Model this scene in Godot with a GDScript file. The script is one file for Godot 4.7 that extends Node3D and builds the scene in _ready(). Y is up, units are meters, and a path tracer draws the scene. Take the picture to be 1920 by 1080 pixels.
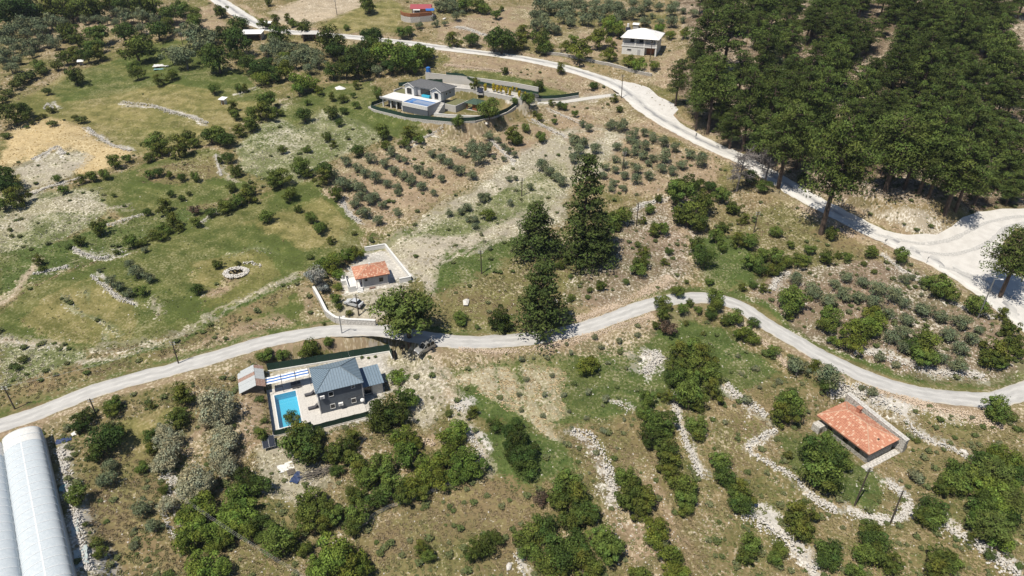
extends Node3D

# ---------------------------------------------------------------- camera model
const F := 1280.0
const PITCH := 32.0
const DIST := 158.0
const SLOPE := 0.137
var CH := DIST * sin(deg_to_rad(PITCH))
var D0 := DIST * cos(deg_to_rad(PITCH))
var CP := cos(deg_to_rad(PITCH))
var SP := sin(deg_to_rad(PITCH))

# terrain grid (uniform core)
const GX0 := -300.0
const GD0 := 15.0
const GS := 1.25
const GNX := 481
const GND := 381
var HG := PackedFloat32Array()
var n_big := FastNoiseLite.new()
var n_mid := FastNoiseLite.new()
var rng := RandomNumberGenerator.new()
var used := {}
var M := {}

func _ready() -> void:
	rng.seed = 7
	setup_view()
	n_big.seed = 3; n_big.frequency = 1.0 / 45.0; n_big.fractal_octaves = 3
	n_mid.seed = 9; n_mid.frequency = 1.0 / 7.0; n_mid.fractal_octaves = 2
	var t0 := Time.get_ticks_msec()
	make_materials()
	base_heights()
	carve_all()
	make_ids()
	print("ids ", Time.get_ticks_msec() - t0)
	build_ground()
	print("ground ", Time.get_ticks_msec() - t0)
	build_roads()
	build_pool_house()
	build_tile_cottage()
	build_stone_house()
	build_villa()
	build_white_house()
	build_cabin()
	build_far_sheds()
	build_greenhouses()
	print("buildings ", Time.get_ticks_msec() - t0)
	make_tree_meshes()
	print("tree meshes ", Time.get_ticks_msec() - t0)
	plant_trees()
	print("trees ", Time.get_ticks_msec() - t0)
	build_walls_of_stone()
	build_cars()
	build_poles()
	build_clutter()
	scatter_cover()
	print("all ", Time.get_ticks_msec() - t0)

func setup_view() -> void:
	var cam := Camera3D.new()
	cam.name = "camera"
	cam.position = Vector3(0, CH, 0)
	cam.rotation_degrees = Vector3(-PITCH, 0, 0)
	cam.fov = rad_to_deg(2.0 * atan(540.0 / F))
	cam.near = 0.5
	cam.far = 6000.0
	add_child(cam)
	var env := Environment.new()
	env.background_mode = Environment.BG_SKY
	var sm := ProceduralSkyMaterial.new()
	sm.sky_top_color = Color(0.40, 0.52, 0.70)
	sm.sky_horizon_color = Color(0.78, 0.82, 0.86)
	sm.sky_curve = 0.12
	sm.ground_bottom_color = Color(0.30, 0.28, 0.22)
	sm.ground_horizon_color = Color(0.62, 0.68, 0.72)
	sm.sun_angle_max = 1.0
	var sky := Sky.new()
	sky.sky_material = sm
	env.sky = sky
	env.background_energy_multiplier = 0.56
	env.tonemap_mode = Environment.TONE_MAPPER_LINEAR
	env.tonemap_exposure = 1.2
	env.sdfgi_enabled = true
	env.ssao_enabled = true
	env.ssil_enabled = true
	env.fog_enabled = true
	env.fog_density = 0.00008
	env.fog_light_color = Color(0.80, 0.87, 0.96)
	var we := WorldEnvironment.new()
	we.name = "world_environment"
	we.environment = env
	add_child(we)
	var sun := DirectionalLight3D.new()
	sun.name = "sun"
	sun.light_energy = 1.6
	sun.light_color = Color(1.0, 0.965, 0.905)
	sun.light_angular_distance = 0.53
	sun.shadow_enabled = true
	add_child(sun)
	sun.look_at_from_position(Vector3.ZERO, Vector3(0.47, -1.42, -0.50), Vector3.UP)

# ---------------------------------------------------------------- pixels and terrain
func ray(px: float, py: float) -> Vector3:
	var u := (px - 960.0) / F
	var v := (py - 540.0) / F
	return Vector3(u, -v * CP - SP, v * SP - CP)

func base_h(x: float, d: float) -> float:
	var h := SLOPE * (d - D0)
	if d > 330.0:
		h += 0.0006 * (d - 330.0) * (d - 330.0) if d < 700.0 else 82.0 + 0.30 * (d - 700.0)
	h += 13.0 * smoothstep(30.0, 170.0, x) * smoothstep(170.0, 300.0, d)
	h -= 3.0 * smoothstep(-60.0, -170.0, x) * smoothstep(120.0, 220.0, d)
	h += 1.3 * n_big.get_noise_2d(x, d) + 0.22 * n_mid.get_noise_2d(x, d)
	return h

func base_heights() -> void:
	HG.resize(GNX * GND)
	for j in GND:
		var d := GD0 + j * GS
		for i in GNX:
			HG[j * GNX + i] = base_h(GX0 + i * GS, d)

func gh(x: float, z: float) -> float:
	var fx := (x - GX0) / GS
	var fd := (-z - GD0) / GS
	if fx < 0.0 or fd < 0.0 or fx >= GNX - 1 or fd >= GND - 1:
		return base_h(x, -z)
	var i := int(fx)
	var j := int(fd)
	fx -= i
	fd -= j
	var k := j * GNX + i
	return lerpf(lerpf(HG[k], HG[k + 1], fx), lerpf(HG[k + GNX], HG[k + GNX + 1], fx), fd)

# where the line of sight through a photo pixel meets the terrain (raised by `up`)
func hit(px: float, py: float, up := 0.0) -> Vector3:
	var r := ray(px, py)
	var o := Vector3(0, CH, 0)
	var t := 40.0
	for k in 90:
		var p := o + r * t
		var gap := p.y - gh(p.x, p.z) - up
		if gap < 0.03:
			break
		t += maxf(gap * 0.75 / (0.35 - r.y), 0.03)
		if t > 900.0:
			break
	return o + r * t

func on_plane(px: float, py: float, h: float) -> Vector3:
	var r := ray(px, py)
	return Vector3(0, CH, 0) + r * ((h - CH) / r.y)

# photo pixels per metre at a point
func ppm(p: Vector3) -> float:
	var q := p - Vector3(0, CH, 0)
	return F / -(q.y * SP + q.z * CP)

func world_line(px: Array, step := 2.0) -> PackedVector3Array:
	var c := PackedVector3Array()
	for k in px.size() / 2:
		var p := hit(px[2 * k], px[2 * k + 1])
		c.append(p)
	return smooth_line(c, step)

func smooth_line(c: PackedVector3Array, step: float) -> PackedVector3Array:
	var out := PackedVector3Array()
	for k in c.size() - 1:
		var a := c[maxi(k - 1, 0)]
		var b := c[k]
		var e := c[k + 1]
		var g := c[mini(k + 2, c.size() - 1)]
		var n := maxi(1, int(b.distance_to(e) / step))
		for i in n:
			out.append(b.cubic_interpolate(e, a, g, float(i) / n))
	out.append(c[c.size() - 1])
	return out

func world_poly(px: Array) -> PackedVector2Array:
	var out := PackedVector2Array()
	for k in px.size() / 2:
		var p := hit(px[2 * k], px[2 * k + 1])
		out.append(Vector2(p.x, p.z))
	return out

var ROAD_LOW := [-60,822, 0,800, 80,769, 160,739, 240,713, 330,690, 430,660, 500,641, 580,626, 650,618, 720,620, 800,633, 870,641, 940,640, 1000,635, 1080,619, 1150,595, 1210,573, 1260,560, 1310,556, 1350,562, 1390,577, 1440,607, 1500,645, 1560,678, 1640,712, 1720,735, 1800,749, 1860,750, 1900,741, 1945,722, 1990,690]
var ROAD_UP := [395,-12, 412,2, 440,20, 475,42, 520,57, 600,64, 680,71, 760,80, 850,92, 950,105, 1030,119, 1100,139, 1150,157, 1185,180, 1215,206, 1260,235, 1320,266, 1390,299, 1450,331, 1500,362, 1560,395, 1620,425, 1700,462, 1780,503, 1850,545, 1920,598, 1985,655]
var PLAZA := [1590,410, 1640,428, 1700,441, 1755,441, 1785,425, 1805,408, 1835,397, 1880,392, 1960,392, 1960,440, 1905,428, 1882,452, 1872,490, 1895,512, 1960,535, 1960,640, 1900,590, 1830,540, 1770,505, 1700,470, 1640,450]
var LAYBY := [1150,148, 1188,156, 1218,166, 1236,182, 1262,194, 1272,206, 1262,216, 1285,240, 1300,254, 1260,240, 1215,208, 1185,182]
var DRIVE := [1005,193, 1045,192, 1090,186, 1130,180, 1165,176]
var road_low := PackedVector3Array()
var road_up := PackedVector3Array()
var drive := PackedVector3Array()
var pads := {}

func level_line(c: PackedVector3Array, window: int) -> PackedVector3Array:
	var out := PackedVector3Array()
	for k in c.size():
		var s := 0.0
		var n := 0
		for i in range(maxi(0, k - window), mini(c.size(), k + window + 1)):
			s += c[i].y
			n += 1
		out.append(Vector3(c[k].x, s / n, c[k].z))
	return out

func carve_line(c: PackedVector3Array, half: float, fall: float) -> void:
	var best := {}
	var r := half + fall
	for p in c:
		var i0 := int((p.x - r - GX0) / GS)
		var i1 := int((p.x + r - GX0) / GS) + 1
		var j0 := int((-p.z - r - GD0) / GS)
		var j1 := int((-p.z + r - GD0) / GS) + 1
		for j in range(maxi(0, j0), mini(GND, j1)):
			for i in range(maxi(0, i0), mini(GNX, i1)):
				var dx := GX0 + i * GS - p.x
				var dz := -(GD0 + j * GS) - p.z
				var q := dx * dx + dz * dz
				if q < r * r:
					var k := j * GNX + i
					if not best.has(k) or best[k].x > q:
						best[k] = Vector2(q, p.y)
	for k in best:
		var b: Vector2 = best[k]
		var w := 1.0 - smoothstep(half + 0.7, r, sqrt(b.x))
		HG[k] = lerpf(HG[k], b.y - 0.07, w)

func carve_poly(poly: PackedVector2Array, h: float, fall: float) -> void:
	var box := Rect2(poly[0], Vector2.ZERO)
	for p in poly:
		box = box.expand(p)
	box = box.grow(fall)
	for j in range(maxi(0, int((-box.end.y - GD0) / GS)), mini(GND, int((-box.position.y - GD0) / GS) + 2)):
		for i in range(maxi(0, int((box.position.x - GX0) / GS)), mini(GNX, int((box.end.x - GX0) / GS) + 2)):
			var p := Vector2(GX0 + i * GS, -(GD0 + j * GS))
			var w := 0.0
			if Geometry2D.is_point_in_polygon(p, poly):
				w = 1.0
			else:
				var m := 1e9
				for k in poly.size():
					m = minf(m, Geometry2D.get_closest_point_to_segment(p, poly[k], poly[(k + 1) % poly.size()]).distance_to(p))
				w = 1.0 - smoothstep(0.0, fall, m)
			HG[j * GNX + i] = lerpf(HG[j * GNX + i], h, w)

# a building's frame: origin at a photo pixel on the ground, x axis turned by yaw degrees
func frame(px: float, py: float, yaw: float) -> Transform3D:
	return Transform3D(Basis(Vector3.UP, deg_to_rad(yaw)), hit(px, py))

func local_poly(f: Transform3D, xz: Array) -> PackedVector2Array:
	var out := PackedVector2Array()
	for k in xz.size() / 2:
		var p := f * Vector3(xz[2 * k], 0, xz[2 * k + 1])
		out.append(Vector2(p.x, p.z))
	return out

func carve_all() -> void:
	# the earth bank beside the bend of the upper road
	var b := hit(1700, 408)
	for j in GND:
		for i in GNX:
			var q := Vector2(GX0 + i * GS - b.x, -(GD0 + j * GS) - b.z + 5.0)
			q.x *= 0.62
			var l := q.length()
			if l < 13.0:
				HG[j * GNX + i] += 5.0 * (1.0 - smoothstep(5.0, 13.0, l))
	road_low = level_line(world_line(ROAD_LOW, 1.0), 9)
	road_up = level_line(world_line(ROAD_UP, 1.0), 11)
	var plaza := world_poly(PLAZA)
	pads.pool = frame(602.6, 777.2, 22)
	pads.stone = frame(1624.2, 867.5, 28)
	pads.tile = frame(681.1, 541.1, 20)
	pads.white = frame(1164.1, 100.8, -20)
	pads.villa = frame(759.2, 204.8, -32)
	pads.villa = Transform3D((pads.villa as Transform3D).basis, on_plane(759.2, 204.8, (pads.villa as Transform3D).origin.y + 0.9))
	pads.cabin = frame(767.5, 40, 0)
	pads.green = frame(80, 815, 36.6)
	carve_line(road_low, 2.6, 5.0)
	carve_line(road_up, 3.8, 5.0)
	for k in 2:
		var f: Transform3D = pads.pool
		carve_poly(local_poly(f, [-9.2, 1.6, -0.2, 4.4, 8.2, 5.2, 17, -11, 17, -14.6, -7.4, -17.0]), f.origin.y, 4.0)
	carve_poly(local_poly(pads.pool, [-8.9, -9.6, -3.0, -9.6, -3.0, 2.0, -8.9, 2.0]), (pads.pool as Transform3D).origin.y - 1.9, 0.01)
	var fs: Transform3D = pads.stone
	carve_poly(local_poly(fs, [-1, 0.5, 8.5, 1.5, 8.5, -11.5, -2, -11]), fs.origin.y, 5.0)
	fs = pads.tile
	carve_poly(local_poly(fs, [-4, 1.5, 9, 1.5, 11, 0, 8.5, -17, 3.5, -17, -4, -6]), fs.origin.y, 6.0)
	fs = pads.white
	carve_poly(local_poly(fs, [-1, 1.5, 12.5, 1.5, 12.5, -10, -1, -10]), fs.origin.y, 7.0)
	fs = pads.villa
	carve_poly(local_poly(fs, [-11.3, 5.3, 6.4, 6.8, 21.4, 2.7, 27, -2, 30, -9.7, 31.5, -20, 8, -18.5, -4, -16, -11, -6]), fs.origin.y, 2.6)
	carve_poly(local_poly(fs, [7, -19.4, 18, -21.4, 33.5, -20.6, 34.5, -28, 25, -28.5, 9, -26.5, -6, -23.5]), fs.origin.y + 3.0, 2.5)
	fs = pads.cabin
	carve_poly(local_poly(fs, [-3.5, -1, 0.5, 0.5, 9.5, -2, 10, -10, -4, -10]), fs.origin.y - 0.4, 3.0)
	fs = pads.green
	carve_poly(local_poly(fs, [-16, -1, 1.5, -1, 1.5, 60, -16, 60]), fs.origin.y - 0.2, 4.0)
	var wl := hit(443, 512)
	var ring := PackedVector2Array()
	for k in 10:
		ring.append(Vector2(wl.x + cos(TAU * k / 10) * 1.5, wl.z + sin(TAU * k / 10) * 1.3))
	pads.well = Transform3D(Basis(), wl)
	carve_poly(ring, wl.y - 2.6, 0.8)
	carve_line(road_low, 2.0, 1.2)
	carve_line(road_up, 3.4, 2.0)
	carve_poly(local_poly(pads.pool, [8.2, 3.0, 20.5, -6, 20, -11.5, 17, -14.6, -7.4, -17.0, -3.0, -11.2]), (pads.pool as Transform3D).origin.y, 1.7)
	drive = level_line(world_line(DRIVE), 3)
	carve_line(drive, 1.8, 2.5)
	drive = level_line(world_line(DRIVE), 2)

# ---------------------------------------------------------------- small helpers
func numbered(called: String) -> String:
	if not used.has(called):
		used[called] = 0
		return called
	used[called] += 1
	return "%s_%03d" % [called, used[called]]

func tag(o: Node, label: String, category: String, group := "") -> void:
	o.set_meta("label", label)
	o.set_meta("category", category)
	if group != "":
		o.set_meta("group", group)

func thing(called: String, label: String, category: String, at: Transform3D, group := "") -> Node3D:
	var o := Node3D.new()
	o.name = numbered(called)
	o.transform = at
	add_child(o)
	tag(o, label, category, group)
	o.set_meta("kind", "thing")
	return o

func part(parent: Node, called: String, mesh: Mesh, mat: Material = null, at := Transform3D()) -> MeshInstance3D:
	var o := MeshInstance3D.new()
	o.name = called
	o.mesh = mesh
	if mat:
		o.material_override = mat
	o.transform = at
	parent.add_child(o, true)
	return o

func structure(called: String, mesh: Mesh, mat: Material = null) -> MeshInstance3D:
	var o := part(self, numbered(called), mesh, mat)
	o.set_meta("kind", "structure")
	return o

func at(x: float, y: float, z: float, turn := 0.0) -> Transform3D:
	return Transform3D(Basis(Vector3.UP, deg_to_rad(turn)), Vector3(x, y, z))

func tool() -> SurfaceTool:
	var st := SurfaceTool.new()
	st.begin(Mesh.PRIMITIVE_TRIANGLES)
	st.set_smooth_group(-1)
	return st

func done(st: SurfaceTool) -> ArrayMesh:
	st.generate_normals()
	return st.commit()

func tri(st: SurfaceTool, a: Vector3, b: Vector3, c: Vector3) -> void:
	st.set_uv(Vector2(a.x + a.z * 0.7, a.y)); st.add_vertex(a)
	st.set_uv(Vector2(b.x + b.z * 0.7, b.y)); st.add_vertex(b)
	st.set_uv(Vector2(c.x + c.z * 0.7, c.y)); st.add_vertex(c)

# corners run clockwise seen from outside
func quad(st: SurfaceTool, a: Vector3, b: Vector3, c: Vector3, d: Vector3) -> void:
	tri(st, a, b, c)
	tri(st, a, c, d)

func box(st: SurfaceTool, c: Vector3, s: Vector3, t := Transform3D()) -> void:
	var p := []
	for k in 8:
		p.append(t * (c + Vector3((k & 1) - 0.5, ((k >> 1) & 1) - 0.5, ((k >> 2) & 1) - 0.5) * s))
	quad(st, p[4], p[6], p[7], p[5])
	quad(st, p[1], p[3], p[2], p[0])
	quad(st, p[0], p[2], p[6], p[4])
	quad(st, p[5], p[7], p[3], p[1])
	quad(st, p[2], p[3], p[7], p[6])
	quad(st, p[4], p[5], p[1], p[0])

func box_mesh(s: Vector3, c := Vector3.ZERO) -> ArrayMesh:
	var st := tool()
	box(st, c, s)
	return done(st)

# a box from corner to corner
func span(x0: float, x1: float, y0: float, y1: float, z0: float, z1: float) -> ArrayMesh:
	return box_mesh(Vector3(x1 - x0, y1 - y0, z1 - z0), Vector3((x0 + x1) / 2, (y0 + y1) / 2, (z0 + z1) / 2))

func bar(st: SurfaceTool, a: Vector3, b: Vector3, r0: float, r1: float, sides := 6) -> void:
	var z := (b - a).normalized()
	var x := z.cross(Vector3.RIGHT if absf(z.x) < 0.8 else Vector3.UP).normalized()
	var y := z.cross(x)
	for k in sides:
		var q0 := TAU * k / sides
		var q1 := TAU * (k + 1) / sides
		var u0 := x * cos(q0) + y * sin(q0)
		var u1 := x * cos(q1) + y * sin(q1)
		quad(st, a + u0 * r0, a + u1 * r0, b + u1 * r1, b + u0 * r1)
		tri(st, b, b + u0 * r1, b + u1 * r1)

func bar_mesh(a: Vector3, b: Vector3, r: float, sides := 6) -> ArrayMesh:
	var st := tool()
	bar(st, a, b, r, r, sides)
	return done(st)

# a slab with a thickness below its upper polygon (given clockwise from above)
func slab(pts: Array, thick: float) -> ArrayMesh:
	var st := tool()
	var n := pts.size()
	var dn := Vector3(0, -thick, 0)
	for k in range(1, n - 1):
		tri(st, pts[0], pts[k], pts[k + 1])
		tri(st, pts[0] + dn, pts[k + 1] + dn, pts[k] + dn)
	for k in n:
		var a: Vector3 = pts[k]
		var b: Vector3 = pts[(k + 1) % n]
		quad(st, b, a, a + dn, b + dn)
	return done(st)

func wall_run(pts: PackedVector3Array, thick: float, below: float, above: float) -> ArrayMesh:
	# a wall along points (each at its ground height)
	var st := tool()
	for k in pts.size() - 1:
		var a := pts[k]
		var b := pts[k + 1]
		var n := Vector3(b.z - a.z, 0, a.x - b.x).normalized() * thick * 0.5
		var u := Vector3(0, above, 0)
		var l := Vector3(0, -below, 0)
		quad(st, a + n + l, a + n + u, b + n + u, b + n + l)
		quad(st, b - n + l, b - n + u, a - n + u, a - n + l)
		quad(st, a + n + u, a - n + u, b - n + u, b + n + u)
		if k == 0:
			quad(st, a - n + l, a - n + u, a + n + u, a + n + l)
		if k == pts.size() - 2:
			quad(st, b + n + l, b + n + u, b - n + u, b - n + l)
	return done(st)

func flat(c: Color, rough := 0.8, metal := 0.0) -> StandardMaterial3D:
	var m := StandardMaterial3D.new()
	m.albedo_color = c.linear_to_srgb()
	m.roughness = rough
	m.metallic = metal
	return m

# a mottled material: noise between two linear colours, triplanar in metres
func mottled(a: Color, b: Color, metres: float, rough := 0.85, sd := 1, metal := 0.0, bump := 0.0) -> StandardMaterial3D:
	var n := FastNoiseLite.new()
	n.seed = sd
	n.frequency = 0.02
	n.fractal_octaves = 5
	n.fractal_gain = 0.62
	var t := NoiseTexture2D.new()
	t.width = 256; t.height = 256; t.seamless = true; t.noise = n
	var g := Gradient.new()
	g.set_color(0, a.linear_to_srgb()); g.set_color(1, b.linear_to_srgb())
	g.set_offset(0, 0.25); g.set_offset(1, 0.75)
	t.color_ramp = g
	var m := StandardMaterial3D.new()
	m.albedo_texture = t
	m.uv1_triplanar = true
	m.uv1_scale = Vector3.ONE / metres
	m.roughness = rough
	m.metallic = metal
	if bump > 0.0:
		var h := NoiseTexture2D.new()
		h.width = 256; h.height = 256; h.seamless = true; h.noise = n
		m.heightmap_enabled = true
		m.heightmap_texture = h
		m.heightmap_scale = bump
	return m

func lin(r: float, g: float, b: float) -> Color:
	return Color(r, g, b)

func make_materials() -> void:
	M.slate = mottled(lin(0.082, 0.098, 0.120), lin(0.100, 0.116, 0.140), 4.0, 0.8, 11)
	M.white = mottled(lin(0.60, 0.60, 0.585), lin(0.70, 0.70, 0.69), 3.0, 0.75, 12)
	M.white_metal = flat(lin(0.82, 0.82, 0.82), 0.5)
	M.steel_blue = mottled(lin(0.145, 0.205, 0.265), lin(0.195, 0.26, 0.325), 3.5, 0.5, 13, 0.0)
	M.steel_seam = flat(lin(0.12, 0.16, 0.195), 0.5, 0.0)
	M.sheet = mottled(lin(0.44, 0.47, 0.48), lin(0.58, 0.60, 0.61), 1.6, 0.45, 14, 0.2)
	M.rust = mottled(lin(0.20, 0.085, 0.05), lin(0.42, 0.36, 0.33), 1.4, 0.75, 15)
	M.paving = mottled(lin(0.47, 0.45, 0.42), lin(0.55, 0.53, 0.50), 2.2, 0.85, 16)
	M.mesh_green = mottled(lin(0.006, 0.032, 0.020), lin(0.012, 0.048, 0.032), 1.0, 0.85, 17)
	M.dark_metal = flat(lin(0.045, 0.045, 0.05), 0.5, 0.4)
	M.grey_cloth = flat(lin(0.07, 0.07, 0.08), 0.9)
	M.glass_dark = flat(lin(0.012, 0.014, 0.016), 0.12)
	M.pool_lining = mottled(lin(0.030, 0.36, 0.56), lin(0.055, 0.44, 0.62), 1.2, 0.5, 18)
	M.pool_lining_far = mottled(lin(0.05, 0.19, 0.48), lin(0.08, 0.25, 0.56), 1.0, 0.5, 28)
	var w := StandardMaterial3D.new()
	w.albedo_color = Color(0.75, 0.93, 0.97, 0.06)
	w.transparency = BaseMaterial3D.TRANSPARENCY_ALPHA
	w.roughness = 0.03
	M.water = w
	var wf := StandardMaterial3D.new()
	wf.albedo_color = Color(0.42, 0.62, 0.86, 0.30)
	wf.transparency = BaseMaterial3D.TRANSPARENCY_ALPHA
	wf.roughness = 0.12
	wf.metallic_specular = 0.2
	M.water_far = wf
	M.blue_stripe = flat(lin(0.05, 0.16, 0.45), 0.85)
	M.white_stripe = flat(lin(0.78, 0.78, 0.76), 0.85)
	M.tile = mottled(lin(0.40, 0.165, 0.10), lin(0.54, 0.28, 0.185), 1.1, 0.85, 19)
	M.tile_pale = mottled(lin(0.52, 0.32, 0.22), lin(0.62, 0.42, 0.31), 0.8, 0.85, 20)
	M.tile_red = mottled(lin(0.36, 0.145, 0.09), lin(0.46, 0.22, 0.145), 0.8, 0.85, 21)
	M.tile_ridge = mottled(lin(0.42, 0.24, 0.16), lin(0.55, 0.38, 0.28), 0.9, 0.9, 29)
	M.stone = mottled(lin(0.22, 0.205, 0.18), lin(0.46, 0.44, 0.41), 2.2, 0.92, 22, 0.0, 3.0)
	M.stone_pale = mottled(lin(0.34, 0.325, 0.30), lin(0.60, 0.58, 0.55), 2.4, 0.92, 23, 0.0, 3.0)
	M.concrete = mottled(lin(0.42, 0.41, 0.39), lin(0.55, 0.54, 0.52), 3.0, 0.9, 24)
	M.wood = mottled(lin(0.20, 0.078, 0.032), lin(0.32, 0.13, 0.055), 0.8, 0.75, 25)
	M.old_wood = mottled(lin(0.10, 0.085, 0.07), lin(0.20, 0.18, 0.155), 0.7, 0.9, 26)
	M.pole = mottled(lin(0.055, 0.042, 0.032), lin(0.085, 0.068, 0.055), 0.8, 0.9, 27)
	M.red_roof = mottled(lin(0.27, 0.045, 0.06), lin(0.34, 0.065, 0.08), 2.0, 0.6, 31)
	M.blue_tarp = flat(lin(0.02, 0.13, 0.42), 0.6)
	M.grey_roof = mottled(lin(0.10, 0.105, 0.115), lin(0.15, 0.155, 0.165), 1.6, 0.85, 32)
	M.grey_wall = mottled(lin(0.36, 0.36, 0.37), lin(0.44, 0.44, 0.45), 2.0, 0.85, 33)
	M.green_roof = mottled(lin(0.045, 0.085, 0.06), lin(0.07, 0.115, 0.085), 1.0, 0.85, 34)
	M.block = mottled(lin(0.40, 0.39, 0.37), lin(0.52, 0.51, 0.49), 1.2, 0.92, 35, 0.0, 2.0)
	M.lawn = mottled(lin(0.10, 0.12, 0.045), lin(0.19, 0.17, 0.09), 3.0, 0.95, 36)
	var pl := mottled(lin(0.47, 0.525, 0.57), lin(0.54, 0.59, 0.625), 3.0, 0.4, 37)
	pl.metallic_specular = 0.4
	M.plastic = pl
	M.plastic_bow = flat(lin(0.68, 0.71, 0.73), 0.5)
	M.rock = mottled(lin(0.44, 0.42, 0.385), lin(0.68, 0.655, 0.615), 0.9, 0.95, 38)
	M.rock_tan = mottled(lin(0.42, 0.32, 0.23), lin(0.62, 0.53, 0.43), 0.9, 0.95, 39)
	M.rubber = flat(lin(0.02, 0.02, 0.02), 0.9)
	M.car_silver = flat(lin(0.42, 0.42, 0.41), 0.3, 0.5)
	M.car_white = flat(lin(0.60, 0.62, 0.64), 0.28, 0.2)
	M.galvanised = flat(lin(0.35, 0.36, 0.37), 0.45, 0.6)
	M.wire = flat(lin(0.55, 0.55, 0.55), 0.5)
	M.panel_blue = flat(lin(0.018, 0.022, 0.035), 0.2)

# ---------------------------------------------------------------- what covers the ground
# kinds of ground cover
enum { SCRUB, GREEN, YELLOW, WHEAT, SOIL, PALE, RUBBLE, LUSH, FLOOR, YARD, WEEDS, BROWN, STRAW, TERRACE, TRACK, STONES }
const IX0 := -300.0
const ID0 := 10.0
const IS := 0.5
const INX := 1200
const IND := 960
var IDS := PackedByteArray()

func fill_poly(poly: PackedVector2Array, kind: int) -> void:
	var y0 := 1e9
	var y1 := -1e9
	for p in poly:
		y0 = minf(y0, -p.y)
		y1 = maxf(y1, -p.y)
	for j in range(maxi(0, int((y0 - ID0) / IS)), mini(IND, int((y1 - ID0) / IS) + 1)):
		var d := ID0 + (j + 0.5) * IS
		var xs := []
		for k in poly.size():
			var a := poly[k]
			var b := poly[(k + 1) % poly.size()]
			if (-a.y <= d) != (-b.y <= d):
				xs.append(a.x + (b.x - a.x) * (d + a.y) / (-b.y + a.y))
		xs.sort()
		for m in xs.size() / 2:
			for i in range(maxi(0, int((xs[2 * m] - IX0) / IS)), mini(INX, int((xs[2 * m + 1] - IX0) / IS) + 1)):
				IDS[j * INX + i] = kind

func fill_line(c: PackedVector3Array, half: float, kind: int) -> void:
	for p in c:
		for j in range(maxi(0, int((-p.z - half - ID0) / IS)), mini(IND, int((-p.z + half - ID0) / IS) + 1)):
			for i in range(maxi(0, int((p.x - half - IX0) / IS)), mini(INX, int((p.x + half - IX0) / IS) + 1)):
				var q := Vector2(IX0 + i * IS - p.x, -(ID0 + j * IS) - p.z)
				if q.length() < half:
					IDS[j * INX + i] = kind

func kind_at(x: float, z: float) -> int:
	var i := int((x - IX0) / IS)
	var j := int((-z - ID0) / IS)
	if i < 0 or j < 0 or i >= INX or j >= IND:
		return SCRUB
	return IDS[j * INX + i]

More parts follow.
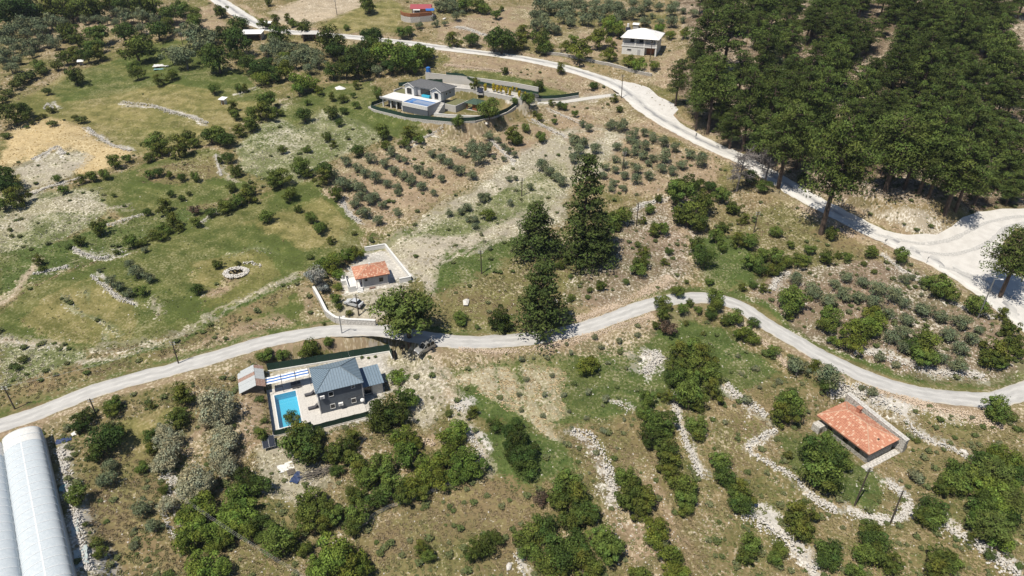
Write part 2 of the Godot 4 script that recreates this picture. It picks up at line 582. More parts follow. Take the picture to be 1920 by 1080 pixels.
func make_ids() -> void:
	IDS.resize(INX * IND)
	IDS.fill(SCRUB)
	var P := [
		[FLOOR, [1262,0, 2000,-20, 2000,390, 1880,388, 1800,392, 1700,385, 1560,370, 1440,320, 1330,255, 1255,160, 1300,110, 1290,60]],
		[SOIL, [60,40, 250,20, 420,10, 420,55, 330,60, 230,60, 140,70, 60,90]],
		[YELLOW, [28,192, 130,138, 230,106, 290,75, 350,70, 420,120, 480,160, 520,190, 480,215, 440,235, 400,265, 340,280, 290,290, 245,285, 190,250, 170,236, 100,222, 60,232, 25,215]],
		[GREEN, [100,165, 150,135, 240,105, 300,78, 350,72, 420,120, 480,160, 515,190, 440,190, 400,170, 300,160, 200,175, 110,195]],
		[WHEAT, [0,262, 60,225, 90,222, 140,232, 165,240, 178,262, 246,287, 215,310, 150,332, 133,318, 165,292, 150,276, 80,282, 50,300, 0,312]],
		[GREEN, [150,350, 240,318, 300,298, 345,283, 412,275, 425,320, 440,345, 470,350, 400,380, 330,392, 250,412, 200,388]],
		[BROWN, [260,320, 390,285, 415,300, 420,330, 330,345, 270,345]],
		[WEEDS, [0,362, 190,350, 205,390, 165,425, 110,450, 60,468, 0,472]],
		[PALE, [18,318, 60,300, 110,282, 155,278, 163,292, 142,312, 130,332, 75,352, 42,356]],
		[PALE, [5,415, 40,390, 110,368, 170,362, 203,388, 165,398, 70,402, 52,432, 15,436]],
		[WEEDS, [440,275, 520,195, 610,188, 690,215, 740,250, 690,272, 620,300, 560,345, 500,350, 455,322]],
		[GREEN, [510,215, 545,190, 610,160, 700,150, 720,200, 800,240, 830,252, 770,270, 700,245, 610,200, 560,240]],
		[GREEN, [0,590, 60,540, 190,490, 250,470, 330,425, 440,382, 540,348, 600,332, 640,380, 690,430, 690,455, 600,500, 480,550, 430,590, 330,622, 250,645, 140,655, 60,645, 0,622]],
		[YELLOW, [40,600, 110,550, 190,520, 240,560, 260,620, 180,645, 90,640]],
		[YELLOW, [470,420, 600,370, 660,420, 640,455, 560,470]],
		[YELLOW, [370,490, 470,470, 520,520, 440,570, 370,590]],
		[LUSH, [0,470, 70,465, 140,445, 200,410, 300,415, 330,425, 250,465, 140,500, 50,540, 0,570]],
		[LUSH, [140,475, 210,420, 320,390, 380,395, 330,430, 230,470]],
		[WEEDS, [0,622, 60,640, 115,655, 170,660, 120,690, 60,720, 0,735]],
		[BROWN, [0,735, 60,710, 130,690, 250,655, 380,612, 440,580, 560,522, 575,540, 600,600, 620,605, 440,655, 300,695, 0,795]],
		[GREEN, [400,640, 560,545, 590,605, 480,640]],
		[SOIL, [430,620, 520,595, 560,600, 470,640, 330,680, 260,690]],
		[SOIL, [560,530, 595,545, 605,590, 700,612, 690,618, 570,616, 580,570]],
		[SOIL, [600,362, 640,302, 760,262, 960,222, 1055,250, 960,330, 870,350, 790,400, 720,432, 690,432, 640,382]],
		[PALE, [690,465, 735,455, 800,400, 900,345, 965,290, 1060,245, 1175,228, 1100,310, 1070,360, 1050,420, 960,455, 900,500, 800,560, 775,520]],
		[WEEDS, [760,450, 850,400, 960,350, 1050,300, 1060,360, 940,420, 850,450]],
		[LUSH, [820,480, 900,455, 1010,440, 960,520, 880,560, 810,555]],
		[LUSH, [660,470, 740,430, 790,420, 740,450, 700,470]],
		[SOIL, [1060,255, 1160,232, 1260,272, 1350,302, 1335,345, 1240,372, 1140,365, 1120,330]],
		[PALE, [1060,300, 1140,240, 1170,250, 1130,330, 1080,340]],
		[BROWN, [800,562, 900,522, 1060,432, 1180,382, 1310,360, 1335,440, 1275,540, 1215,566, 1100,602, 850,622]],
		[SOIL, [1070,590, 1200,520, 1290,430, 1300,520, 1240,556, 1150,590, 1060,612]],
		[TERRACE, [1060,570, 1120,480, 1180,400, 1310,365, 1325,440, 1275,535, 1150,582]],
		[BROWN, [900,560, 960,520, 1020,560, 980,620, 880,625]],
		[SOIL, [1480,365, 1570,400, 1640,460, 1690,490, 1830,600, 1760,560, 1600,470, 1500,430]],
		[BROWN, [1330,400, 1480,370, 1560,440, 1680,490, 1600,520, 1480,500, 1380,540]],
		[TERRACE, [1390,560, 1480,500, 1620,490, 1720,500, 1850,600, 1920,650, 1920,720, 1850,720, 1720,710, 1600,680, 1500,620]],
		[LUSH, [1290,450, 1400,440, 1420,540, 1330,540]],
		[SOIL, [835,660, 1000,655, 1150,615, 1220,590, 1260,600, 1180,650, 1060,670, 860,690]],
		[LUSH, [840,690, 1000,670, 1180,650, 1280,590, 1350,620, 1460,700, 1380,740, 1240,760, 1120,790, 960,800, 900,790, 850,750]],
		[STRAW, [890,690, 926,686, 928,752, 898,742]],
		[STRAW, [933,688, 968,686, 972,775, 945,765]],
		[STRAW, [985,685, 1022,685, 1020,760, 1040,810, 1050,830, 1000,800, 985,780]],
		[STRAW, [1025,690, 1058,690, 1055,780, 1040,790]],
		[STRAW, [855,700, 885,695, 890,720, 865,725]],
		[BROWN, [1060,830, 1180,790, 1220,850, 1290,950, 1340,1080, 1160,1080, 1120,960]],
		[SOIL, [1130,940, 1170,930, 1230,1010, 1260,1080, 1170,1080]],
		[BROWN, [1350,780, 1440,760, 1480,800, 1400,830, 1420,900, 1350,900]],
		[LUSH, [1460,810, 1560,810, 1600,860, 1660,900, 1640,960, 1560,930, 1480,870]],
		[LUSH, [880,830, 960,800, 1060,830, 1080,880, 980,920, 920,900]],
		[BROWN, [680,1000, 780,960, 940,900, 1000,960, 960,1080, 640,1080]],
		[PALE, [750,700, 800,670, 835,690, 830,760, 800,810, 760,780, 745,740]],
		[PALE, [480,840, 530,820, 600,860, 620,900, 560,960, 500,930]],
		[SOIL, [350,790, 385,770, 390,830, 360,870, 340,850]],
		[SOIL, [440,740, 480,740, 500,830, 460,860, 440,800]],
		[YELLOW, [230,790, 330,760, 360,800, 260,850, 200,880]],
		[BROWN, [160,860, 260,850, 330,960, 350,1080, 170,1080]],
		[SOIL, [1240,100, 1290,90, 1270,140, 1240,170, 1195,140]],
		[SOIL, [1050,70, 1130,50, 1180,60, 1160,110, 1060,105]],
		[TRACK, [500,25, 560,0, 670,-10, 680,10, 620,35, 560,48, 510,42]],
		[YELLOW, [600,50, 680,10, 740,0, 760,20, 740,60, 660,66]],
		[SOIL, [820,50, 900,20, 1000,10, 1010,60, 930,90, 820,75]],
		[SOIL, [830,100, 980,115, 1090,145, 1140,170, 1080,190, 960,140, 850,125]],
		[GREEN, [840,130, 930,135, 1010,160, 1080,180, 1000,185, 900,150]],
		[SOIL, [1000,195, 1150,185, 1200,220, 1280,265, 1160,232, 1040,245]],
		[RUBBLE, [1640,392, 1690,388, 1760,400, 1785,420, 1760,440, 1700,438, 1650,425]],
		[RUBBLE, [1640,728, 1720,735, 1840,760, 1850,790, 1770,800, 1700,770]],
	]
	for a in P:
		fill_poly(world_poly(a[1]), a[0])
	# strips: [kind, half width in metres, pixels]
	var L := [
		[PALE, 0.8, [130,687, 250,657, 330,632, 400,592, 480,552, 560,517]],
		[LUSH, 0.9, [150,690, 250,664, 340,640, 400,602, 480,560, 560,525]],
		[TRACK, 1.0, [0,570, 30,545, 55,500, 60,490]],
		[SOIL, 0.9, [1255,380, 1270,430, 1290,470, 1300,510]],
		[PALE, 1.4, [830,700, 850,770, 880,850, 890,900]],
		[TRACK, 0.8, [780,640, 840,700, 835,760]],
		[PALE, 1.5, [118,850, 130,930, 150,1010, 165,1090]],
		[SOIL, 1.2, [1200,870, 1235,950, 1270,1040]],
		[WEEDS, 0.55, [122,556, 138,580, 150,590, 180,602, 214,624]],
		[WEEDS, 0.4, [155,545, 165,560]],
		[WEEDS, 0.45, [185,622, 195,640]],
		[PALE, 0.45, [285,560, 292,590]],
		[WEEDS, 0.6, [430,480, 470,470, 500,478]],
		[SOIL, 1.6, [380,560, 410,545, 430,520]],
		[PALE, 0.7, [170,655, 230,648, 300,635]],
		[RUBBLE, 0.9, [0,640, 50,648, 110,652]],
		[PALE, 0.6, [120,420, 190,395, 245,388]],
		[PALE, 0.5, [405,290, 415,330, 432,345]],
		[WHEAT, 0.7, [200,424, 235,410]],
		[PALE, 0.7, [780,520, 900,450, 1000,400, 1050,390]],
		[PALE, 0.8, [870,480, 960,430, 1040,400]],
		[SOIL, 0.9, [1230,110, 1262,130, 1250,160]],
		[LUSH, 1.0, [860,150, 960,170, 1040,180]],
	]
	fill_line(side_line(road_low, 3.6), 1.3, SOIL)
	fill_line(side_line(road_low, -3.4), 0.9, LUSH)
	fill_line(side_line(road_up, -4.8), 1.4, SOIL)
	fill_line(side_line(road_up, 5.0), 1.4, SOIL)
	fill_line(drive, 2.4, PALE)
	for a in L:
		fill_line(world_line(a[2], 0.5), a[1], a[0])
	for q in STONE_LINES:
		fill_line(world_line(q[1], 0.5), q[2] * (0.42 if q[3] > 0.3 else 0.3), STONES if q[5] == 0 else SOIL)
	var f: Transform3D = pads.pool
	fill_poly(local_poly(f, [8.5, 5, 17, -11, 17, -14.6, -7.4, -17.0, -9.2, 1.6]), YARD)
	fill_poly(local_poly(f, [17, -14, 24, -12, 22, -4, 16, 2, 13, -4]), PALE)
	f = pads.tile
	fill_poly(local_poly(f, [-4, 1.5, 9, 1.5, 11, 0, 8.5, -17, 3.5, -17, -4, -6]), YARD)
	fill_poly(local_poly(f, [-9, 6, -4, 1.5, 8, 1.5, 5, 12, -2, 13, -8, 9]), PALE)
	f = pads.villa
	fill_poly(local_poly(f, [7, -19.4, 18, -21.4, 33.5, -20.6, 34.5, -28, 25, -28.5, 9, -26.5, -6, -23.5]), YARD)

func side_line(c: PackedVector3Array, off: float) -> PackedVector3Array:
	var out := PackedVector3Array()
	for k in c.size() - 1:
		var d := (c[k + 1] - c[k])
		var n := Vector3(-d.z, 0, d.x).normalized()
		for i in 3:
			out.append(c[k] + d * (i / 3.0) + n * off)
	return out

# per kind: colour a, colour b, fleck colour, share of b, share of flecks
func palette() -> Array:
	var p := []
	p.resize(16)
	p[SCRUB] = [[0.125, 0.123, 0.044], [0.206, 0.16, 0.087], [0.35, 0.308, 0.242], 0.54, 0.035]
	p[GREEN] = [[0.078, 0.1, 0.027], [0.134, 0.13, 0.048], [0.19, 0.184, 0.098], 0.36, 0.03]
	p[YELLOW] = [[0.122, 0.126, 0.04], [0.211, 0.183, 0.077], [0.244, 0.214, 0.126], 0.52, 0.04]
	p[WHEAT] = [[0.43, 0.335, 0.185], [0.34, 0.27, 0.15], [0.48, 0.40, 0.25], 0.42, 0.05]
	p[SOIL] = [[0.273, 0.208, 0.139], [0.173, 0.157, 0.077], [0.42, 0.355, 0.273], 0.38, 0.06]
	p[PALE] = [[0.344, 0.31, 0.245], [0.215, 0.202, 0.12], [0.482, 0.447, 0.378], 0.48, 0.08]
	p[RUBBLE] = [[0.396, 0.348, 0.275], [0.258, 0.219, 0.15], [0.533, 0.499, 0.439], 0.45, 0.16]
	p[LUSH] = [[0.071, 0.101, 0.028], [0.114, 0.122, 0.042], [0.207, 0.193, 0.126], 0.38, 0.03]
	p[FLOOR] = [[0.138, 0.103, 0.069], [0.241, 0.194, 0.138], [0.396, 0.344, 0.284], 0.46, 0.05]
	p[YARD] = [[0.459, 0.439, 0.402], [0.385, 0.365, 0.328], [0.541, 0.525, 0.492], 0.4, 0.05]
	p[WEEDS] = [[0.119, 0.139, 0.054], [0.245, 0.236, 0.142], [0.392, 0.368, 0.302], 0.46, 0.08]
	p[BROWN] = [[0.208, 0.158, 0.086], [0.137, 0.13, 0.051], [0.344, 0.292, 0.215], 0.56, 0.03]
	p[STRAW] = [[0.36, 0.32, 0.23], [0.27, 0.245, 0.15], [0.46, 0.42, 0.33], 0.46, 0.08]
	p[STONES] = [[0.447, 0.426, 0.391], [0.327, 0.301, 0.258], [0.55, 0.533, 0.499], 0.42, 0.16]
	p[TERRACE] = [[0.215, 0.163, 0.116], [0.12, 0.112, 0.06], [0.447, 0.404, 0.353], 0.4, 0.1]
	p[TRACK] = [[0.37, 0.31, 0.228], [0.284, 0.232, 0.159], [0.464, 0.413, 0.335], 0.4, 0.06]
	return p

func noise_tile(freq: float, octaves: int, sd: int, gain := 0.5) -> PackedByteArray:
	var n := FastNoiseLite.new()
	n.seed = sd
	n.frequency = freq
	n.fractal_octaves = octaves
	n.fractal_gain = gain
	n.noise_type = FastNoiseLite.TYPE_SIMPLEX_SMOOTH
	var im := n.get_seamless_image(512, 512)
	im.convert(Image.FORMAT_L8)
	return im.get_data()

var T1: PackedByteArray
var T2: PackedByteArray
var T3: PackedByteArray
var T4: PackedByteArray
var PAL: PackedFloat32Array
var LUT: PackedByteArray

func stripe(x0: float, d1: float, cell: float, w: int, j0: int, j1: int) -> Array:
	var out := PackedByteArray()
	var hh := PackedByteArray()
	out.resize(w * (j1 - j0) * 3)
	hh.resize(w * (j1 - j0))
	var o := 0
	var q := 0
	for j in range(j0, j1):
		var d := d1 - (j + 0.5) * cell
		for i in w:
			var x := x0 + (i + 0.5) * cell
			var a1: int = T1[((int(d * 2.5) & 511) << 9) | (int(x * 2.5 + 3000.0) & 511)]
			var a2: int = T2[((int(d * 9.0) & 511) << 9) | (int(x * 9.0 + 9000.0) & 511)]
			var a3: int = T3[((int(d * 14.3) & 511) << 9) | (int(x * 14.3 + 9000.0) & 511)]
			var a4: int = T4[((int(d * 3.1 + x * 1.3 + 3000.0) & 511) << 9) | (int(x * 3.1 - d * 1.3 + 9000.0) & 511)]
			var wi := int((x + (a2 - 128) * 0.016 + (a1 - 128) * 0.022 + (a3 - 128) * 0.006 - IX0) / IS)
			var wj := int((d + (a4 - 128) * 0.022 + (a3 - 128) * 0.008 - ID0) / IS)
			var vi := int((x + (a4 - 128) * 0.024 - (a2 - 128) * 0.016 - (a3 - 128) * 0.007 - IX0) / IS)
			var vj := int((d + (a1 - 128) * 0.024 + (a2 - 128) * 0.016 + (a3 - 128) * 0.007 - ID0) / IS)
			var k := 0
			var m := 0
			if wi >= 0 and wj >= 0 and wi < INX and wj < IND:
				k = IDS[wj * INX + wi] * 12
			if vi >= 0 and vj >= 0 and vi < INX and vj < IND:
				m = IDS[vj * INX + vi] * 12
			# ploughed and mown fields show streaks along their length
			var a5: int = T2[((int(d * 10.0 + x * 3.0 + 9000.0) & 511) << 9) | (int((x - d * 0.35) * 1.1 + 9000.0) & 511)]
			# share of b: broad and middling patches, broken up by the fine grain
			var t := (a1 * 0.45 + a4 * 0.45 + a2 * 0.50 + a3 * 0.25 + a5 * 0.25) / 255.0 - 0.95 + (PAL[k + 9] + PAL[m + 9]) * 0.5 - 0.5
			t = clampf(t * 2.3 + 0.5, 0.0, 1.0)
			var ra := (PAL[k] + PAL[m]) * 0.5
			var ga := (PAL[k + 1] + PAL[m + 1]) * 0.5
			var ba := (PAL[k + 2] + PAL[m + 2]) * 0.5
			var r := ra + ((PAL[k + 3] + PAL[m + 3]) * 0.5 - ra) * t
			var g := ga + ((PAL[k + 4] + PAL[m + 4]) * 0.5 - ga) * t
			var b := ba + ((PAL[k + 5] + PAL[m + 5]) * 0.5 - ba) * t
			var s := (a3 - 128) * 0.0022 + (a2 - 128) * 0.0018 + (a5 - 128) * 0.0014 + 1.0
			var fl := a3 * 0.7 + a2 * 0.25 + a4 * 0.25
			var cut := PAL[k + 11]
			var up := 60.0 + (a3 - 128) * 0.5
			if fl > cut:
				var e := minf((fl - cut) * 0.10, 0.85)
				r += (PAL[k + 6] - r) * e
				g += (PAL[k + 7] - g) * e
				b += (PAL[k + 8] - b) * e
				up += 60.0 * e
			out[o] = LUT[clampi(int(r * s * 4095.0), 0, 4095)]
			out[o + 1] = LUT[clampi(int(g * s * 4095.0), 0, 4095)]
			out[o + 2] = LUT[clampi(int(b * s * 4095.0), 0, 4095)]
			o += 3
			hh[q] = clampi(int(up), 0, 255)
			q += 1
	return [out, hh]

func ground_texture(x0: float, d0: float, d1: float, w: int, h: int) -> StandardMaterial3D:
	var cell := (d1 - d0) / h
	var ts := []
	var n := 4
	for k in n:
		var th := Thread.new()
		th.start(stripe.bind(x0, d1, cell, w, h * k / n, h * (k + 1) / n))
		ts.append(th)
	var all := PackedByteArray()
	var ups := PackedByteArray()
	for th in ts:
		var r: Array = th.wait_to_finish()
		all.append_array(r[0])
		ups.append_array(r[1])
	var m := StandardMaterial3D.new()
	m.albedo_texture = ImageTexture.create_from_image(Image.create_from_data(w, h, false, Image.FORMAT_RGB8, all))
	m.heightmap_enabled = true
	m.heightmap_texture = ImageTexture.create_from_image(Image.create_from_data(w, h, false, Image.FORMAT_L8, ups))
	m.heightmap_scale = 14.0
	m.texture_repeat = false
	m.roughness = 0.95
	m.metallic_specular = 0.25
	return m

func build_ground() -> void:
	T1 = noise_tile(0.012, 4, 41)
	T2 = noise_tile(0.022, 5, 42, 0.6)
	T3 = noise_tile(0.09, 4, 43, 0.7)
	T4 = noise_tile(0.010, 5, 44, 0.55)
	LUT.resize(4096)
	for k in 4096:
		var l := k / 4095.0
		LUT[k] = int(255.0 * (l * 12.92 if l <= 0.0031308 else 1.055 * pow(l, 1.0 / 2.4) - 0.055) + 0.5)
	for a in palette():
		for c in 3:
			for i in 3:
				PAL.append(a[c][i])
		PAL.append(a[3])
		PAL.append(a[4])
		# the grain value above which a fleck of stone or straw shows
		PAL.append(153.0 + 62.0 * (1.0 - pow(a[4], 0.25) * 1.25))
	var near := ground_texture(-147.0, 50.0, 197.0, 2048, 1024)
	var far := ground_texture(-300.0, 190.0, 484.0, 2048, 1004)
	# lines of the grid: the core, then wider and wider steps to the horizon
	var xs := PackedFloat32Array()
	for k in [2600.0, 1400.0, 800.0, 500.0, 380.0]:
		xs.append(-k)
	for i in GNX:
		xs.append(GX0 + i * GS)
	for k in [380.0, 500.0, 800.0, 1400.0, 2600.0]:
		xs.append(k)
	var ds := PackedFloat32Array()
	for k in [-1200.0, -400.0, -120.0, -30.0]:
		ds.append(k)
	for j in GND:
		ds.append(GD0 + j * GS)
	for k in [520.0, 600.0, 800.0, 1200.0, 2000.0]:
		ds.append(k)
	var nx := xs.size()
	var nd := ds.size()
	var v := PackedVector3Array()
	v.resize(nx * nd)
	for j in nd:
		for i in nx:
			v[j * nx + i] = Vector3(xs[i], gh(xs[i], -ds[j]), -ds[j])
	var nr := PackedVector3Array()
	nr.resize(nx * nd)
	for j in nd:
		for i in nx:
			var a := v[j * nx + mini(i + 1, nx - 1)] - v[j * nx + maxi(i - 1, 0)]
			var b := v[mini(j + 1, nd - 1) * nx + i] - v[maxi(j - 1, 0) * nx + i]
			nr[j * nx + i] = a.cross(b).normalized()
	var mesh := ArrayMesh.new()
	for part_no in 2:
		var x0 := -147.0 if part_no == 0 else -300.0
		var d1 := 197.0 if part_no == 0 else 484.0
		var wx := 294.0 if part_no == 0 else 600.0 * 2048.0 / 2048.0
		var wd := 147.0 if part_no == 0 else 294.0
		var cellx := 147.0 / 1024.0 * 2048.0 if part_no == 0 else 294.0 / 1004.0 * 2048.0
		wx = cellx
		var uv := PackedVector2Array()
		uv.resize(nx * nd)
		for j in nd:
			for i in nx:
				uv[j * nx + i] = Vector2((xs[i] - x0) / wx, (d1 - ds[j]) / wd)
		var idx := PackedInt32Array()
		for j in nd - 1:
			for i in nx - 1:
				var inside := xs[i] >= -145.1 and xs[i + 1] <= 145.1 and ds[j] >= 51.0 and ds[j + 1] <= 195.1
				if inside == (part_no == 0):
					var k := j * nx + i
					idx.append_array([k, k + nx, k + nx + 1, k, k + nx + 1, k + 1])
		var arr := []
		arr.resize(Mesh.ARRAY_MAX)
		arr[Mesh.ARRAY_VERTEX] = v
		arr[Mesh.ARRAY_NORMAL] = nr
		arr[Mesh.ARRAY_TEX_UV] = uv
		arr[Mesh.ARRAY_INDEX] = idx
		mesh.add_surface_from_arrays(Mesh.PRIMITIVE_TRIANGLES, arr)
		mesh.surface_set_material(part_no, near if part_no == 0 else far)
	structure("ground", mesh)

# ---------------------------------------------------------------- roads
func road_material(kind: String) -> StandardMaterial3D:
	var w := 96
	var h := 1024
	var im := Image.create(w, h, false, Image.FORMAT_RGB8)
	var n := FastNoiseLite.new()
	n.seed = 61 if kind == "low" else 62
	n.frequency = 0.03
	n.fractal_octaves = 4
	n.fractal_gain = 0.6
	for j in h:
		for i in w:
			var u := (i + 0.5) / w
			var q := sin(TAU * j / h) * 40.0
			var a := n.get_noise_3d(i * 1.6, q, cos(TAU * j / h) * 40.0)
			var fine := n.get_noise_2d(i * 14.0, j * 14.0)
			var c := Color(0.47, 0.465, 0.455)
			if kind == "low":
				var tracks := maxf(exp(-pow((u - 0.32) / 0.09, 2.0)), exp(-pow((u - 0.68) / 0.09, 2.0)))
				c = Color(0.405, 0.40, 0.39).lerp(Color(0.475, 0.47, 0.455), tracks * 0.8)
				c = c.lerp(Color(0.42, 0.39, 0.33), clampf((absf(u - 0.5) - 0.42 + a * 0.12) * 12.0, 0.0, 0.8))
			else:
				c = Color(0.56, 0.55, 0.525)
				var strip := exp(-pow((u - 0.47 - a * 0.10) / 0.13, 2.0))
				c = c.lerp(Color(0.22, 0.22, 0.225), clampf(strip * (0.75 + a * 1.3), 0.0, 0.95))
				c = c.lerp(Color(0.50, 0.46, 0.39), clampf((absf(u - 0.5) - 0.42 + a * 0.12) * 12.0, 0.0, 0.7))
			c *= 1.0 + a * 0.26 + fine * 0.12
			im.set_pixel(i, j, c.linear_to_srgb())
	var m := StandardMaterial3D.new()
	m.albedo_texture = ImageTexture.create_from_image(im)
	m.roughness = 0.92
	return m

func ribbon(c: PackedVector3Array, half: float, up: float, metres: float, sd: int) -> ArrayMesh:
	var v := PackedVector3Array()
	var uv := PackedVector2Array()
	var idx := PackedInt32Array()
	var run := 0.0
	var m := 9
	var edge := FastNoiseLite.new()
	edge.seed = sd
	edge.frequency = 0.12
	for k in c.size():
		var d := (c[mini(k + 1, c.size() - 1)] - c[maxi(k - 1, 0)])
		var n := Vector3(-d.z, 0, d.x).normalized()
		if k:
			run += c[k].distance_to(c[k - 1])
		var l := half * (1.0 + 0.14 * edge.get_noise_2d(run, 0) + 0.13 * edge.get_noise_2d(run * 6.0, 40))
		var r := half * (1.0 + 0.14 * edge.get_noise_2d(run, 90) + 0.13 * edge.get_noise_2d(run * 6.0, 140))
		for i in m:
			var t := float(i) / (m - 1)
			var off := lerpf(-l, r, t)
			var crown := up + 0.05 * (1.0 - pow(2.0 * t - 1.0, 2.0))
			if i == 0 or i == m - 1:
				crown = -0.04
			v.append(c[k] + n * off + Vector3(0, crown, 0))
			uv.append(Vector2(clampf(t, 0.02, 0.98), run / metres))
		if k:
			for i in m - 1:
				var q := k * m + i
				idx.append_array([q, q - m, q - m + 1, q, q - m + 1, q + 1])
	var arr := []
	arr.resize(Mesh.ARRAY_MAX)
	arr[Mesh.ARRAY_VERTEX] = v
	arr[Mesh.ARRAY_TEX_UV] = uv
	arr[Mesh.ARRAY_INDEX] = idx
	var st := SurfaceTool.new()
	st.create_from_arrays(arr)
	st.generate_normals()
	return st.commit()

# a sheet that follows the terrain inside a polygon
func drape(poly: PackedVector2Array, up: float) -> ArrayMesh:
	var st := SurfaceTool.new()
	st.begin(Mesh.PRIMITIVE_TRIANGLES)
	var b := Rect2(poly[0], Vector2.ZERO)
	for p in poly:
		b = b.expand(p)
	for j in range(int((-b.end.y - GD0) / GS) - 1, int((-b.position.y - GD0) / GS) + 2):
		for i in range(int((b.position.x - GX0) / GS) - 1, int((b.end.x - GX0) / GS) + 2):
			var x0 := GX0 + i * GS
			var z0 := -(GD0 + j * GS)
			var cell := PackedVector2Array([Vector2(x0, z0), Vector2(x0 + GS, z0), Vector2(x0 + GS, z0 - GS), Vector2(x0, z0 - GS)])
			for piece in Geometry2D.intersect_polygons(cell, poly):
				for k in range(1, piece.size() - 1):
					for p in ([piece[0], piece[k], piece[k + 1]] if Geometry2D.is_polygon_clockwise(piece) else [piece[0], piece[k], piece[k + 1]]):
						st.set_normal(Vector3.UP)
						st.add_vertex(Vector3(p.x, gh(p.x, p.y) + up, p.y))
	return st.commit()

func build_roads() -> void:
	var lo := road_material("low")
	var hi := road_material("up")
	structure("lower_road", ribbon(road_low, 2.25, 0.05, 26.0, 5), lo)
	structure("upper_road", ribbon(road_up, 3.6, 0.05, 44.0, 6), hi)
	var gm := mottled(lin(0.51, 0.495, 0.47), lin(0.575, 0.56, 0.535), 16.0, 0.92, 63)
	gm.uv1_world_triplanar = true
	structure("gravel_turning_area", drape(world_poly(PLAZA), 0.16), gm)
	# worn tarmac showing through the gravel where vehicles turn
	var worn := mottled(lin(0.36, 0.355, 0.345), lin(0.52, 0.51, 0.49), 3.0, 0.92, 65)
	worn.uv1_world_triplanar = true
	for q in [[1590,420, 1640,440, 1700,453, 1760,455, 1805,440, 1850,418, 1900,408, 1950,406], [1700,468, 1770,478, 1820,470, 1862,448, 1890,425, 1940,416], [1760,500, 1830,520, 1880,548, 1950,598]]:
		var c := world_line(q, 1.0)
		var pl := PackedVector2Array()
		var back := PackedVector2Array()
		for k in c.size():
			var d := c[mini(k + 1, c.size() - 1)] - c[maxi(k - 1, 0)]
			var n := Vector2(-d.z, d.x).normalized() * (0.55 + 0.3 * n_mid.get_noise_2d(k * 4.0, q[0]))
			pl.append(Vector2(c[k].x, c[k].z) + n)
			back.append(Vector2(c[k].x, c[k].z) - n)
		back.reverse()
		pl.append_array(back)
		structure("worn_track", drape(pl, 0.20), worn)
	structure("gravel_lay_by", drape(world_poly(LAYBY), 0.11), gm)
	structure("villa_drive", ribbon(drive, 1.5, 0.06, 40.0, 7), mottled(lin(0.46, 0.445, 0.415), lin(0.56, 0.545, 0.515), 3.0, 0.9, 64))

# ---------------------------------------------------------------- building blocks
func window(parent: Node, x: float, y: float, z: float, w: float, h: float, turn := 0.0, frame_mat: Material = null) -> void:
	var t := at(x, y, z, turn)
	var st := tool()
	var b := 0.09
	box(st, Vector3(0, h / 2 - b / 2, 0.02), Vector3(w, b, 0.12))
	box(st, Vector3(0, -h / 2 + b / 2, 0.02), Vector3(w, b, 0.12))
	box(st, Vector3(-w / 2 + b / 2, 0, 0.02), Vector3(b, h - 2 * b, 0.12))
	box(st, Vector3(w / 2 - b / 2, 0, 0.02), Vector3(b, h - 2 * b, 0.12))
	var o := part(parent, "window", box_mesh(Vector3(w - 2 * b, h - 2 * b, 0.04), Vector3(0, 0, 0.005)), M.glass_dark, t)
	part(o, "window_frame", done(st), frame_mat if frame_mat else M.white)

# one slope of a seamed metal roof: eave left, eave right, ridge right, ridge left
func metal_slope(parent: Node, a: Vector3, b: Vector3, c: Vector3, d: Vector3, mat: Material, seam: Material, gap := 0.5) -> void:
	var s := part(parent, "roof_slope", slab([d, c, b, a] if not d.is_equal_approx(c) else [d, b, a], 0.07), mat)
	var st := tool()
	var along := (b - a)
	var n := (b - a).cross(d - a).normalized()
	if n.y < 0:
		n = -n
	var cnt := int(along.length() / gap)
	var e := along.normalized()
	var ul := (d - a).dot(e)
	var ur := (c - a).dot(e)
	var rise := d - a - e * ul
	for k in range(1, cnt):
		var u := along.length() * k / cnt
		var t := 1.0
		if u < ul and ul > 0.001:
			t = u / ul
		elif u > ur and along.length() - ur > 0.001:
			t = (along.length() - u) / (along.length() - ur)
		var p0 := a + e * u + n * 0.02
		var p1 := a + e * u + rise * t * 0.985 + n * 0.02
		var f := Transform3D(Basis(e, n, e.cross(n)), Vector3.ZERO)
		var q0 := p0 - e * 0.03
		var q1 := p1 - e * 0.03
		quad(st, q0, q1, q1 + n * 0.06, q0 + n * 0.06)
		quad(st, q0 + n * 0.06, q1 + n * 0.06, q1 + n * 0.06 + e * 0.06, q0 + n * 0.06 + e * 0.06)
		quad(st, q0 + e * 0.06 + n * 0.06, q1 + e * 0.06 + n * 0.06, q1 + e * 0.06, q0 + e * 0.06)
	part(s, "standing_seams", done(st), seam)

func hip_metal(parent: Node, x0: float, x1: float, z0: float, z1: float, y: float, rise: float, r0: Vector2, r1: Vector2, mat: Material, seam: Material, cap: Material) -> void:
	var fl := Vector3(x0, y, z1)
	var fr := Vector3(x1, y, z1)
	var br := Vector3(x1, y, z0)
	var bl := Vector3(x0, y, z0)
	var a := Vector3(r0.x, y + rise, r0.y)
	var b := Vector3(r1.x, y + rise, r1.y)
	metal_slope(parent, fl, fr, b, a, mat, seam)
	metal_slope(parent, fr, br, b, b, mat, seam)
	metal_slope(parent, br, bl, a, b, mat, seam)
	metal_slope(parent, bl, fl, a, a, mat, seam)
	for e in [[fl, a], [bl, a], [fr, b], [br, b], [a, b]]:
		part(parent, "hip_cap", bar_mesh(e[0] + Vector3(0, 0.02, 0), e[1] + Vector3(0, 0.03, 0), 0.10, 6), cap)

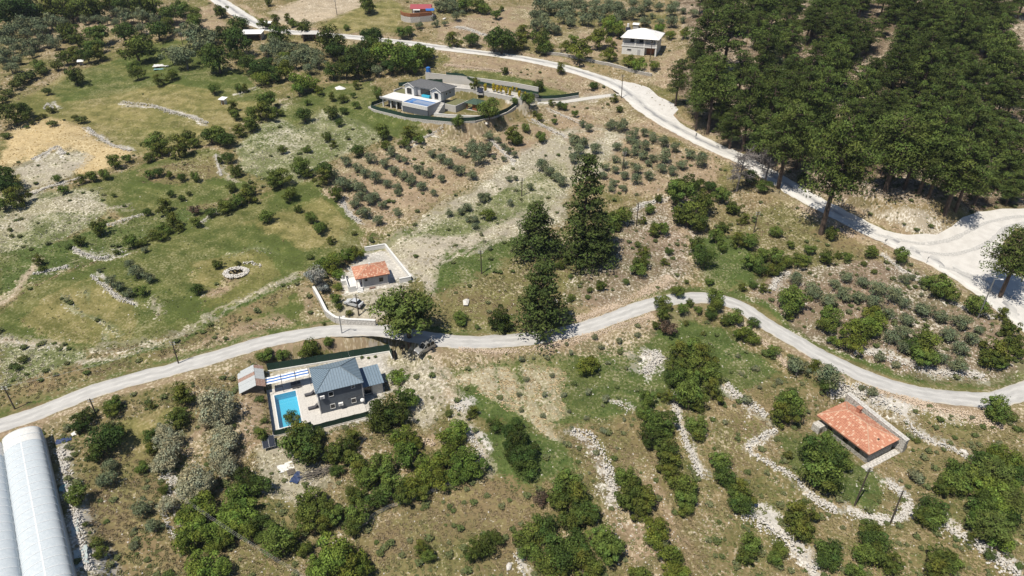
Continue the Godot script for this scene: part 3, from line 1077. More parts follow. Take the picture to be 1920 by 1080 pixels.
# one slope of barrel tiles, each tile its own bent plate; tones shuffled
func tile_slope(parent: Node, a: Vector3, b: Vector3, c: Vector3, d: Vector3, sd: int, row := 0.42, col := 0.30) -> void:
	var r := RandomNumberGenerator.new()
	r.seed = sd
	var base := part(parent, "roof_slope", slab([d, c, b, a] if not d.is_equal_approx(c) else [d, b, a], 0.10), M.tile_red)
	var e := (b - a).normalized()
	var len := (b - a).length()
	var ul := (d - a).dot(e)
	var ur := (c - a).dot(e)
	var rise := d - a - e * ul
	var rl := rise.length()
	var up := rise.normalized()
	var n := up.cross(e)
	if n.y < 0:
		n = -n
	var sts := [tool(), tool(), tool()]
	var rows := int(rl / row)
	for j in rows:
		var t0 := float(j) / rows
		var lo := ul * (t0 + 0.5 / rows)
		var hi := len - (len - ur) * (t0 + 0.5 / rows)
		var m := int((hi - lo) / col)
		for i in m:
			var tone := 0
			var q := r.randf()
			if q < 0.22:
				tone = 1
			elif q < 0.38:
				tone = 2
			var u := lo + (hi - lo) * (i + 0.5) / m
			var p := a + e * u + rise * t0 + n * (0.03 + r.randf() * 0.012)
			var f := up * (rl / rows + 0.06)
			var w := e * (hi - lo) / m * 0.5
			var st: SurfaceTool = sts[tone]
			var lift := n * 0.06
			var l0 := p - w + lift
			var l1 := p - w * 0.45 + n * 0.085 + lift
			var r1 := p + w * 0.45 + n * 0.085 + lift
			var r0 := p + w + lift
			var down := -lift * 0.9
			quad(st, l0, l0 + f + down, l1 + f + down, l1)
			quad(st, l1, l1 + f + down, r1 + f + down, r1)
			quad(st, r1, r1 + f + down, r0 + f + down, r0)
			quad(st, l0 - n * 0.06, l0, l1, l1 - n * 0.09)
			quad(st, l1 - n * 0.09, l1, r1, r1 - n * 0.09)
			quad(st, r1 - n * 0.09, r1, r0, r0 - n * 0.06)
	for k in 3:
		var o := part(base, "roof_tiles", done(sts[k]), [M.tile, M.tile_pale, M.tile_red][k])
		o.set_meta("kind", "stuff")

func hip_tiles(parent: Node, x0: float, x1: float, z0: float, z1: float, y: float, rise: float, r0: Vector2, r1: Vector2, sd: int) -> void:
	var fl := Vector3(x0, y, z1)
	var fr := Vector3(x1, y, z1)
	var br := Vector3(x1, y, z0)
	var bl := Vector3(x0, y, z0)
	var a := Vector3(r0.x, y + rise, r0.y)
	var b := Vector3(r1.x, y + rise, r1.y)
	# the ridge runs from a (far) to b (near) along z, or along x
	if absf(a.z - b.z) > absf(a.x - b.x):
		tile_slope(parent, fl, fr, b, b, sd)
		tile_slope(parent, fr, br, a, b, sd + 1)
		tile_slope(parent, br, bl, a, a, sd + 2)
		tile_slope(parent, bl, fl, b, a, sd + 3)
		for q in [[fl, b], [fr, b], [bl, a], [br, a], [a, b]]:
			part(parent, "ridge_cap", bar_mesh(q[0] + Vector3(0, 0.08, 0), q[1] + Vector3(0, 0.10, 0), 0.12, 6), M.tile_ridge)
	else:
		tile_slope(parent, fl, fr, b, a, sd)
		tile_slope(parent, fr, br, b, b, sd + 1)
		tile_slope(parent, br, bl, a, b, sd + 2)
		tile_slope(parent, bl, fl, a, a, sd + 3)
		for q in [[fl, a], [fr, b], [bl, a], [br, b], [a, b]]:
			part(parent, "ridge_cap", bar_mesh(q[0] + Vector3(0, 0.08, 0), q[1] + Vector3(0, 0.10, 0), 0.12, 6), M.tile_ridge)

# a fence of mesh panels between posts, in the parent's axes; points at foot height
func fence(parent: Node, pts: Array, h: float, mat: Material, gap := 2.4) -> void:
	var posts := []
	for k in pts.size() - 1:
		var a: Vector3 = pts[k]
		var b: Vector3 = pts[k + 1]
		var n := maxi(1, roundi(a.distance_to(b) / gap))
		for i in n:
			var p := a.lerp(b, float(i) / n)
			var q := a.lerp(b, float(i + 1) / n)
			var u := Vector3(0, h, 0)
			var s := Vector3(b.z - a.z, 0, a.x - b.x).normalized() * 0.015
			var sag := Vector3(0, -0.05 - 0.06 * rng.randf(), 0)
			var st := tool()
			var mid := p.lerp(q, 0.5)
			for e in [[p, mid, u, u + sag], [mid, q, u + sag, u]]:
				quad(st, e[0] + s, e[0] + s + e[2], e[1] + s + e[3], e[1] + s)
				quad(st, e[1] - s, e[1] - s + e[3], e[0] - s + e[2], e[0] - s)
				quad(st, e[0] + s + e[2], e[0] - s + e[2], e[1] - s + e[3], e[1] + s + e[3])
			part(parent, "mesh_panel", done(st), mat)
			posts.append(p)
		if k == pts.size() - 2:
			posts.append(b)
	var pm := bar_mesh(Vector3(0, -0.2, 0), Vector3(0, h + 0.06, 0), 0.035, 6)
	for p in posts:
		part(parent, "post", pm, M.dark_metal, Transform3D(Basis(), p))

func table_set(f: Transform3D) -> void:
	var t := thing("dining_table", "dark outdoor dining table under the striped awning", "table", f * at(-3.4, 0.16, -10.2))
	part(t, "tabletop", box_mesh(Vector3(1.9, 0.05, 0.9), Vector3(0, 0.74, 0)), M.dark_metal)
	for sx in [-0.8, 0.8]:
		for sz in [-0.35, 0.35]:
			part(t, "leg", bar_mesh(Vector3(sx, 0, sz), Vector3(sx, 0.72, sz), 0.035), M.dark_metal)
	for k in 2:
		var b := thing("bench", "dark bench drawn up to the outdoor dining table", "bench", f * at(-3.4, 0.16, -10.2 + (0.75 if k else -0.75)), "benches at the outdoor table")
		part(b, "seat", box_mesh(Vector3(1.8, 0.05, 0.35), Vector3(0, 0.44, 0)), M.dark_metal)
		for sx in [-0.75, 0.75]:
			part(b, "leg", box_mesh(Vector3(0.06, 0.42, 0.3), Vector3(sx, 0.21, 0)), M.dark_metal)

func lounger(f: Transform3D, x: float, z: float, label: String) -> void:
	var t := thing("sun_lounger", label, "sun lounger", f * at(x, 0.16, z), "sun loungers by the pool")
	part(t, "frame", box_mesh(Vector3(1.95, 0.08, 0.72), Vector3(0, 0.28, 0)), M.dark_metal)
	part(t, "mattress", box_mesh(Vector3(1.25, 0.10, 0.66), Vector3(-0.33, 0.37, 0)), M.grey_cloth)
	part(t, "backrest", box_mesh(Vector3(0.85, 0.10, 0.66)), M.grey_cloth, Transform3D(Basis(Vector3(0, 0, 1), 0.75), Vector3(0.58, 0.62, 0)))
	for sx in [-0.85, 0.85]:
		for sz in [-0.3, 0.3]:
			part(t, "leg", box_mesh(Vector3(0.06, 0.26, 0.06), Vector3(sx, 0.13, sz)), M.dark_metal)

func build_pool_house() -> void:
	var f: Transform3D = pads.pool
	# paved terrace round the pool
	var t := thing("paved_terrace", "pale paved terrace round the swimming pool and the dark house", "terrace", f)
	var y := 0.15
	var slabs := [[-8.9, -3.5, -11.0, -9.0], [-8.9, -8.0, -9.0, 1.3], [-3.5, -0.01, -11.0, 1.3], [-8.9, 0.0, 1.3, 2.6], [0.0, 8.2, 0.01, 2.6], [-2.0, 8.2, 2.6, 3.9]]
	for s in slabs:
		var nx := maxi(1, roundi((s[1] - s[0]) / 1.2))
		var nz := maxi(1, roundi((s[3] - s[2]) / 1.2))
		for i in nx:
			for j in nz:
				var x0: float = lerpf(s[0], s[1], float(i) / nx)
				var x1: float = lerpf(s[0], s[1], float(i + 1) / nx)
				var z0: float = lerpf(s[2], s[3], float(j) / nz)
				var z1: float = lerpf(s[2], s[3], float(j + 1) / nz)
				part(t, "paving_slab", span(x0 + 0.008, x1 - 0.008, y - 0.12, y + rng.randf() * 0.006, z0 + 0.008, z1 - 0.008), M.paving)
	part(t, "terrace_edge", span(-9.1, -8.92, -1.6, 0.22, -11.0, 2.7), M.concrete)
	part(t, "terrace_edge", span(-9.1, -0.2, -1.6, 0.2, 2.62, 2.8), M.concrete)
	part(t, "terrace_edge", span(-2.2, 8.4, -1.6, 0.2, 3.92, 4.12), M.stone_pale)
	part(t, "terrace_bed", span(-3.4, 8.1, -0.6, 0.02, -11.0, 3.9), M.concrete)
	# pool
	var p := thing("swimming_pool", "turquoise rectangular swimming pool with white coping beside the dark house", "swimming pool", f)
	var st := tool()
	var px0 := -7.8
	var px1 := -3.7
	var pz0 := -8.8
	var pz1 := 1.1
	box(st, Vector3((px0 + px1) / 2, -1.35, (pz0 + pz1) / 2), Vector3(px1 - px0 + 0.3, 0.1, pz1 - pz0 + 0.3))
	box(st, Vector3(px0 - 0.07, -0.62, (pz0 + pz1) / 2), Vector3(0.14, 1.5, pz1 - pz0 + 0.28))
	box(st, Vector3(px1 + 0.07, -0.62, (pz0 + pz1) / 2), Vector3(0.14, 1.5, pz1 - pz0 + 0.28))
	box(st, Vector3((px0 + px1) / 2, -0.62, pz0 - 0.07), Vector3(px1 - px0 - 0.01, 1.5, 0.14))
	box(st, Vector3((px0 + px1) / 2, -0.62, pz1 + 0.07), Vector3(px1 - px0 - 0.01, 1.5, 0.14))
	part(p, "pool_lining", done(st), M.pool_lining)
	part(p, "pool_floor", span(px0, px1, -1.295, -1.28, pz0, pz1), M.pool_lining)
	part(p, "water", ripple(px0 + 0.005, px1 - 0.005, pz0 + 0.005, pz1 - 0.005, 0.02, 0.35), M.water)
	for c in [[px0 - 0.2, px1 + 0.2, pz0 - 0.22, pz0 - 0.001], [px0 - 0.2, px1 + 0.2, pz1 + 0.001, pz1 + 0.2], [px0 - 0.2, px0 - 0.001, pz0, pz1], [px1 + 0.001, px1 + 0.2, pz0, pz1]]:
		part(p, "coping", span(c[0], c[1], 0.135, 0.19, c[2], c[3]), M.white)
	# the house
	var h := thing("pool_house", "two storey dark slate house with blue grey metal hip roof beside pool", "house", f * at(0, 0.0, 0))
	part(h, "wall", span(0, 8.3, 0, 5.45, -7.5, 0), M.slate)
	part(h, "corner_trim", span(-0.06, 0.10, 0.16, 5.4, -0.06, 0.06), M.grey_wall)
	part(h, "side_wall_panel", span(-0.05, -0.003, 0.16, 5.4, -7.4, -0.07), M.grey_wall)
	part(h, "corner_trim", span(8.18, 8.38, 0.0, 5.4, -0.18, 0.07), M.grey_wall)
	for z in [-5.6, -1.9]:
		window(h, -0.055, 1.35, z, 1.6, 2.2, -90)
		window(h, -0.055, 4.1, z, 1.5, 1.3, -90)
	window(h, 2.4, 4.35, 0.0, 0.95, 1.15)
	window(h, 2.35, 1.35, 0.0, 0.95, 1.15)
	window(h, 6.35, 1.45, 0.0, 0.95, 1.15)
	window(h, 6.6, 4.75, 0.0, 0.75, 0.6)
	hip_metal(h, -0.35, 8.65, -7.9, 0.35, 5.5, 1.75, Vector2(3.3, -3.9), Vector2(5.1, -3.9), M.steel_blue, M.steel_seam, M.steel_seam)
	for q in [[0.75, 4.25], [3.85, 1.55]]:
		var ac := part(h, "air_conditioner", box_mesh(Vector3(0.85, 0.62, 0.34), Vector3(q[0], q[1], 0.24)), M.white_metal)
		part(ac, "fan_grille", box_mesh(Vector3(0.45, 0.45, 0.02), Vector3(q[0] - 0.1, q[1], 0.42)), M.grey_wall)
	part(h, "awning_bar", bar_mesh(Vector3(5.3, 2.35, 0.25), Vector3(7.9, 2.55, 0.25), 0.05), M.dark_metal)
	var dish := SphereMesh.new()
	dish.radius = 0.4; dish.height = 0.24; dish.radial_segments = 16; dish.rings = 6
	part(h, "satellite_dish", dish, M.white_metal, Transform3D(Basis(Vector3(1, 0, 0), 1.1), Vector3(7.9, 1.3, 0.35)))
	# side annex
	part(h, "annex_wall", span(8.35, 12.4, 0, 2.6, -6.9, -2.2), M.slate)
	part(h, "annex_wall", span(8.42, 8.62, 0, 2.95, -2.15, -1.6), M.grey_wall)
	part(h, "annex_front", span(10.4, 12.42, 0, 2.6, -2.18, -2.0), M.white)
	window(h, 9.5, 1.3, -2.18, 1.6, 1.9)  # dark glass stands in for the shade inside the open annex front
	metal_slope(h, Vector3(8.45, 2.85, -1.35), Vector3(12.7, 2.85, -1.35), Vector3(12.7, 3.25, -7.1), Vector3(8.45, 3.25, -7.1), M.steel_blue, M.steel_seam)
	# striped awning
	var a := thing("striped_awning", "blue and white striped awning on posts between shed and dark house", "awning", f)
	for k in 5:
		var z0 := -11.5 + 2.3 * k / 5.0
		var z1 := -11.5 + 2.3 * (k + 1) / 5.0
		var s2 := tool()
		for i in 16:
			var xa := -8.7 + 8.2 * i / 16.0
			var xb := -8.7 + 8.2 * (i + 1) / 16.0
			var ya := 2.85 + 0.03 * sin(i * 1.57) + 0.012 * k
			var yb := 2.85 + 0.03 * sin((i + 1) * 1.57) + 0.012 * k
			quad(s2, Vector3(xa, ya, z1), Vector3(xa, ya, z0), Vector3(xb, yb, z0), Vector3(xb, yb, z1))
		part(a, "awning_stripe", done(s2), M.white_stripe if k % 2 == 0 else M.blue_stripe)
	for x in [-8.6, -5.9, -3.2, -0.6]:
		part(a, "post", bar_mesh(Vector3(x, 0.1, -9.2), Vector3(x, 2.95, -9.2), 0.05), M.dark_metal)
		part(a, "rafter", bar_mesh(Vector3(x, 2.98, -11.6), Vector3(x, 3.0, -9.15), 0.04), M.dark_metal)
	table_set(f)
	lounger(f, -1.25, -6.3, "grey sun lounger between the pool and the house, nearer the awning")
	lounger(f, -1.15, -2.1, "grey sun lounger between the pool and the house, nearer the front wall")
	# fences
	var g := thing("green_mesh_fence", "long dark green mesh fence on a white kerb behind the pool house", "fence", f)
	fence(g, [Vector3(-8.2, 0.35, -17.2), Vector3(16.6, 0.35, -14.4), Vector3(16.6, 0.35, -11.6)], 1.75, M.mesh_green)
	var kerb := PackedVector3Array([Vector3(-8.2, 0, -17.15), Vector3(16.6, 0, -14.35), Vector3(16.6, 0, -11.6)])
	part(g, "kerb", wall_run(kerb, 0.3, 0.8, 0.32), M.white)
	g = thing("green_mesh_fence", "green mesh fence along the front edge of the pool terrace", "fence", f)
	fence(g, [Vector3(-8.8, 0.2, 2.72), Vector3(-2.2, 0.2, 2.9), Vector3(-2.0, 0.2, 4.0), Vector3(8.3, 0.2, 4.0)], 1.25, M.mesh_green)
	g = thing("dark_side_fence", "dark metal mesh fence along the far side of the pool", "fence", f)
	fence(g, [Vector3(-9.0, 0.2, 2.5), Vector3(-9.0, 0.2, -10.9)], 1.15, M.dark_metal, 2.2)
	# shed with a rusty sheet roof
	var s := thing("metal_roofed_shed", "small shed with pale sheet metal roof rusty on one side, beside striped awning", "shed", f)
	part(s, "wall", span(-13.2, -9.4, -0.6, 2.0, -16.0, -10.0), M.old_wood)
	for j in 6:
		for side in 2:
			var z0 := -16.6 + 7.0 * j / 6.0
			var z1 := -16.6 + 7.0 * (j + 1) / 6.0 - 0.03
			var lift := 0.012 * (j % 2)
			if side == 0:
				part(s, "roof_sheet", slab([Vector3(-10.6, 3.0 + lift, z0), Vector3(-10.6, 3.0 + lift, z1), Vector3(-13.9, 1.9 + lift, z1), Vector3(-13.9, 1.9 + lift, z0)], 0.04), M.rust if j == 2 else M.sheet)
			else:
				part(s, "roof_sheet", slab([Vector3(-10.55, 3.0 + lift, z1), Vector3(-10.55, 3.0 + lift, z0), Vector3(-8.9, 2.2 + lift, z0), Vector3(-8.9, 2.2 + lift, z1)], 0.04), M.rust if j in [0, 4, 5] else M.sheet)
	var fr := tool()
	tri(fr, Vector3(-13.2, 2.0, -10.0), Vector3(-10.6, 2.9, -10.0), Vector3(-9.4, 2.0, -10.0))
	part(s, "gable", done(fr), M.old_wood)
	# solar collector on the slope below the pool
	var so := thing("solar_collector", "tilted dark solar panel on a frame below the pool corner", "solar panel", ground_frame(f, -10.0, 4.3, 22))
	for k in 2:
		var pn := part(so, "panel", box_mesh(Vector3(1.0, 0.08, 2.1)), M.panel_blue, Transform3D(Basis(Vector3(1, 0, 0), 0.5), Vector3(-0.55 + 1.1 * k, 1.0, 0)))
		part(pn, "panel_frame", box_mesh(Vector3(1.06, 0.05, 2.16), Vector3(0, -0.02, 0)), M.galvanised)
	for x in [-0.9, 0.9]:
		part(so, "strut", bar_mesh(Vector3(x, 0, -0.8), Vector3(x, 1.4, -0.8), 0.04), M.galvanised)
		part(so, "strut", bar_mesh(Vector3(x, 0, 0.8), Vector3(x, 0.55, 0.8), 0.04), M.galvanised)
	# gate pillar of the yard
	var gp := thing("gate_leaf", "rusty dark gate leaf at the corner of the gravel yard", "gate", f * at(16.9, 0.0, -11.0, 80))
	part(gp, "gate_panel", box_mesh(Vector3(2.6, 1.5, 0.06), Vector3(1.4, 0.95, 0)), M.pole)
	for x in [0.05, 2.75]:
		part(gp, "gate_post", box_mesh(Vector3(0.14, 1.9, 0.14), Vector3(x, 0.95, 0)), M.pole)

func ripple(x0: float, x1: float, z0: float, z1: float, y: float, cell: float) -> ArrayMesh:
	var nz := FastNoiseLite.new()
	nz.seed = 77
	nz.frequency = 0.8
	var st := SurfaceTool.new()
	st.begin(Mesh.PRIMITIVE_TRIANGLES)
	st.set_smooth_group(0)
	var nx := maxi(2, int((x1 - x0) / cell))
	var nn := maxi(2, int((z1 - z0) / cell))
	for j in nn:
		for i in nx:
			var p := []
			for q in [[0, 0], [1, 0], [1, 1], [0, 1]]:
				var x := lerpf(x0, x1, float(i + q[0]) / nx)
				var z := lerpf(z0, z1, float(j + q[1]) / nn)
				p.append(Vector3(x, y + 0.012 * nz.get_noise_2d(x, z), z))
			for k in [0, 1, 2, 0, 2, 3]:
				st.add_vertex(p[k])
	st.generate_normals()
	return st.commit()

# a frame standing on the terrain, given in another frame's axes
func ground_frame(f: Transform3D, x: float, z: float, yaw: float) -> Transform3D:
	var p := f * Vector3(x, 0, z)
	return Transform3D(Basis(Vector3.UP, deg_to_rad(yaw)), Vector3(p.x, gh(p.x, p.z), p.z))

func ground_run(f: Transform3D, xz: Array) -> PackedVector3Array:
	var out := PackedVector3Array()
	for k in xz.size() / 2 - 1:
		var a := f * Vector3(xz[2 * k], 0, xz[2 * k + 1])
		var b := f * Vector3(xz[2 * k + 2], 0, xz[2 * k + 3])
		var n := maxi(1, int(a.distance_to(b) / 1.6))
		for i in n:
			var p := a.lerp(b, float(i) / n)
			out.append(Vector3(p.x, gh(p.x, p.z), p.z))
	var e := f * Vector3(xz[-2], 0, xz[-1])
	out.append(Vector3(e.x, gh(e.x, e.z), e.z))
	return level_line(out, 1)

func shifted(pts: PackedVector3Array, o: Vector3) -> PackedVector3Array:
	var out := PackedVector3Array()
	for p in pts:
		out.append(p - o)
	return out

# a masonry wall that follows the ground: body with a coping on top
func garden_wall(called: String, label: String, pts: PackedVector3Array, thick: float, below: float, above: float, body: Material, cope: Material) -> Node3D:
	var o := pts[0]
	var t := thing(called, label, "wall", Transform3D(Basis(), o))
	part(t, "wall_body", wall_run(shifted(pts, o), thick, below, above), body)
	part(t, "coping", wall_run(shifted(pts, o - Vector3(0, above + 0.003, 0)), thick + 0.08, 0.0, 0.10), cope)
	return t

func build_tile_cottage() -> void:
	var f: Transform3D = pads.tile
	var h := thing("tile_roofed_cottage", "small white cottage with orange hipped tile roof and porch steps", "house", f)
	part(h, "wall", span(0.0, 5.9, -0.3, 2.9, -5.1, 0.0), M.grey_wall)
	part(h, "wall", span(-1.0, -0.003, -0.3, 2.6, -5.1, -2.2), M.white)
	part(h, "corner_pier", span(-0.08, 0.30, -0.3, 2.92, -0.15, 0.08), M.white)
	part(h, "plinth", span(-0.1, 6.0, -0.3, 0.35, -0.2, 0.14), M.stone_pale)
	window(h, 4.3, 1.55, 0.0, 0.9, 1.0, 0.0, M.pole)
	window(h, 0.9, 2.1, 0.0, 0.6, 0.5, 0.0, M.pole)
	part(h, "door", span(-0.04, 0.0, 0.3, 2.3, -1.9, -0.9), M.pole)
	hip_tiles(h, -1.5, 6.35, -5.6, 0.55, 2.95, 1.35, Vector2(1.9, -2.6), Vector2(3.4, -2.6), 500)
	part(h, "chimney", span(2.2, 2.6, 4.1, 4.75, -3.2, -2.8), M.white)
	# porch and steps
	part(h, "porch_floor", span(-3.2, -0.1, -0.3, 0.55, -5.0, 0.6), M.white)
	part(h, "porch_wall", span(-3.4, -3.2, -0.3, 1.5, -5.0, 0.4), M.white)
	part(h, "porch_wall", span(-3.2, -1.6, -0.3, 1.4, 0.42, 0.62), M.white)
	part(h, "step", span(-1.5, -0.2, -0.3, 0.35, 0.62, 1.0), M.white)
	part(h, "step", span(-1.5, -0.2, -0.3, 0.15, 1.0, 1.4), M.white)
	part(h, "porch_post", bar_mesh(Vector3(-1.3, 0.5, 0.3), Vector3(-1.3, 2.9, 0.3), 0.08), M.white)
	part(h, "window", span(-1.04, -1.0, 1.0, 2.2, -4.4, -3.2), M.glass_dark)
	var b := thing("outdoor_oven", "stubby white outdoor oven with chimney beside the cottage porch", "oven", f * at(-3.9, 0, -3.5))
	part(b, "oven_body", span(-0.6, 0.5, 0, 1.3, -0.7, 0.7), M.white)
	part(b, "chimney", span(-0.3, 0.1, 1.3, 2.1, -0.4, 0.0), M.concrete)
	var lp := thing("timber_pallet_stack", "low stack of reddish boards against the cottage wall", "boards", f * at(1.9, 0.0, 0.75))
	for k in 4:
		part(lp, "board", box_mesh(Vector3(1.3, 0.09, 0.3), Vector3(0.05 * k, 0.06 + 0.1 * k, 0.0)), M.rust)
	garden_wall("yard_wall", "long white rendered wall of the gravel yard beside the cottage", ground_run(f, [3.4, -17.5, 8.6, -17.5, 11.2, 0.4, 8.4, 0.4]), 0.35, 0.8, 1.15, M.white, M.white)
	garden_wall("boundary_wall", "curved white stone boundary wall between the cottage and the road", ground_run(f, [-10.8, -2.6, -10.1, 1.0, -9.2, 6.0, -7.6, 9.0, -5.2, 10.8, 0.3, 13.6]), 0.5, 2.4, 1.45, M.stone_pale, M.white)

func build_stone_house() -> void:
	var f: Transform3D = pads.stone
	var h := thing("stone_house", "stone house with long orange hipped tile roof against a retaining wall", "house", f)
	part(h, "wall", span(-0.2, 6.4, -0.6, 2.75, -10.2, 0.0), M.stone)
	part(h, "door", span(-0.26, -0.2, 0.1, 2.1, -8.6, -7.7), M.pole)
	part(h, "window", span(-0.26, -0.2, 1.0, 2.0, -5.2, -4.2), M.glass_dark)
	part(h, "window", span(-0.26, -0.2, 1.0, 2.0, -2.6, -1.7), M.glass_dark)
	hip_tiles(h, -1.0, 7.05, -10.9, 0.5, 2.8, 1.6, Vector2(3.4, -8.2), Vector2(3.4, -3.9), 600)
	part(h, "eave_board", span(-0.92, 6.98, 2.58, 2.69, 0.40, 0.46), M.rust)
	part(h, "eave_board", span(-0.96, -0.90, 2.58, 2.69, -10.8, 0.40), M.rust)
	part(h, "chimney", span(5.3, 6.0, 3.3, 4.7, -7.7, -7.0), M.tile_red)
	part(h, "chimney_cap", span(5.2, 6.1, 4.7, 4.8, -7.8, -6.9), M.tile_red)
	part(h, "vent_hole", box_mesh(Vector3(0.3, 0.16, 0.3), Vector3(2.9, 3.62, -0.9)), M.pole)
	var sh := part(h, "lean_to", span(-2.0, -0.3, -0.6, 1.6, -10.6, -9.0), M.stone_pale)
	part(sh, "shaded_entry_panel", span(-1.8, -1.0, 0.1, 1.2, -9.0, -8.97), M.old_wood)  # added wood panel, its dark tone stands for the shaded lean-to opening
	part(h, "stone_plinth", span(-1.6, 7.4, -0.7, 0.06, 0.15, 1.3), M.stone_pale)
	# wall behind, falling towards its near end
	var t := thing("retaining_wall", "pale stone retaining wall behind the stone house, sloping down to one end", "wall", f)
	var st := tool()
	var a0 := Vector3(7.6, -0.6, -11.6)
	var a1 := Vector3(8.5, -0.6, -11.6)
	var b0 := Vector3(7.6, -0.6, 1.4)
	var b1 := Vector3(8.5, -0.6, 1.4)
	var ua := Vector3(0, 4.6, 0)
	var ub := Vector3(0, 3.5, 0)
	quad(st, a0, b0, b0 + ub, a0 + ua)
	quad(st, b1, a1, a1 + ua, b1 + ub)
	quad(st, b0, b1, b1 + ub, b0 + ub)
	quad(st, a1, a0, a0 + ua, a1 + ua)
	part(t, "wall_body", done(st), M.stone)
	var r := RandomNumberGenerator.new()
	r.seed = 31
	var xs := []
	for k in 900:
		var z := r.randf_range(-11.5, 1.3)
		var top := lerpf(3.9, 2.8, (z + 11.6) / 13.0)
		var s := r.randf_range(0.26, 0.46)
		xs.append(Transform3D(Basis(Vector3(0, 0, 1), PI / 2) * Basis(Vector3.UP, r.randf() * TAU).scaled(Vector3(s, s * 0.42, s)), Vector3(7.6, r.randf_range(-0.4, top), z)))
	many(t, "facing_stones", rock_mesh(301), M.stone_pale, xs)
	part(t, "coping", slab([a0 + ua + Vector3(-0.05, 0.1, -0.05), a1 + ua + Vector3(0.05, 0.1, -0.05), b1 + ub + Vector3(0.05, 0.1, 0.05), b0 + ub + Vector3(-0.05, 0.1, 0.05)], 0.098), M.stone_pale)

func build_villa() -> void:
	var f: Transform3D = pads.villa
	var h := thing("hillside_villa", "grey and white villa with grey hipped roof above a terrace with pool", "house", f)
	# lower storey under the terrace
	part(h, "lower_wall", span(-7.6, 10.6, -0.2, 2.9, -8.0, -0.6), M.grey_wall)
	for x in [-8.0, -4.6, -2.2, 0.2]:
		part(h, "column", span(x - 0.2, x + 0.2, -0.2, 2.9, 1.2, 1.6), M.white)
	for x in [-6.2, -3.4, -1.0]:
		window(h, x, 1.2, -0.6, 1.7, 2.2, 0.0, M.grey_wall)  # dark glass panes painted in for the shaded openings under the terrace
	part(h, "terrace_slab", span(-8.6, 0.9, 2.9, 3.2, -5.2, 2.2), M.white)
	part(h, "terrace_slab", span(0.9, 11.4, 2.9, 3.2, -5.2, -3.0), M.white)
	part(h, "terrace_roof_edge", span(-8.7, 0.9, 3.2, 3.45, 1.9, 2.3), M.grey_wall)
	# pool body
	part(h, "pool_wall", span(0.95, 11.4, -0.2, 2.0, 1.9, 2.2), M.slate)
	part(h, "pool_wall", span(0.95, 11.4, 2.003, 3.22, 1.85, 2.3), M.white)
	part(h, "pool_wall", span(11.2, 11.45, -0.2, 3.3, -5.2, 1.84), M.grey_wall)
	part(h, "pool_wall", span(0.95, 1.15, 1.8, 3.22, -2.99, 1.84), M.white)
	part(h, "pool_floor", span(1.16, 11.19, 2.2, 2.3, -2.99, 1.84), M.pool_lining_far)
	part(h, "pool_lining", span(1.16, 1.2, 2.3, 3.18, -2.98, 1.83), M.pool_lining_far)
	part(h, "pool_lining", span(1.2, 11.19, 2.3, 3.18, -2.985, -2.95), M.pool_lining_far)
	part(h, "pool_lining", span(1.2, 11.19, 2.3, 3.18, 1.78, 1.83), M.pool_lining_far)
	part(h, "pool_water", ripple(1.2, 11.19, -2.95, 1.78, 3.17, 0.5), M.water_far)
	part(h, "pool_steps", span(1.9, 3.2, 2.3, 3.0, -2.6, 1.2), M.pool_lining_far)
	# upper storey
	part(h, "wall", span(-3.5, 11.4, 3.2, 6.1, -12.8, -6.4), M.grey_wall)
	part(h, "bay_wall", span(-3.6, 0.2, 3.2, 6.1, -6.4, -5.0), M.white)
	part(h, "bay_wall", span(7.8, 11.45, 3.2, 6.1, -6.4, -5.0), M.white)
	window(h, -1.7, 4.6, -5.0, 2.2, 2.2)
	window(h, 9.6, 4.6, -5.0, 1.7, 2.2)
	window(h, 4.0, 4.7, -6.4, 4.4, 2.3)
	part(h, "jacuzzi", span(3.0, 6.2, 3.2, 3.9, -6.3, -5.4), M.pool_lining)
	for x in [-7.8, -5.9]:
		window(h, 11.4, 4.9, x - 2.2, 0.9, 1.0, 90)
	# roof: main hip and two gabled bays
	hip_metal(h, -4.1, 12.0, -13.3, -5.9, 6.15, 1.6, Vector2(-0.4, -9.6), Vector2(8.4, -9.6), M.grey_roof, M.grey_roof, M.grey_roof)
	for q in [[-4.0, 0.6], [7.4, 11.85]]:
		var mx: float = (q[0] + q[1]) / 2
		part(h, "gable_slope", slab([Vector3(mx, 7.35, -8.5), Vector3(mx, 7.35, -4.6), Vector3(q[0], 6.2, -4.6), Vector3(q[0], 6.2, -8.5)], 0.14), M.grey_roof)
		part(h, "gable_slope", slab([Vector3(mx, 7.35, -4.6), Vector3(mx, 7.35, -8.5), Vector3(q[1], 6.2, -8.5), Vector3(q[1], 6.2, -4.6)], 0.14), M.grey_roof)
		var st := tool()
		tri(st, Vector3(q[0] + 0.3, 6.1, -5.0), Vector3(mx, 7.2, -5.0), Vector3(q[1] - 0.3, 6.1, -5.0))
		part(h, "gable", done(st), M.white)
		part(h, "barge_board", bar_mesh(Vector3(q[0], 6.2, -4.58), Vector3(mx, 7.36, -4.58), 0.09, 4), M.white)
		part(h, "barge_board", bar_mesh(Vector3(q[1], 6.2, -4.58), Vector3(mx, 7.36, -4.58), 0.09, 4), M.white)
	# terrace planter and stair
	part(h, "planter_wall", span(-8.6, -4.2, 3.2, 3.9, -9.6, -9.3), M.stone_pale)
	part(h, "planter_bed", span(-8.4, -4.2, 2.6, 3.35, -9.3, -5.3), M.lawn)
	part(h, "planter_wall", span(-8.7, -8.42, 2.6, 3.9, -9.6, -5.0), M.stone_pale)
	for k in 8:
		part(h, "stair_step", span(11.6, 13.0, -0.2, 2.9 - 0.36 * k, -4.9 + 0.55 * k, -4.9 + 0.55 * (k + 1) - 0.003), M.concrete)
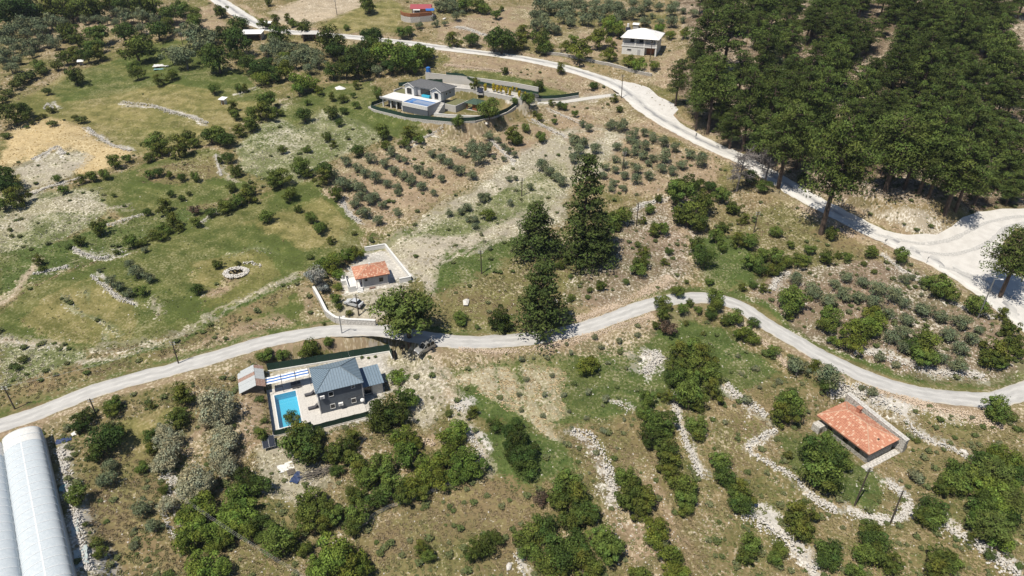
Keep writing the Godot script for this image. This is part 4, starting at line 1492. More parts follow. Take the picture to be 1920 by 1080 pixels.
	part(h, "side_terrace", span(11.5, 16.5, -0.2, 2.2, -13.0, -6.0), M.block)
	part(h, "side_bed", span(11.8, 16.2, 2.2, 2.3, -12.7, -6.4), M.lawn)
	# boundary wall in front with its green fence
	var run := ground_run(f, [-10.9, -7, -11.4, 5.0, -8, 6.2, 6.4, 7.0, 14, 5.2, 21.4, 2.9, 27, -2, 30, -9.7, 31.6, -20, 34.0, -27])
	var lv := PackedVector3Array()
	for p in run:
		lv.append(Vector3(p.x, f.origin.y - 0.1 if (f.affine_inverse() * p).z > -15.0 else p.y, p.z))
	lv = level_line(lv, 2)
	garden_wall("boundary_wall", "pale stone retaining wall curving round the front of the hillside villa", lv, 0.5, 3.2, 0.25, M.stone_pale, M.stone_pale)
	var fo := lv[0]
	var gf := thing("green_mesh_fence", "dark green mesh fence on top of the villa's front wall", "fence", Transform3D(Basis(), fo))
	var fp := []
	for k in range(0, lv.size(), 2):
		fp.append(lv[k] - fo + Vector3(0, 0.36, 0))
	fence(gf, fp, 1.25, M.mesh_green, 3.0)
	# upper retaining walls
	var top := f.origin.y + 3.0
	var rp := PackedVector3Array()
	for q in [[6.6, -19.0], [12, -20.4], [18, -20.9], [25, -20.6], [33.4, -20.0]]:
		var p := f * Vector3(q[0], 0, q[1])
		rp.append(Vector3(p.x, top, p.z))
	garden_wall("terrace_wall", "grey block wall holding up the villa's upper drive behind the gazebo", rp, 0.4, 3.3, 0.5, M.block, M.concrete)
	var up := PackedVector3Array()
	for q in [[-8.6, -24.6], [-2, -26], [4, -27.6], [9.2, -28.2], [17, -29.2], [25, -29.8], [34, -29.4]]:
		var p := f * Vector3(q[0], 0, q[1])
		up.append(Vector3(p.x, top, p.z))
	garden_wall("upper_wall", "long pale block wall along the uphill side of the villa's drive", up, 0.4, 1.0, 2.2, M.block, M.concrete)
	var uo := up[0]
	gf = thing("green_mesh_fence", "green mesh fence on the uphill wall above the villa drive", "fence", Transform3D(Basis(), uo))
	fence(gf, [up[1] - uo + Vector3(0, 2.3, 0), up[2] - uo + Vector3(0, 2.3, 0), up[3] - uo + Vector3(0, 0.6, 0.6), up[4] - uo + Vector3(0, 0.2, 0.9), up[5] - uo + Vector3(0, 0.2, 0.9), up[6] - uo + Vector3(0, 0.2, 0.9)], 0.9, M.mesh_green, 3.0)
	gf = thing("green_mesh_fence", "short green mesh fence behind the villa's grey roof", "fence", f * at(0, 0, 0))
	fence(gf, [Vector3(-10.6, 3.6, -10.0), Vector3(-4.8, 4.2, -14.4), Vector3(-2.0, 4.4, -17.0), Vector3(2.0, 4.6, -18.5)], 1.4, M.mesh_green, 2.6)
	var dl := PackedVector3Array()
	for p in drive:
		dl.append(p)
	var sd := side_line(dl, -2.1)
	var keep := PackedVector3Array()
	for k in range(0, int(sd.size() * 0.62), 4):
		keep.append(Vector3(sd[k].x, gh(sd[k].x, sd[k].z), sd[k].z))
	garden_wall("drive_wall", "low pale wall with fence beside the villa's entrance drive", keep, 0.35, 0.6, 0.8, M.concrete, M.concrete)
	gf = thing("green_mesh_fence", "green mesh fence along the villa's entrance drive", "fence", Transform3D(Basis(), keep[0]))
	var kp := []
	for p in keep:
		kp.append(p - keep[0] + Vector3(0, 0.92, 0))
	fence(gf, kp, 1.1, M.mesh_green, 3.0)
	# gazebo
	var gz := thing("gazebo", "small timber gazebo with green hipped roof in the villa garden", "gazebo", f * at(19.6, 0, -12.6))
	for sx in [-1.9, 1.9]:
		for sz in [-1.9, 1.9]:
			part(gz, "post", span(sx - 0.1, sx + 0.1, 0, 2.4, sz - 0.1, sz + 0.1), M.wood)
	part(gz, "side_panel", span(1.85, 1.95, 0, 2.3, -1.8, 1.8), M.wood)
	part(gz, "side_panel", span(-1.8, 1.8, 0, 2.3, -1.95, -1.85), M.wood)
	part(gz, "side_panel", span(0.2, 1.8, 0, 2.3, 1.84, 1.92), M.wood)
	part(gz, "floor", span(-2.1, 2.1, -0.1, 0.12, -2.1, 2.1), M.concrete)
	hip_metal(gz, -2.6, 2.6, -2.6, 2.6, 2.4, 0.95, Vector2(-0.5, 0), Vector2(0.5, 0), M.green_roof, M.green_roof, M.green_roof)
	var sp := thing("solar_collector", "dark solar water collector beside the gazebo roof", "solar panel", f * at(16.6, 3.0, -20.2, 20))
	part(sp, "panel", box_mesh(Vector3(2.0, 0.1, 1.9)), M.panel_blue, Transform3D(Basis(Vector3(1, 0, 0), 0.6), Vector3(0, 1.0, 0)))
	for x in [-0.8, 0.8]:
		part(sp, "strut", bar_mesh(Vector3(x, 0, -0.6), Vector3(x, 1.35, -0.6), 0.05), M.galvanised)
		part(sp, "strut", bar_mesh(Vector3(x, 0, 0.6), Vector3(x, 0.6, 0.6), 0.05), M.galvanised)
	part(sp, "plinth", span(-1.1, 1.1, -0.4, 0.0, -0.9, 0.9), M.block)
	# lower garden wall
	var gp := PackedVector3Array()
	for q in [[12.6, 0.6], [17, -0.6], [22, -2.6], [27.6, -5.4]]:
		gp.append(f * Vector3(q[0], 0, q[1]))
	garden_wall("garden_wall", "low white garden wall below the gazebo lawn", gp, 0.35, 0.3, 0.9, M.white, M.white)
	var tank := thing("blue_water_tank", "round blue water tank on a stand at the corner of the uphill wall", "water tank", f * at(-9.4, 3.0 + 2.0, -25.2))
	var cyl := CylinderMesh.new()
	cyl.top_radius = 0.8; cyl.bottom_radius = 0.85; cyl.height = 1.5; cyl.radial_segments = 20
	part(tank, "tank_body", cyl, M.blue_tarp, at(0, 1.25, 0))
	var lid := CylinderMesh.new()
	lid.top_radius = 0.25; lid.bottom_radius = 0.8; lid.height = 0.25; lid.radial_segments = 20
	part(tank, "tank_top", lid, M.blue_tarp, at(0, 2.12, 0))
	part(tank, "stand", span(-0.8, 0.8, -2.4, 0.5, -0.8, 0.8), M.block)
	var sand := thing("gravel_heap", "heap of white gravel on the grass beside the villa", "heap", Transform3D(Basis(), hit(637, 165)))
	part(sand, "heap", heap_mesh(2.3, 0.9, 5), M.white)

func heap_mesh(r: float, h: float, sd: int) -> ArrayMesh:
	var n := FastNoiseLite.new()
	n.seed = sd
	n.frequency = 0.7
	var st := SurfaceTool.new()
	st.begin(Mesh.PRIMITIVE_TRIANGLES)
	st.set_smooth_group(0)
	var ring := 20
	var rows := 6
	for j in rows:
		for i in ring:
			var p := []
			for q in [[0, 0], [1, 0], [1, 1], [0, 1]]:
				var a: float = TAU * ((i + q[0]) % ring) / ring
				var t := float(j + q[1]) / rows
				var x := cos(a) * r * t
				var z := sin(a) * r * t * 0.8
				var w := 1.0 + 0.3 * n.get_noise_2d(x, z)
				p.append(Vector3(x * w, h * pow(1.0 - t, 1.3) * w - 0.1, z * w))
			for k in [0, 2, 1, 0, 3, 2]:
				st.add_vertex(p[k])
	st.generate_normals()
	return st.commit()

func build_white_house() -> void:
	var f: Transform3D = pads.white
	var h := thing("white_roofed_house", "two storey white house with white hipped roof beside the upper road", "house", f * Transform3D(Basis.from_scale(Vector3.ONE * 1.2), Vector3.ZERO))
	part(h, "wall", span(0.2, 11.2, -0.8, 5.2, -9.6, -1.8), M.white)
	part(h, "lower_wall", span(0.2, 7.2, -0.8, 2.5, -1.79, -0.02), M.white)
	part(h, "balcony_floor", span(0.0, 11.4, 2.5, 2.75, -1.79, 0.12), M.white)
	for x in [0.25, 4.2, 7.1, 10.9]:
		part(h, "column", span(x, x + 0.45, 2.75 if x < 7.0 else -0.8, 5.2, -0.42, 0.03), M.white)
	for q in [[0.7, 4.2], [4.65, 7.1], [7.55, 10.9]]:
		part(h, "balustrade", span(q[0], q[1], 2.75, 3.55, -0.12, -0.06), M.grey_wall)
	for x in [3.0, 6.0, 9.6]:
		window(h, x, 4.1, -1.8, 1.3, 1.2, 0.0, M.grey_wall)
	window(h, 2.6, 1.5, -0.02, 1.4, 0.6, 0.0, M.grey_wall)
	part(h, "door", span(5.3, 6.2, -0.2, 1.8, -0.02, 0.03), M.grey_wall)
	for z in [-4.0, -7.4]:
		window(h, 11.2, 4.1, z, 1.1, 1.2, 90, M.grey_wall)
	part(h, "shaded_store_panel", span(7.9, 10.6, -0.6, 2.2, -1.8, -1.76), M.wood)  # added brown panel in place of the shaded open store bay
	hip_metal(h, -0.4, 12.0, -10.2, 0.7, 5.25, 2.1, Vector2(5.0, -4.75), Vector2(6.6, -4.75), M.white_metal, M.white_metal, M.white_metal)
	var s := thing("solar_water_heater", "solar water heater with white tank beside the white roofed house", "water heater", Transform3D(Basis(), hit(1177, 64)))
	part(s, "panel", box_mesh(Vector3(2.0, 0.1, 1.9)), M.panel_blue, Transform3D(Basis(Vector3(1, 0, 0), 0.7), Vector3(0, 2.0, 0)))
	var tk := CylinderMesh.new()
	tk.top_radius = 0.45; tk.bottom_radius = 0.45; tk.height = 1.4; tk.radial_segments = 16
	part(s, "tank", tk, M.white_metal, at(0, 3.4, -0.6))
	for x in [-0.8, 0.8]:
		part(s, "stand_leg", bar_mesh(Vector3(x, -0.4, -0.7), Vector3(x, 2.8, -0.7), 0.06), M.galvanised)
		part(s, "stand_leg", bar_mesh(Vector3(x, -0.4, 0.7), Vector3(x, 1.4, 0.7), 0.06), M.galvanised)
	var b := thing("small_white_hut", "tiny white hut among vines behind the white roofed house", "hut", Transform3D(Basis(Vector3.UP, -0.3), hit(1192, 54)))
	part(b, "wall", span(-1.1, 1.1, -0.4, 1.8, -0.9, 0.9), M.grey_wall)
	part(b, "roof", slab([Vector3(-1.4, 2.2, -1.2), Vector3(1.4, 2.2, -1.2), Vector3(1.4, 1.85, 1.2), Vector3(-1.4, 1.85, 1.2)], 0.08), M.white_metal)
	# stone terrace wall along the road below the house
	var pts := PackedVector3Array()
	for p in smooth_line(PackedVector3Array([hit(1012, 98), hit(1070, 108), hit(1130, 121), hit(1180, 134), hit(1222, 143)]), 2.0):
		pts.append(Vector3(p.x, gh(p.x, p.z), p.z))
	garden_wall("roadside_wall", "grey stone wall between the white roofed house and the upper road", pts, 0.6, 0.6, 0.9, M.stone, M.stone_pale)

func build_cabin() -> void:
	var f: Transform3D = pads.cabin
	var h := thing("timber_cabin", "timber cabin with red roof and blue canopy on a stone platform", "cabin", f)
	part(h, "wall", span(0.6, 8.7, 1.6, 4.1, -10.0, -6.3), M.wood)
	part(h, "roof_slope", slab([Vector3(-0.2, 5.6, -8.4), Vector3(9.2, 5.6, -8.4), Vector3(9.2, 4.1, -5.7), Vector3(-0.2, 4.1, -5.7)], 0.12), M.red_roof)
	part(h, "roof_slope", slab([Vector3(9.2, 5.6, -8.41), Vector3(-0.2, 5.6, -8.41), Vector3(-0.2, 4.1, -10.8), Vector3(9.2, 4.1, -10.8)], 0.12), M.red_roof)
	var st := tool()
	tri(st, Vector3(0.6, 4.1, -10.0), Vector3(0.6, 5.4, -8.4), Vector3(0.6, 4.1, -6.3))
	tri(st, Vector3(8.7, 4.1, -6.3), Vector3(8.7, 5.4, -8.4), Vector3(8.7, 4.1, -10.0))
	part(h, "gable", done(st), M.pole)
	window(h, 2.9, 3.1, -6.3, 2.4, 1.5)
	part(h, "door", span(0.9, 1.5, 2.0, 3.9, -6.3, -6.26), M.white)
	part(h, "white_canopy", slab([Vector3(1.3, 4.05, -6.3), Vector3(4.3, 4.05, -6.3), Vector3(4.3, 3.75, -4.6), Vector3(1.3, 3.75, -4.6)], 0.06), M.white)
	part(h, "blue_canopy", slab([Vector3(6.6, 4.3, -6.2), Vector3(10.4, 4.3, -6.2), Vector3(10.6, 3.7, -3.9), Vector3(7.0, 3.7, -3.9)], 0.06), M.blue_tarp)
	for p in [[7.1, -4.0], [10.4, -4.0], [10.3, -6.0]]:
		part(h, "canopy_post", bar_mesh(Vector3(p[0], 1.5, p[1]), Vector3(p[0], 3.8, p[1]), 0.06), M.wood)
	part(h, "platform", slab([Vector3(-4.2, 1.95, -8.0), Vector3(10.0, 1.95, -8.0), Vector3(10.0, 1.95, -2.2), Vector3(4.7, 1.95, 0.6), Vector3(0.8, 1.95, 1.5), Vector3(-2.2, 1.95, -0.4), Vector3(-4.2, 1.95, -4.4)], 3.2), M.stone_pale)
	var rim := [Vector3(-4.15, 2.0, -6.5), Vector3(-4.15, 2.0, -4.4), Vector3(-2.15, 2.0, -0.5), Vector3(0.8, 2.0, 1.35), Vector3(4.6, 2.0, 0.5), Vector3(9.8, 2.0, -2.3)]
	for k in rim.size() - 1:
		var a: Vector3 = rim[k]
		var b: Vector3 = rim[k + 1]
		var n := maxi(1, roundi(a.distance_to(b) / 1.8))
		for i in n:
			var p := a.lerp(b, float(i) / n)
			var q := a.lerp(b, float(i + 1) / n)
			part(h, "railing_post", bar_mesh(p, p + Vector3(0, 1.6, 0), 0.09, 4), M.wood)
			for y in [0.2, 0.5, 0.8, 1.1, 1.4]:
				part(h, "railing_board", bar_mesh(p + Vector3(0, y, 0), q + Vector3(0, y, 0), 0.16, 4), M.wood)

func simple_hut(label: String, px: float, py: float, yaw: float, w: float, d: float, h: float, roof: Material, wall: Material) -> void:
	var t := thing("flat_roofed_shed", label, "shed", Transform3D(Basis(Vector3.UP, deg_to_rad(yaw)), hit(px, py)))
	# three walls; the front is open
	part(t, "wall", span(-w / 2, w / 2, -0.8, h, -d / 2, -d / 2 + 0.2), wall)
	part(t, "wall", span(-w / 2, -w / 2 + 0.2, -0.8, h, -d / 2 + 0.203, d / 2 - 0.3), wall)
	part(t, "wall", span(w / 2 - 0.2, w / 2, -0.8, h, -d / 2 + 0.203, d / 2 - 0.3), wall)
	for k in 3:
		var x0 := lerpf(-w / 2 - 0.5, w / 2 + 0.5, k / 3.0)
		var x1 := lerpf(-w / 2 - 0.5, w / 2 + 0.5, (k + 1) / 3.0) - 0.02
		part(t, "roof_sheet", slab([Vector3(x0, h + 0.5, -d / 2 - 0.4), Vector3(x1, h + 0.5, -d / 2 - 0.4), Vector3(x1, h + 0.08, d / 2 + 0.4), Vector3(x0, h + 0.08, d / 2 + 0.4)], 0.07), roof)
	for x in [-w / 2 + 0.2, w / 2 - 0.2]:
		part(t, "post", bar_mesh(Vector3(x, -0.5, d / 2 + 0.2), Vector3(x, h, d / 2 + 0.2), 0.07), M.wood)

func build_far_sheds() -> void:
	simple_hut("low shed with bright white roof among trees below the upper road", 475, 73, 4, 8.0, 6.0, 2.6, M.white_metal, M.stone)
	simple_hut("shed with pale flat roof and blue panel beside a large dark tree", 583, 74, 0, 5.5, 4.5, 2.5, M.concrete, M.stone)
	simple_hut("small roadside shelter with white roof between two round trees", 503, 52, 0, 2.6, 2.0, 2.0, M.white_metal, M.stone)
	simple_hut("lone little pale hut at the edge of the upper meadow", 420, 195, -20, 1.5, 1.5, 1.7, M.white_metal, M.white)
	simple_hut("white beehive sized hut on the rim of the upper meadow", 153, 122, 20, 1.3, 1.2, 1.4, M.white_metal, M.white)
	simple_hut("shed with pale roof at the top of the olive slope", 262, 2, 0, 5.0, 4.0, 2.4, M.white_metal, M.stone)

func build_greenhouses() -> void:
	var f: Transform3D = pads.green
	var L := 60.0
	for k in 2:
		var x1 := 0.3 - 6.05 * k
		var x0 := x1 - 5.9
		var t := thing("greenhouse_tunnel", ["plastic greenhouse tunnel with bare earth strip along its side", "plastic greenhouse tunnel joined to its neighbour by a long gutter"][k], "greenhouse", f, "")
		var z0 := 1.4
		var n := 30
		var seg := 16
		var step := (L - z0) / n
		for j in n:
			var st := SurfaceTool.new()
			st.begin(Mesh.PRIMITIVE_TRIANGLES)
			st.set_smooth_group(0)
			var za := z0 + step * j
			var zb := za + step
			for i in seg:
				var q := []
				for e in [[0, 0], [0, 1], [1, 1], [1, 0]]:
					var a: float = PI - PI * float(i + e[0]) / seg
					var sagv := -0.03 * sin(PI * 0.5) if false else 0.0
					q.append(Vector3((x0 + x1) / 2 + cos(a) * (x1 - x0) / 2, 2.1 + pow(sin(a), 0.85) * 1.75 + sagv, za if e[1] == 0 else zb))
				for c in [0, 2, 1, 0, 3, 2]:
					st.add_vertex(q[c])
			st.generate_normals()
			part(t, "plastic_sheet", st.commit(), M.white if j < 2 else M.plastic)
		for j in n + 1:
			var st := tool()
			var z := z0 + step * j
			for i in seg:
				var pp := []
				for e in 2:
					var a: float = PI - PI * float(i + e) / seg
					pp.append(Vector3((x0 + x1) / 2 + cos(a) * (x1 - x0) / 2, 2.13 + pow(sin(a), 0.85) * 1.75, z))
				bar(st, pp[0], pp[1], 0.075, 0.075, 5)
			part(t, "bow", done(st), M.plastic_bow)
		part(t, "ridge_strip", span((x0 + x1) / 2 - 0.1, (x0 + x1) / 2 + 0.1, 3.84, 3.872, z0, L), M.plastic_bow)
		for s in [x0 + 0.02, x1 - 0.02]:
			part(t, "side_sheet", span(s - 0.02, s + 0.02, 0.5, 2.1, z0, L), M.plastic)
			part(t, "eave_rail", span(s - 0.09, s + 0.09, 2.03, 2.17, z0, L), M.plastic_bow)
			part(t, "base_board", span(s - 0.04, s + 0.04, -0.4, 0.45, z0, L), M.concrete)
			for j in 15:
				part(t, "side_post", span(s - 0.05, s + 0.05, -0.4, 2.02, z0 + j * 4.0 + 0.1, z0 + j * 4.0 + 0.2), M.plastic_bow)
		var e := tool()
		for i in seg:
			var a0: float = PI - PI * float(i) / seg
			var a1: float = PI - PI * float(i + 1) / seg
			var cx := (x0 + x1) / 2
			var r := (x1 - x0) / 2 - 0.02
			quad(e, Vector3(cx + cos(a0) * r, -0.3, z0 + 0.02), Vector3(cx + cos(a1) * r, -0.3, z0 + 0.02), Vector3(cx + cos(a1) * r, 2.1 + pow(maxf(sin(a1), 0.0), 0.85) * 1.73, z0 + 0.02), Vector3(cx + cos(a0) * r, 2.1 + pow(maxf(sin(a0), 0.0), 0.85) * 1.73, z0 + 0.02))
		part(t, "end_sheet", done(e), M.plastic)
	var g := thing("greenhouse_gutter", "long grey gutter between the two greenhouse tunnels", "gutter", f)
	part(g, "gutter_trough", span(-5.74, -5.61, 2.0, 2.16, 1.4, 60), M.galvanised)
	part(g, "gutter_support", span(-5.71, -5.64, -0.3, 2.0, 3.0, 3.1), M.galvanised)

# ---------------------------------------------------------------- trees
var crowns := {}
var trunks := {}

func leaf_material(back: Color, rough := 0.75) -> StandardMaterial3D:
	var m := StandardMaterial3D.new()
	m.vertex_color_use_as_albedo = true
	m.roughness = rough
	m.metallic_specular = 0.3
	m.cull_mode = BaseMaterial3D.CULL_DISABLED
	m.backlight_enabled = true
	m.backlight = back.linear_to_srgb()
	return m

class Leaves:
	var v := PackedVector3Array()
	var n := PackedVector3Array()
	var c := PackedColorArray()
	var ix := PackedInt32Array()
	func leaf(p: Vector3, normal: Vector3, up: Vector3, w: float, l: float, col: Color) -> void:
		var x := up.cross(normal)
		if x.length() < 0.01:
			x = Vector3.RIGHT.cross(normal)
		x = x.normalized()
		var y := normal.cross(x).normalized()
		var k := v.size()
		v.append(p - y * l * 0.5)
		v.append(p + x * w * 0.5 + normal * w * 0.12)
		v.append(p + y * l * 0.5)
		v.append(p - x * w * 0.5 + normal * w * 0.12)
		for i in 4:
			n.append(normal)
			c.append(col)
		ix.append_array([k, k + 2, k + 1, k, k + 3, k + 2])
	func mesh(mat: Material) -> ArrayMesh:
		var a := []
		a.resize(Mesh.ARRAY_MAX)
		a[Mesh.ARRAY_VERTEX] = v
		a[Mesh.ARRAY_NORMAL] = n
		a[Mesh.ARRAY_COLOR] = c
		a[Mesh.ARRAY_INDEX] = ix
		var m := ArrayMesh.new()
		m.add_surface_from_arrays(Mesh.PRIMITIVE_TRIANGLES, a)
		m.surface_set_material(0, mat)
		return m

func rdir(r: RandomNumberGenerator) -> Vector3:
	var z := r.randf_range(-1, 1)
	var a := r.randf() * TAU
	var s := sqrt(1.0 - z * z)
	return Vector3(cos(a) * s, z, sin(a) * s)

# crown of a unit tree: 1 m across; cy is the height of its middle, hr its half height
func make_crown(sd: int, lobes: int, leaves: int, size: float, cy: float, hr: float, base: Color, spread: float, lobe_r: float, mat: Material, thin := 0.62) -> ArrayMesh:
	var r := RandomNumberGenerator.new()
	r.seed = sd
	var L := Leaves.new()
	var cs := []
	var wob := [r.randf() * TAU, r.randf() * TAU, r.randf_range(0.06, 0.2), r.randf_range(0.05, 0.14)]
	for k in lobes:
		var d := rdir(r)
		var rad := pow(r.randf(), 0.34)
		var a := atan2(d.z, d.x)
		var w: float = 1.0 + wob[2] * sin(2.0 * a + wob[0]) + wob[3] * sin(3.0 * a + wob[1])
		var lr := lobe_r * r.randf_range(0.6, 1.6)
		var p := Vector3(d.x * (0.5 - lr * 0.8) * rad * w, cy + d.y * (hr - lr * 0.8) * rad, d.z * (0.5 - lr * 0.8) * rad * w)
		var tint := r.randf_range(1.0 - spread, 1.0 + spread)
		var warm := r.randf_range(-0.10, 0.16)
		cs.append([p, lr, Color(base.r * tint * (1.0 + warm), base.g * tint, base.b * tint * (1.0 - warm * 0.6))])
	for k in leaves:
		var q: Array = cs[k % lobes]
		var d := rdir(r)
		if d.y < -0.25 and r.randf() < 0.6:
			d.y = -d.y
		var p: Vector3 = q[0] + d * q[1] * (1.0 - 0.42 * r.randf() * r.randf()) * Vector3(1, 0.82, 1)
		if r.randf() < 0.10:
			p += d * q[1] * r.randf_range(0.1, 0.45)
		p.y = maxf(p.y, 0.01)
		var nn := (d + rdir(r) * 0.75).normalized()
		var t := r.randf_range(0.72, 1.30)
		var c: Color = q[2]
		var s := size * r.randf_range(0.6, 1.35)
		L.leaf(p, nn, rdir(r), s * thin, s, Color(c.r * t, c.g * t, c.b * t))
	return L.mesh(mat)

# limbs of a unit tree
func make_trunk(sd: int, base_r: float, fork: float, cy: float, reach: float, lean := 0.06) -> ArrayMesh:
	var r := RandomNumberGenerator.new()
	r.seed = sd
	var st := tool()
	var top := Vector3(r.randf_range(-lean, lean), fork, r.randf_range(-lean, lean))
	var mid := top * 0.5 + Vector3(r.randf_range(-0.02, 0.02), 0, r.randf_range(-0.02, 0.02))
	bar(st, Vector3(0, -0.12, 0), mid, base_r * 1.25, base_r, 6)
	bar(st, mid, top, base_r, base_r * 0.8, 6)
	for k in 5:
		var a := TAU * k / 5.0 + r.randf() * 0.8
		var e := Vector3(cos(a) * reach * r.randf_range(0.6, 1.0), cy + r.randf_range(-0.05, 0.2), sin(a) * reach * r.randf_range(0.6, 1.0))
		var m := top.lerp(e, 0.5) + Vector3(0, -0.03, 0)
		bar(st, top, m, base_r * 0.55, base_r * 0.36, 5)
		bar(st, m, e, base_r * 0.36, base_r * 0.12, 4)
	return done(st)

# pine: 1 m across, `tall` high, whorls of drooping tufts from `low` upward
func make_pine(sd: int, tall: float, low: float, cone: float, tufts: int, leaves: int, base: Color, mat: Material, size := 0.085) -> Array:
	var r := RandomNumberGenerator.new()
	r.seed = sd
	var L := Leaves.new()
	var st := tool()
	var bend := Vector3(r.randf_range(-0.07, 0.07), 0, r.randf_range(-0.07, 0.07))
	var at_h := func(t: float) -> Vector3: return bend * t * t + Vector3(0, tall * t, 0)
	for k in 6:
		bar(st, at_h.call(k / 6.0) if k else Vector3(0, -0.15, 0), at_h.call((k + 1) / 6.0), 0.040 * (1.0 - k / 7.0) + 0.004, 0.040 * (1.0 - (k + 1) / 7.0) + 0.004, 6)
	var cs := []
	for k in tufts:
		var t := lerpf(low, 1.0, (k + r.randf()) / tufts)
		var u := (t - low) / (1.0 - low)
		var prof := lerpf(sqrt(maxf(0.0, 1.0 - pow(2.0 * u - 0.85, 2.0) * 0.75)), (1.0 - u) * 1.05 + 0.12, cone)
		var a := k * 2.4 + r.randf() * 0.9
		var reach := 0.5 * prof * r.randf_range(0.45, 1.0)
		var foot: Vector3 = at_h.call(maxf(0.05, t - 0.04))
		var tip := foot + Vector3(cos(a) * reach, r.randf_range(-0.02, 0.10), sin(a) * reach)
		bar(st, foot, tip, 0.011, 0.004, 4)
		var rad := r.randf_range(0.085, 0.15) * (1.15 - 0.35 * u)
		var tint := r.randf_range(0.74, 1.30)
		var warm := r.randf_range(-0.06, 0.14)
		var col := Color(base.r * tint * (1.0 + warm), base.g * tint, base.b * tint)
		cs.append([tip, rad, col])
		if reach > 0.22:
			cs.append([foot.lerp(tip, 0.55) + Vector3(0, 0.02, 0), rad * 0.8, col])
	for k in leaves:
		var q: Array = cs[k % cs.size()]
		var d := rdir(r)
		if d.y < -0.1 and r.randf() < 0.65:
			d.y = -d.y
		var p: Vector3 = q[0] + d * q[1] * Vector3(1.15, 0.62, 1.15) * (1.0 - 0.5 * r.randf() * r.randf())
		var nn := (d + rdir(r) * 0.9 + Vector3(0, 0.25, 0)).normalized()
		var t := r.randf_range(0.70, 1.32)
		var c: Color = q[2]
		var s := size * r.randf_range(0.6, 1.3)
		L.leaf(p, nn, d + Vector3(0, 0.4, 0), s * 0.42, s, Color(c.r * t, c.g * t, c.b * t))
	return [L.mesh(mat), done(st)]

func make_tree_meshes() -> void:
	var green := leaf_material(lin(0.05, 0.09, 0.015))
	var grey := leaf_material(lin(0.06, 0.07, 0.035))
	var dark := leaf_material(lin(0.015, 0.028, 0.006))
	M.bark = mottled(lin(0.07, 0.055, 0.042), lin(0.14, 0.115, 0.09), 0.7, 0.95, 51)
	M.pine_bark = mottled(lin(0.06, 0.042, 0.032), lin(0.12, 0.085, 0.065), 0.7, 0.95, 52)
	M.grey_bark = mottled(lin(0.15, 0.135, 0.13), lin(0.24, 0.22, 0.215), 0.7, 0.95, 53)
	# kind: base colour, spread, lobes, leaves, size, middle, half height, lobe radius
	var kinds := {
		"b": [lin(0.088, 0.134, 0.028), 0.36, 24, 3000, 0.054, 0.42, 0.42, 0.125, green],
		"g": [lin(0.116, 0.180, 0.032), 0.32, 23, 3000, 0.054, 0.42, 0.42, 0.13, green],
		"d": [lin(0.056, 0.094, 0.020), 0.36, 26, 3400, 0.050, 0.42, 0.42, 0.125, green],
		"o": [lin(0.142, 0.182, 0.098), 0.20, 18, 1700, 0.064, 0.40, 0.40, 0.17, grey],
		"v": [lin(0.285, 0.305, 0.195), 0.16, 30, 3200, 0.050, 0.44, 0.44, 0.15, grey],
		"w": [lin(0.230, 0.260, 0.235), 0.14, 26, 2400, 0.055, 0.50, 0.42, 0.15, grey],
		"s": [lin(0.088, 0.125, 0.034), 0.26, 12, 800, 0.100, 0.32, 0.30, 0.20, green],
		"q": [lin(0.165, 0.195, 0.110), 0.18, 11, 800, 0.100, 0.32, 0.30, 0.20, grey],
		"r": [lin(0.098, 0.075, 0.052), 0.24, 18, 1200, 0.070, 0.44, 0.36, 0.16, grey],
		"y": [lin(0.46, 0.38, 0.035), 0.12, 18, 1300, 0.15, 0.9, 0.95, 0.26, green],
	}
	var sd := 1000
	for k in kinds:
		var a: Array = kinds[k]
		crowns[k] = []
		trunks[k] = []
		for i in (2 if k in ["w", "y", "r"] else 6):
			sd += 7
			var tone := 1.0 + 0.22 * ((i * 37) % 5 - 2) / 2.0
			var c: Color = a[0]
			var hue: float = [-0.10, 0.12, 0.02, 0.22, -0.04, 0.10][i]
			if not k in ["b", "g", "d", "s"]:
				hue = 0.0
				tone = 1.0 + 0.3 * (tone - 1.0)
			c = Color(c.r * (1.0 + hue), c.g * 0.96, c.b * (1.0 - hue * 0.4))
			crowns[k].append(make_crown(sd, a[2] + i % 4, a[3], a[4], a[5], a[6] * (0.9 + 0.06 * (i % 4)), Color(c.r * tone, c.g * tone, c.b * tone), a[1], a[7], a[8]))
			trunks[k].append(make_trunk(sd + 3, 0.035, 0.16 if k in ["s", "q"] else 0.26, a[5], 0.3))
	# tall narrow forest pines, round-headed pines, the broad ones
	crowns["p"] = []; trunks["p"] = []
	crowns["P"] = []; trunks["P"] = []
	crowns["U"] = []; trunks["U"] = []
	crowns["B"] = []; trunks["B"] = []
	for i in 3:
		var mb := make_pine(2700 + i * 13, 1.42, 0.40, 0.08, 60, 9000, Color(0.076, 0.108, 0.024), dark, 0.044)
		crowns["B"].append(mb[0]); trunks["B"].append(mb[1])
	for i in 7:
		var tone := 1.0 + 0.26 * ((i * 37) % 5 - 2) / 2.0
		var m := make_pine(2000 + i * 13, 1.30 + 0.12 * (i % 3), 0.34 + 0.05 * (i % 3), 0.05 + 0.12 * (i % 4), 34 + 4 * (i % 3), 7000, Color(0.070 * tone, 0.102 * tone, 0.023 * tone), dark, 0.044)
		crowns["p"].append(m[0]); trunks["p"].append(m[1])
	for i in 3:
		var m := make_pine(2300 + i * 13, 2.15 - 0.25 * i, 0.06 + 0.04 * i, 0.9, 74, 6500, Color(0.055, 0.082, 0.021), dark, 0.066)
		crowns["P"].append(m[0]); trunks["P"].append(m[1])
	for i in 2:
		var m := make_pine(2500 + i * 13, 0.92, 0.42, 0.05, 46, 5200, Color(0.092, 0.126, 0.030), dark, 0.062)
		crowns["U"].append(m[0]); trunks["U"].append(m[1])

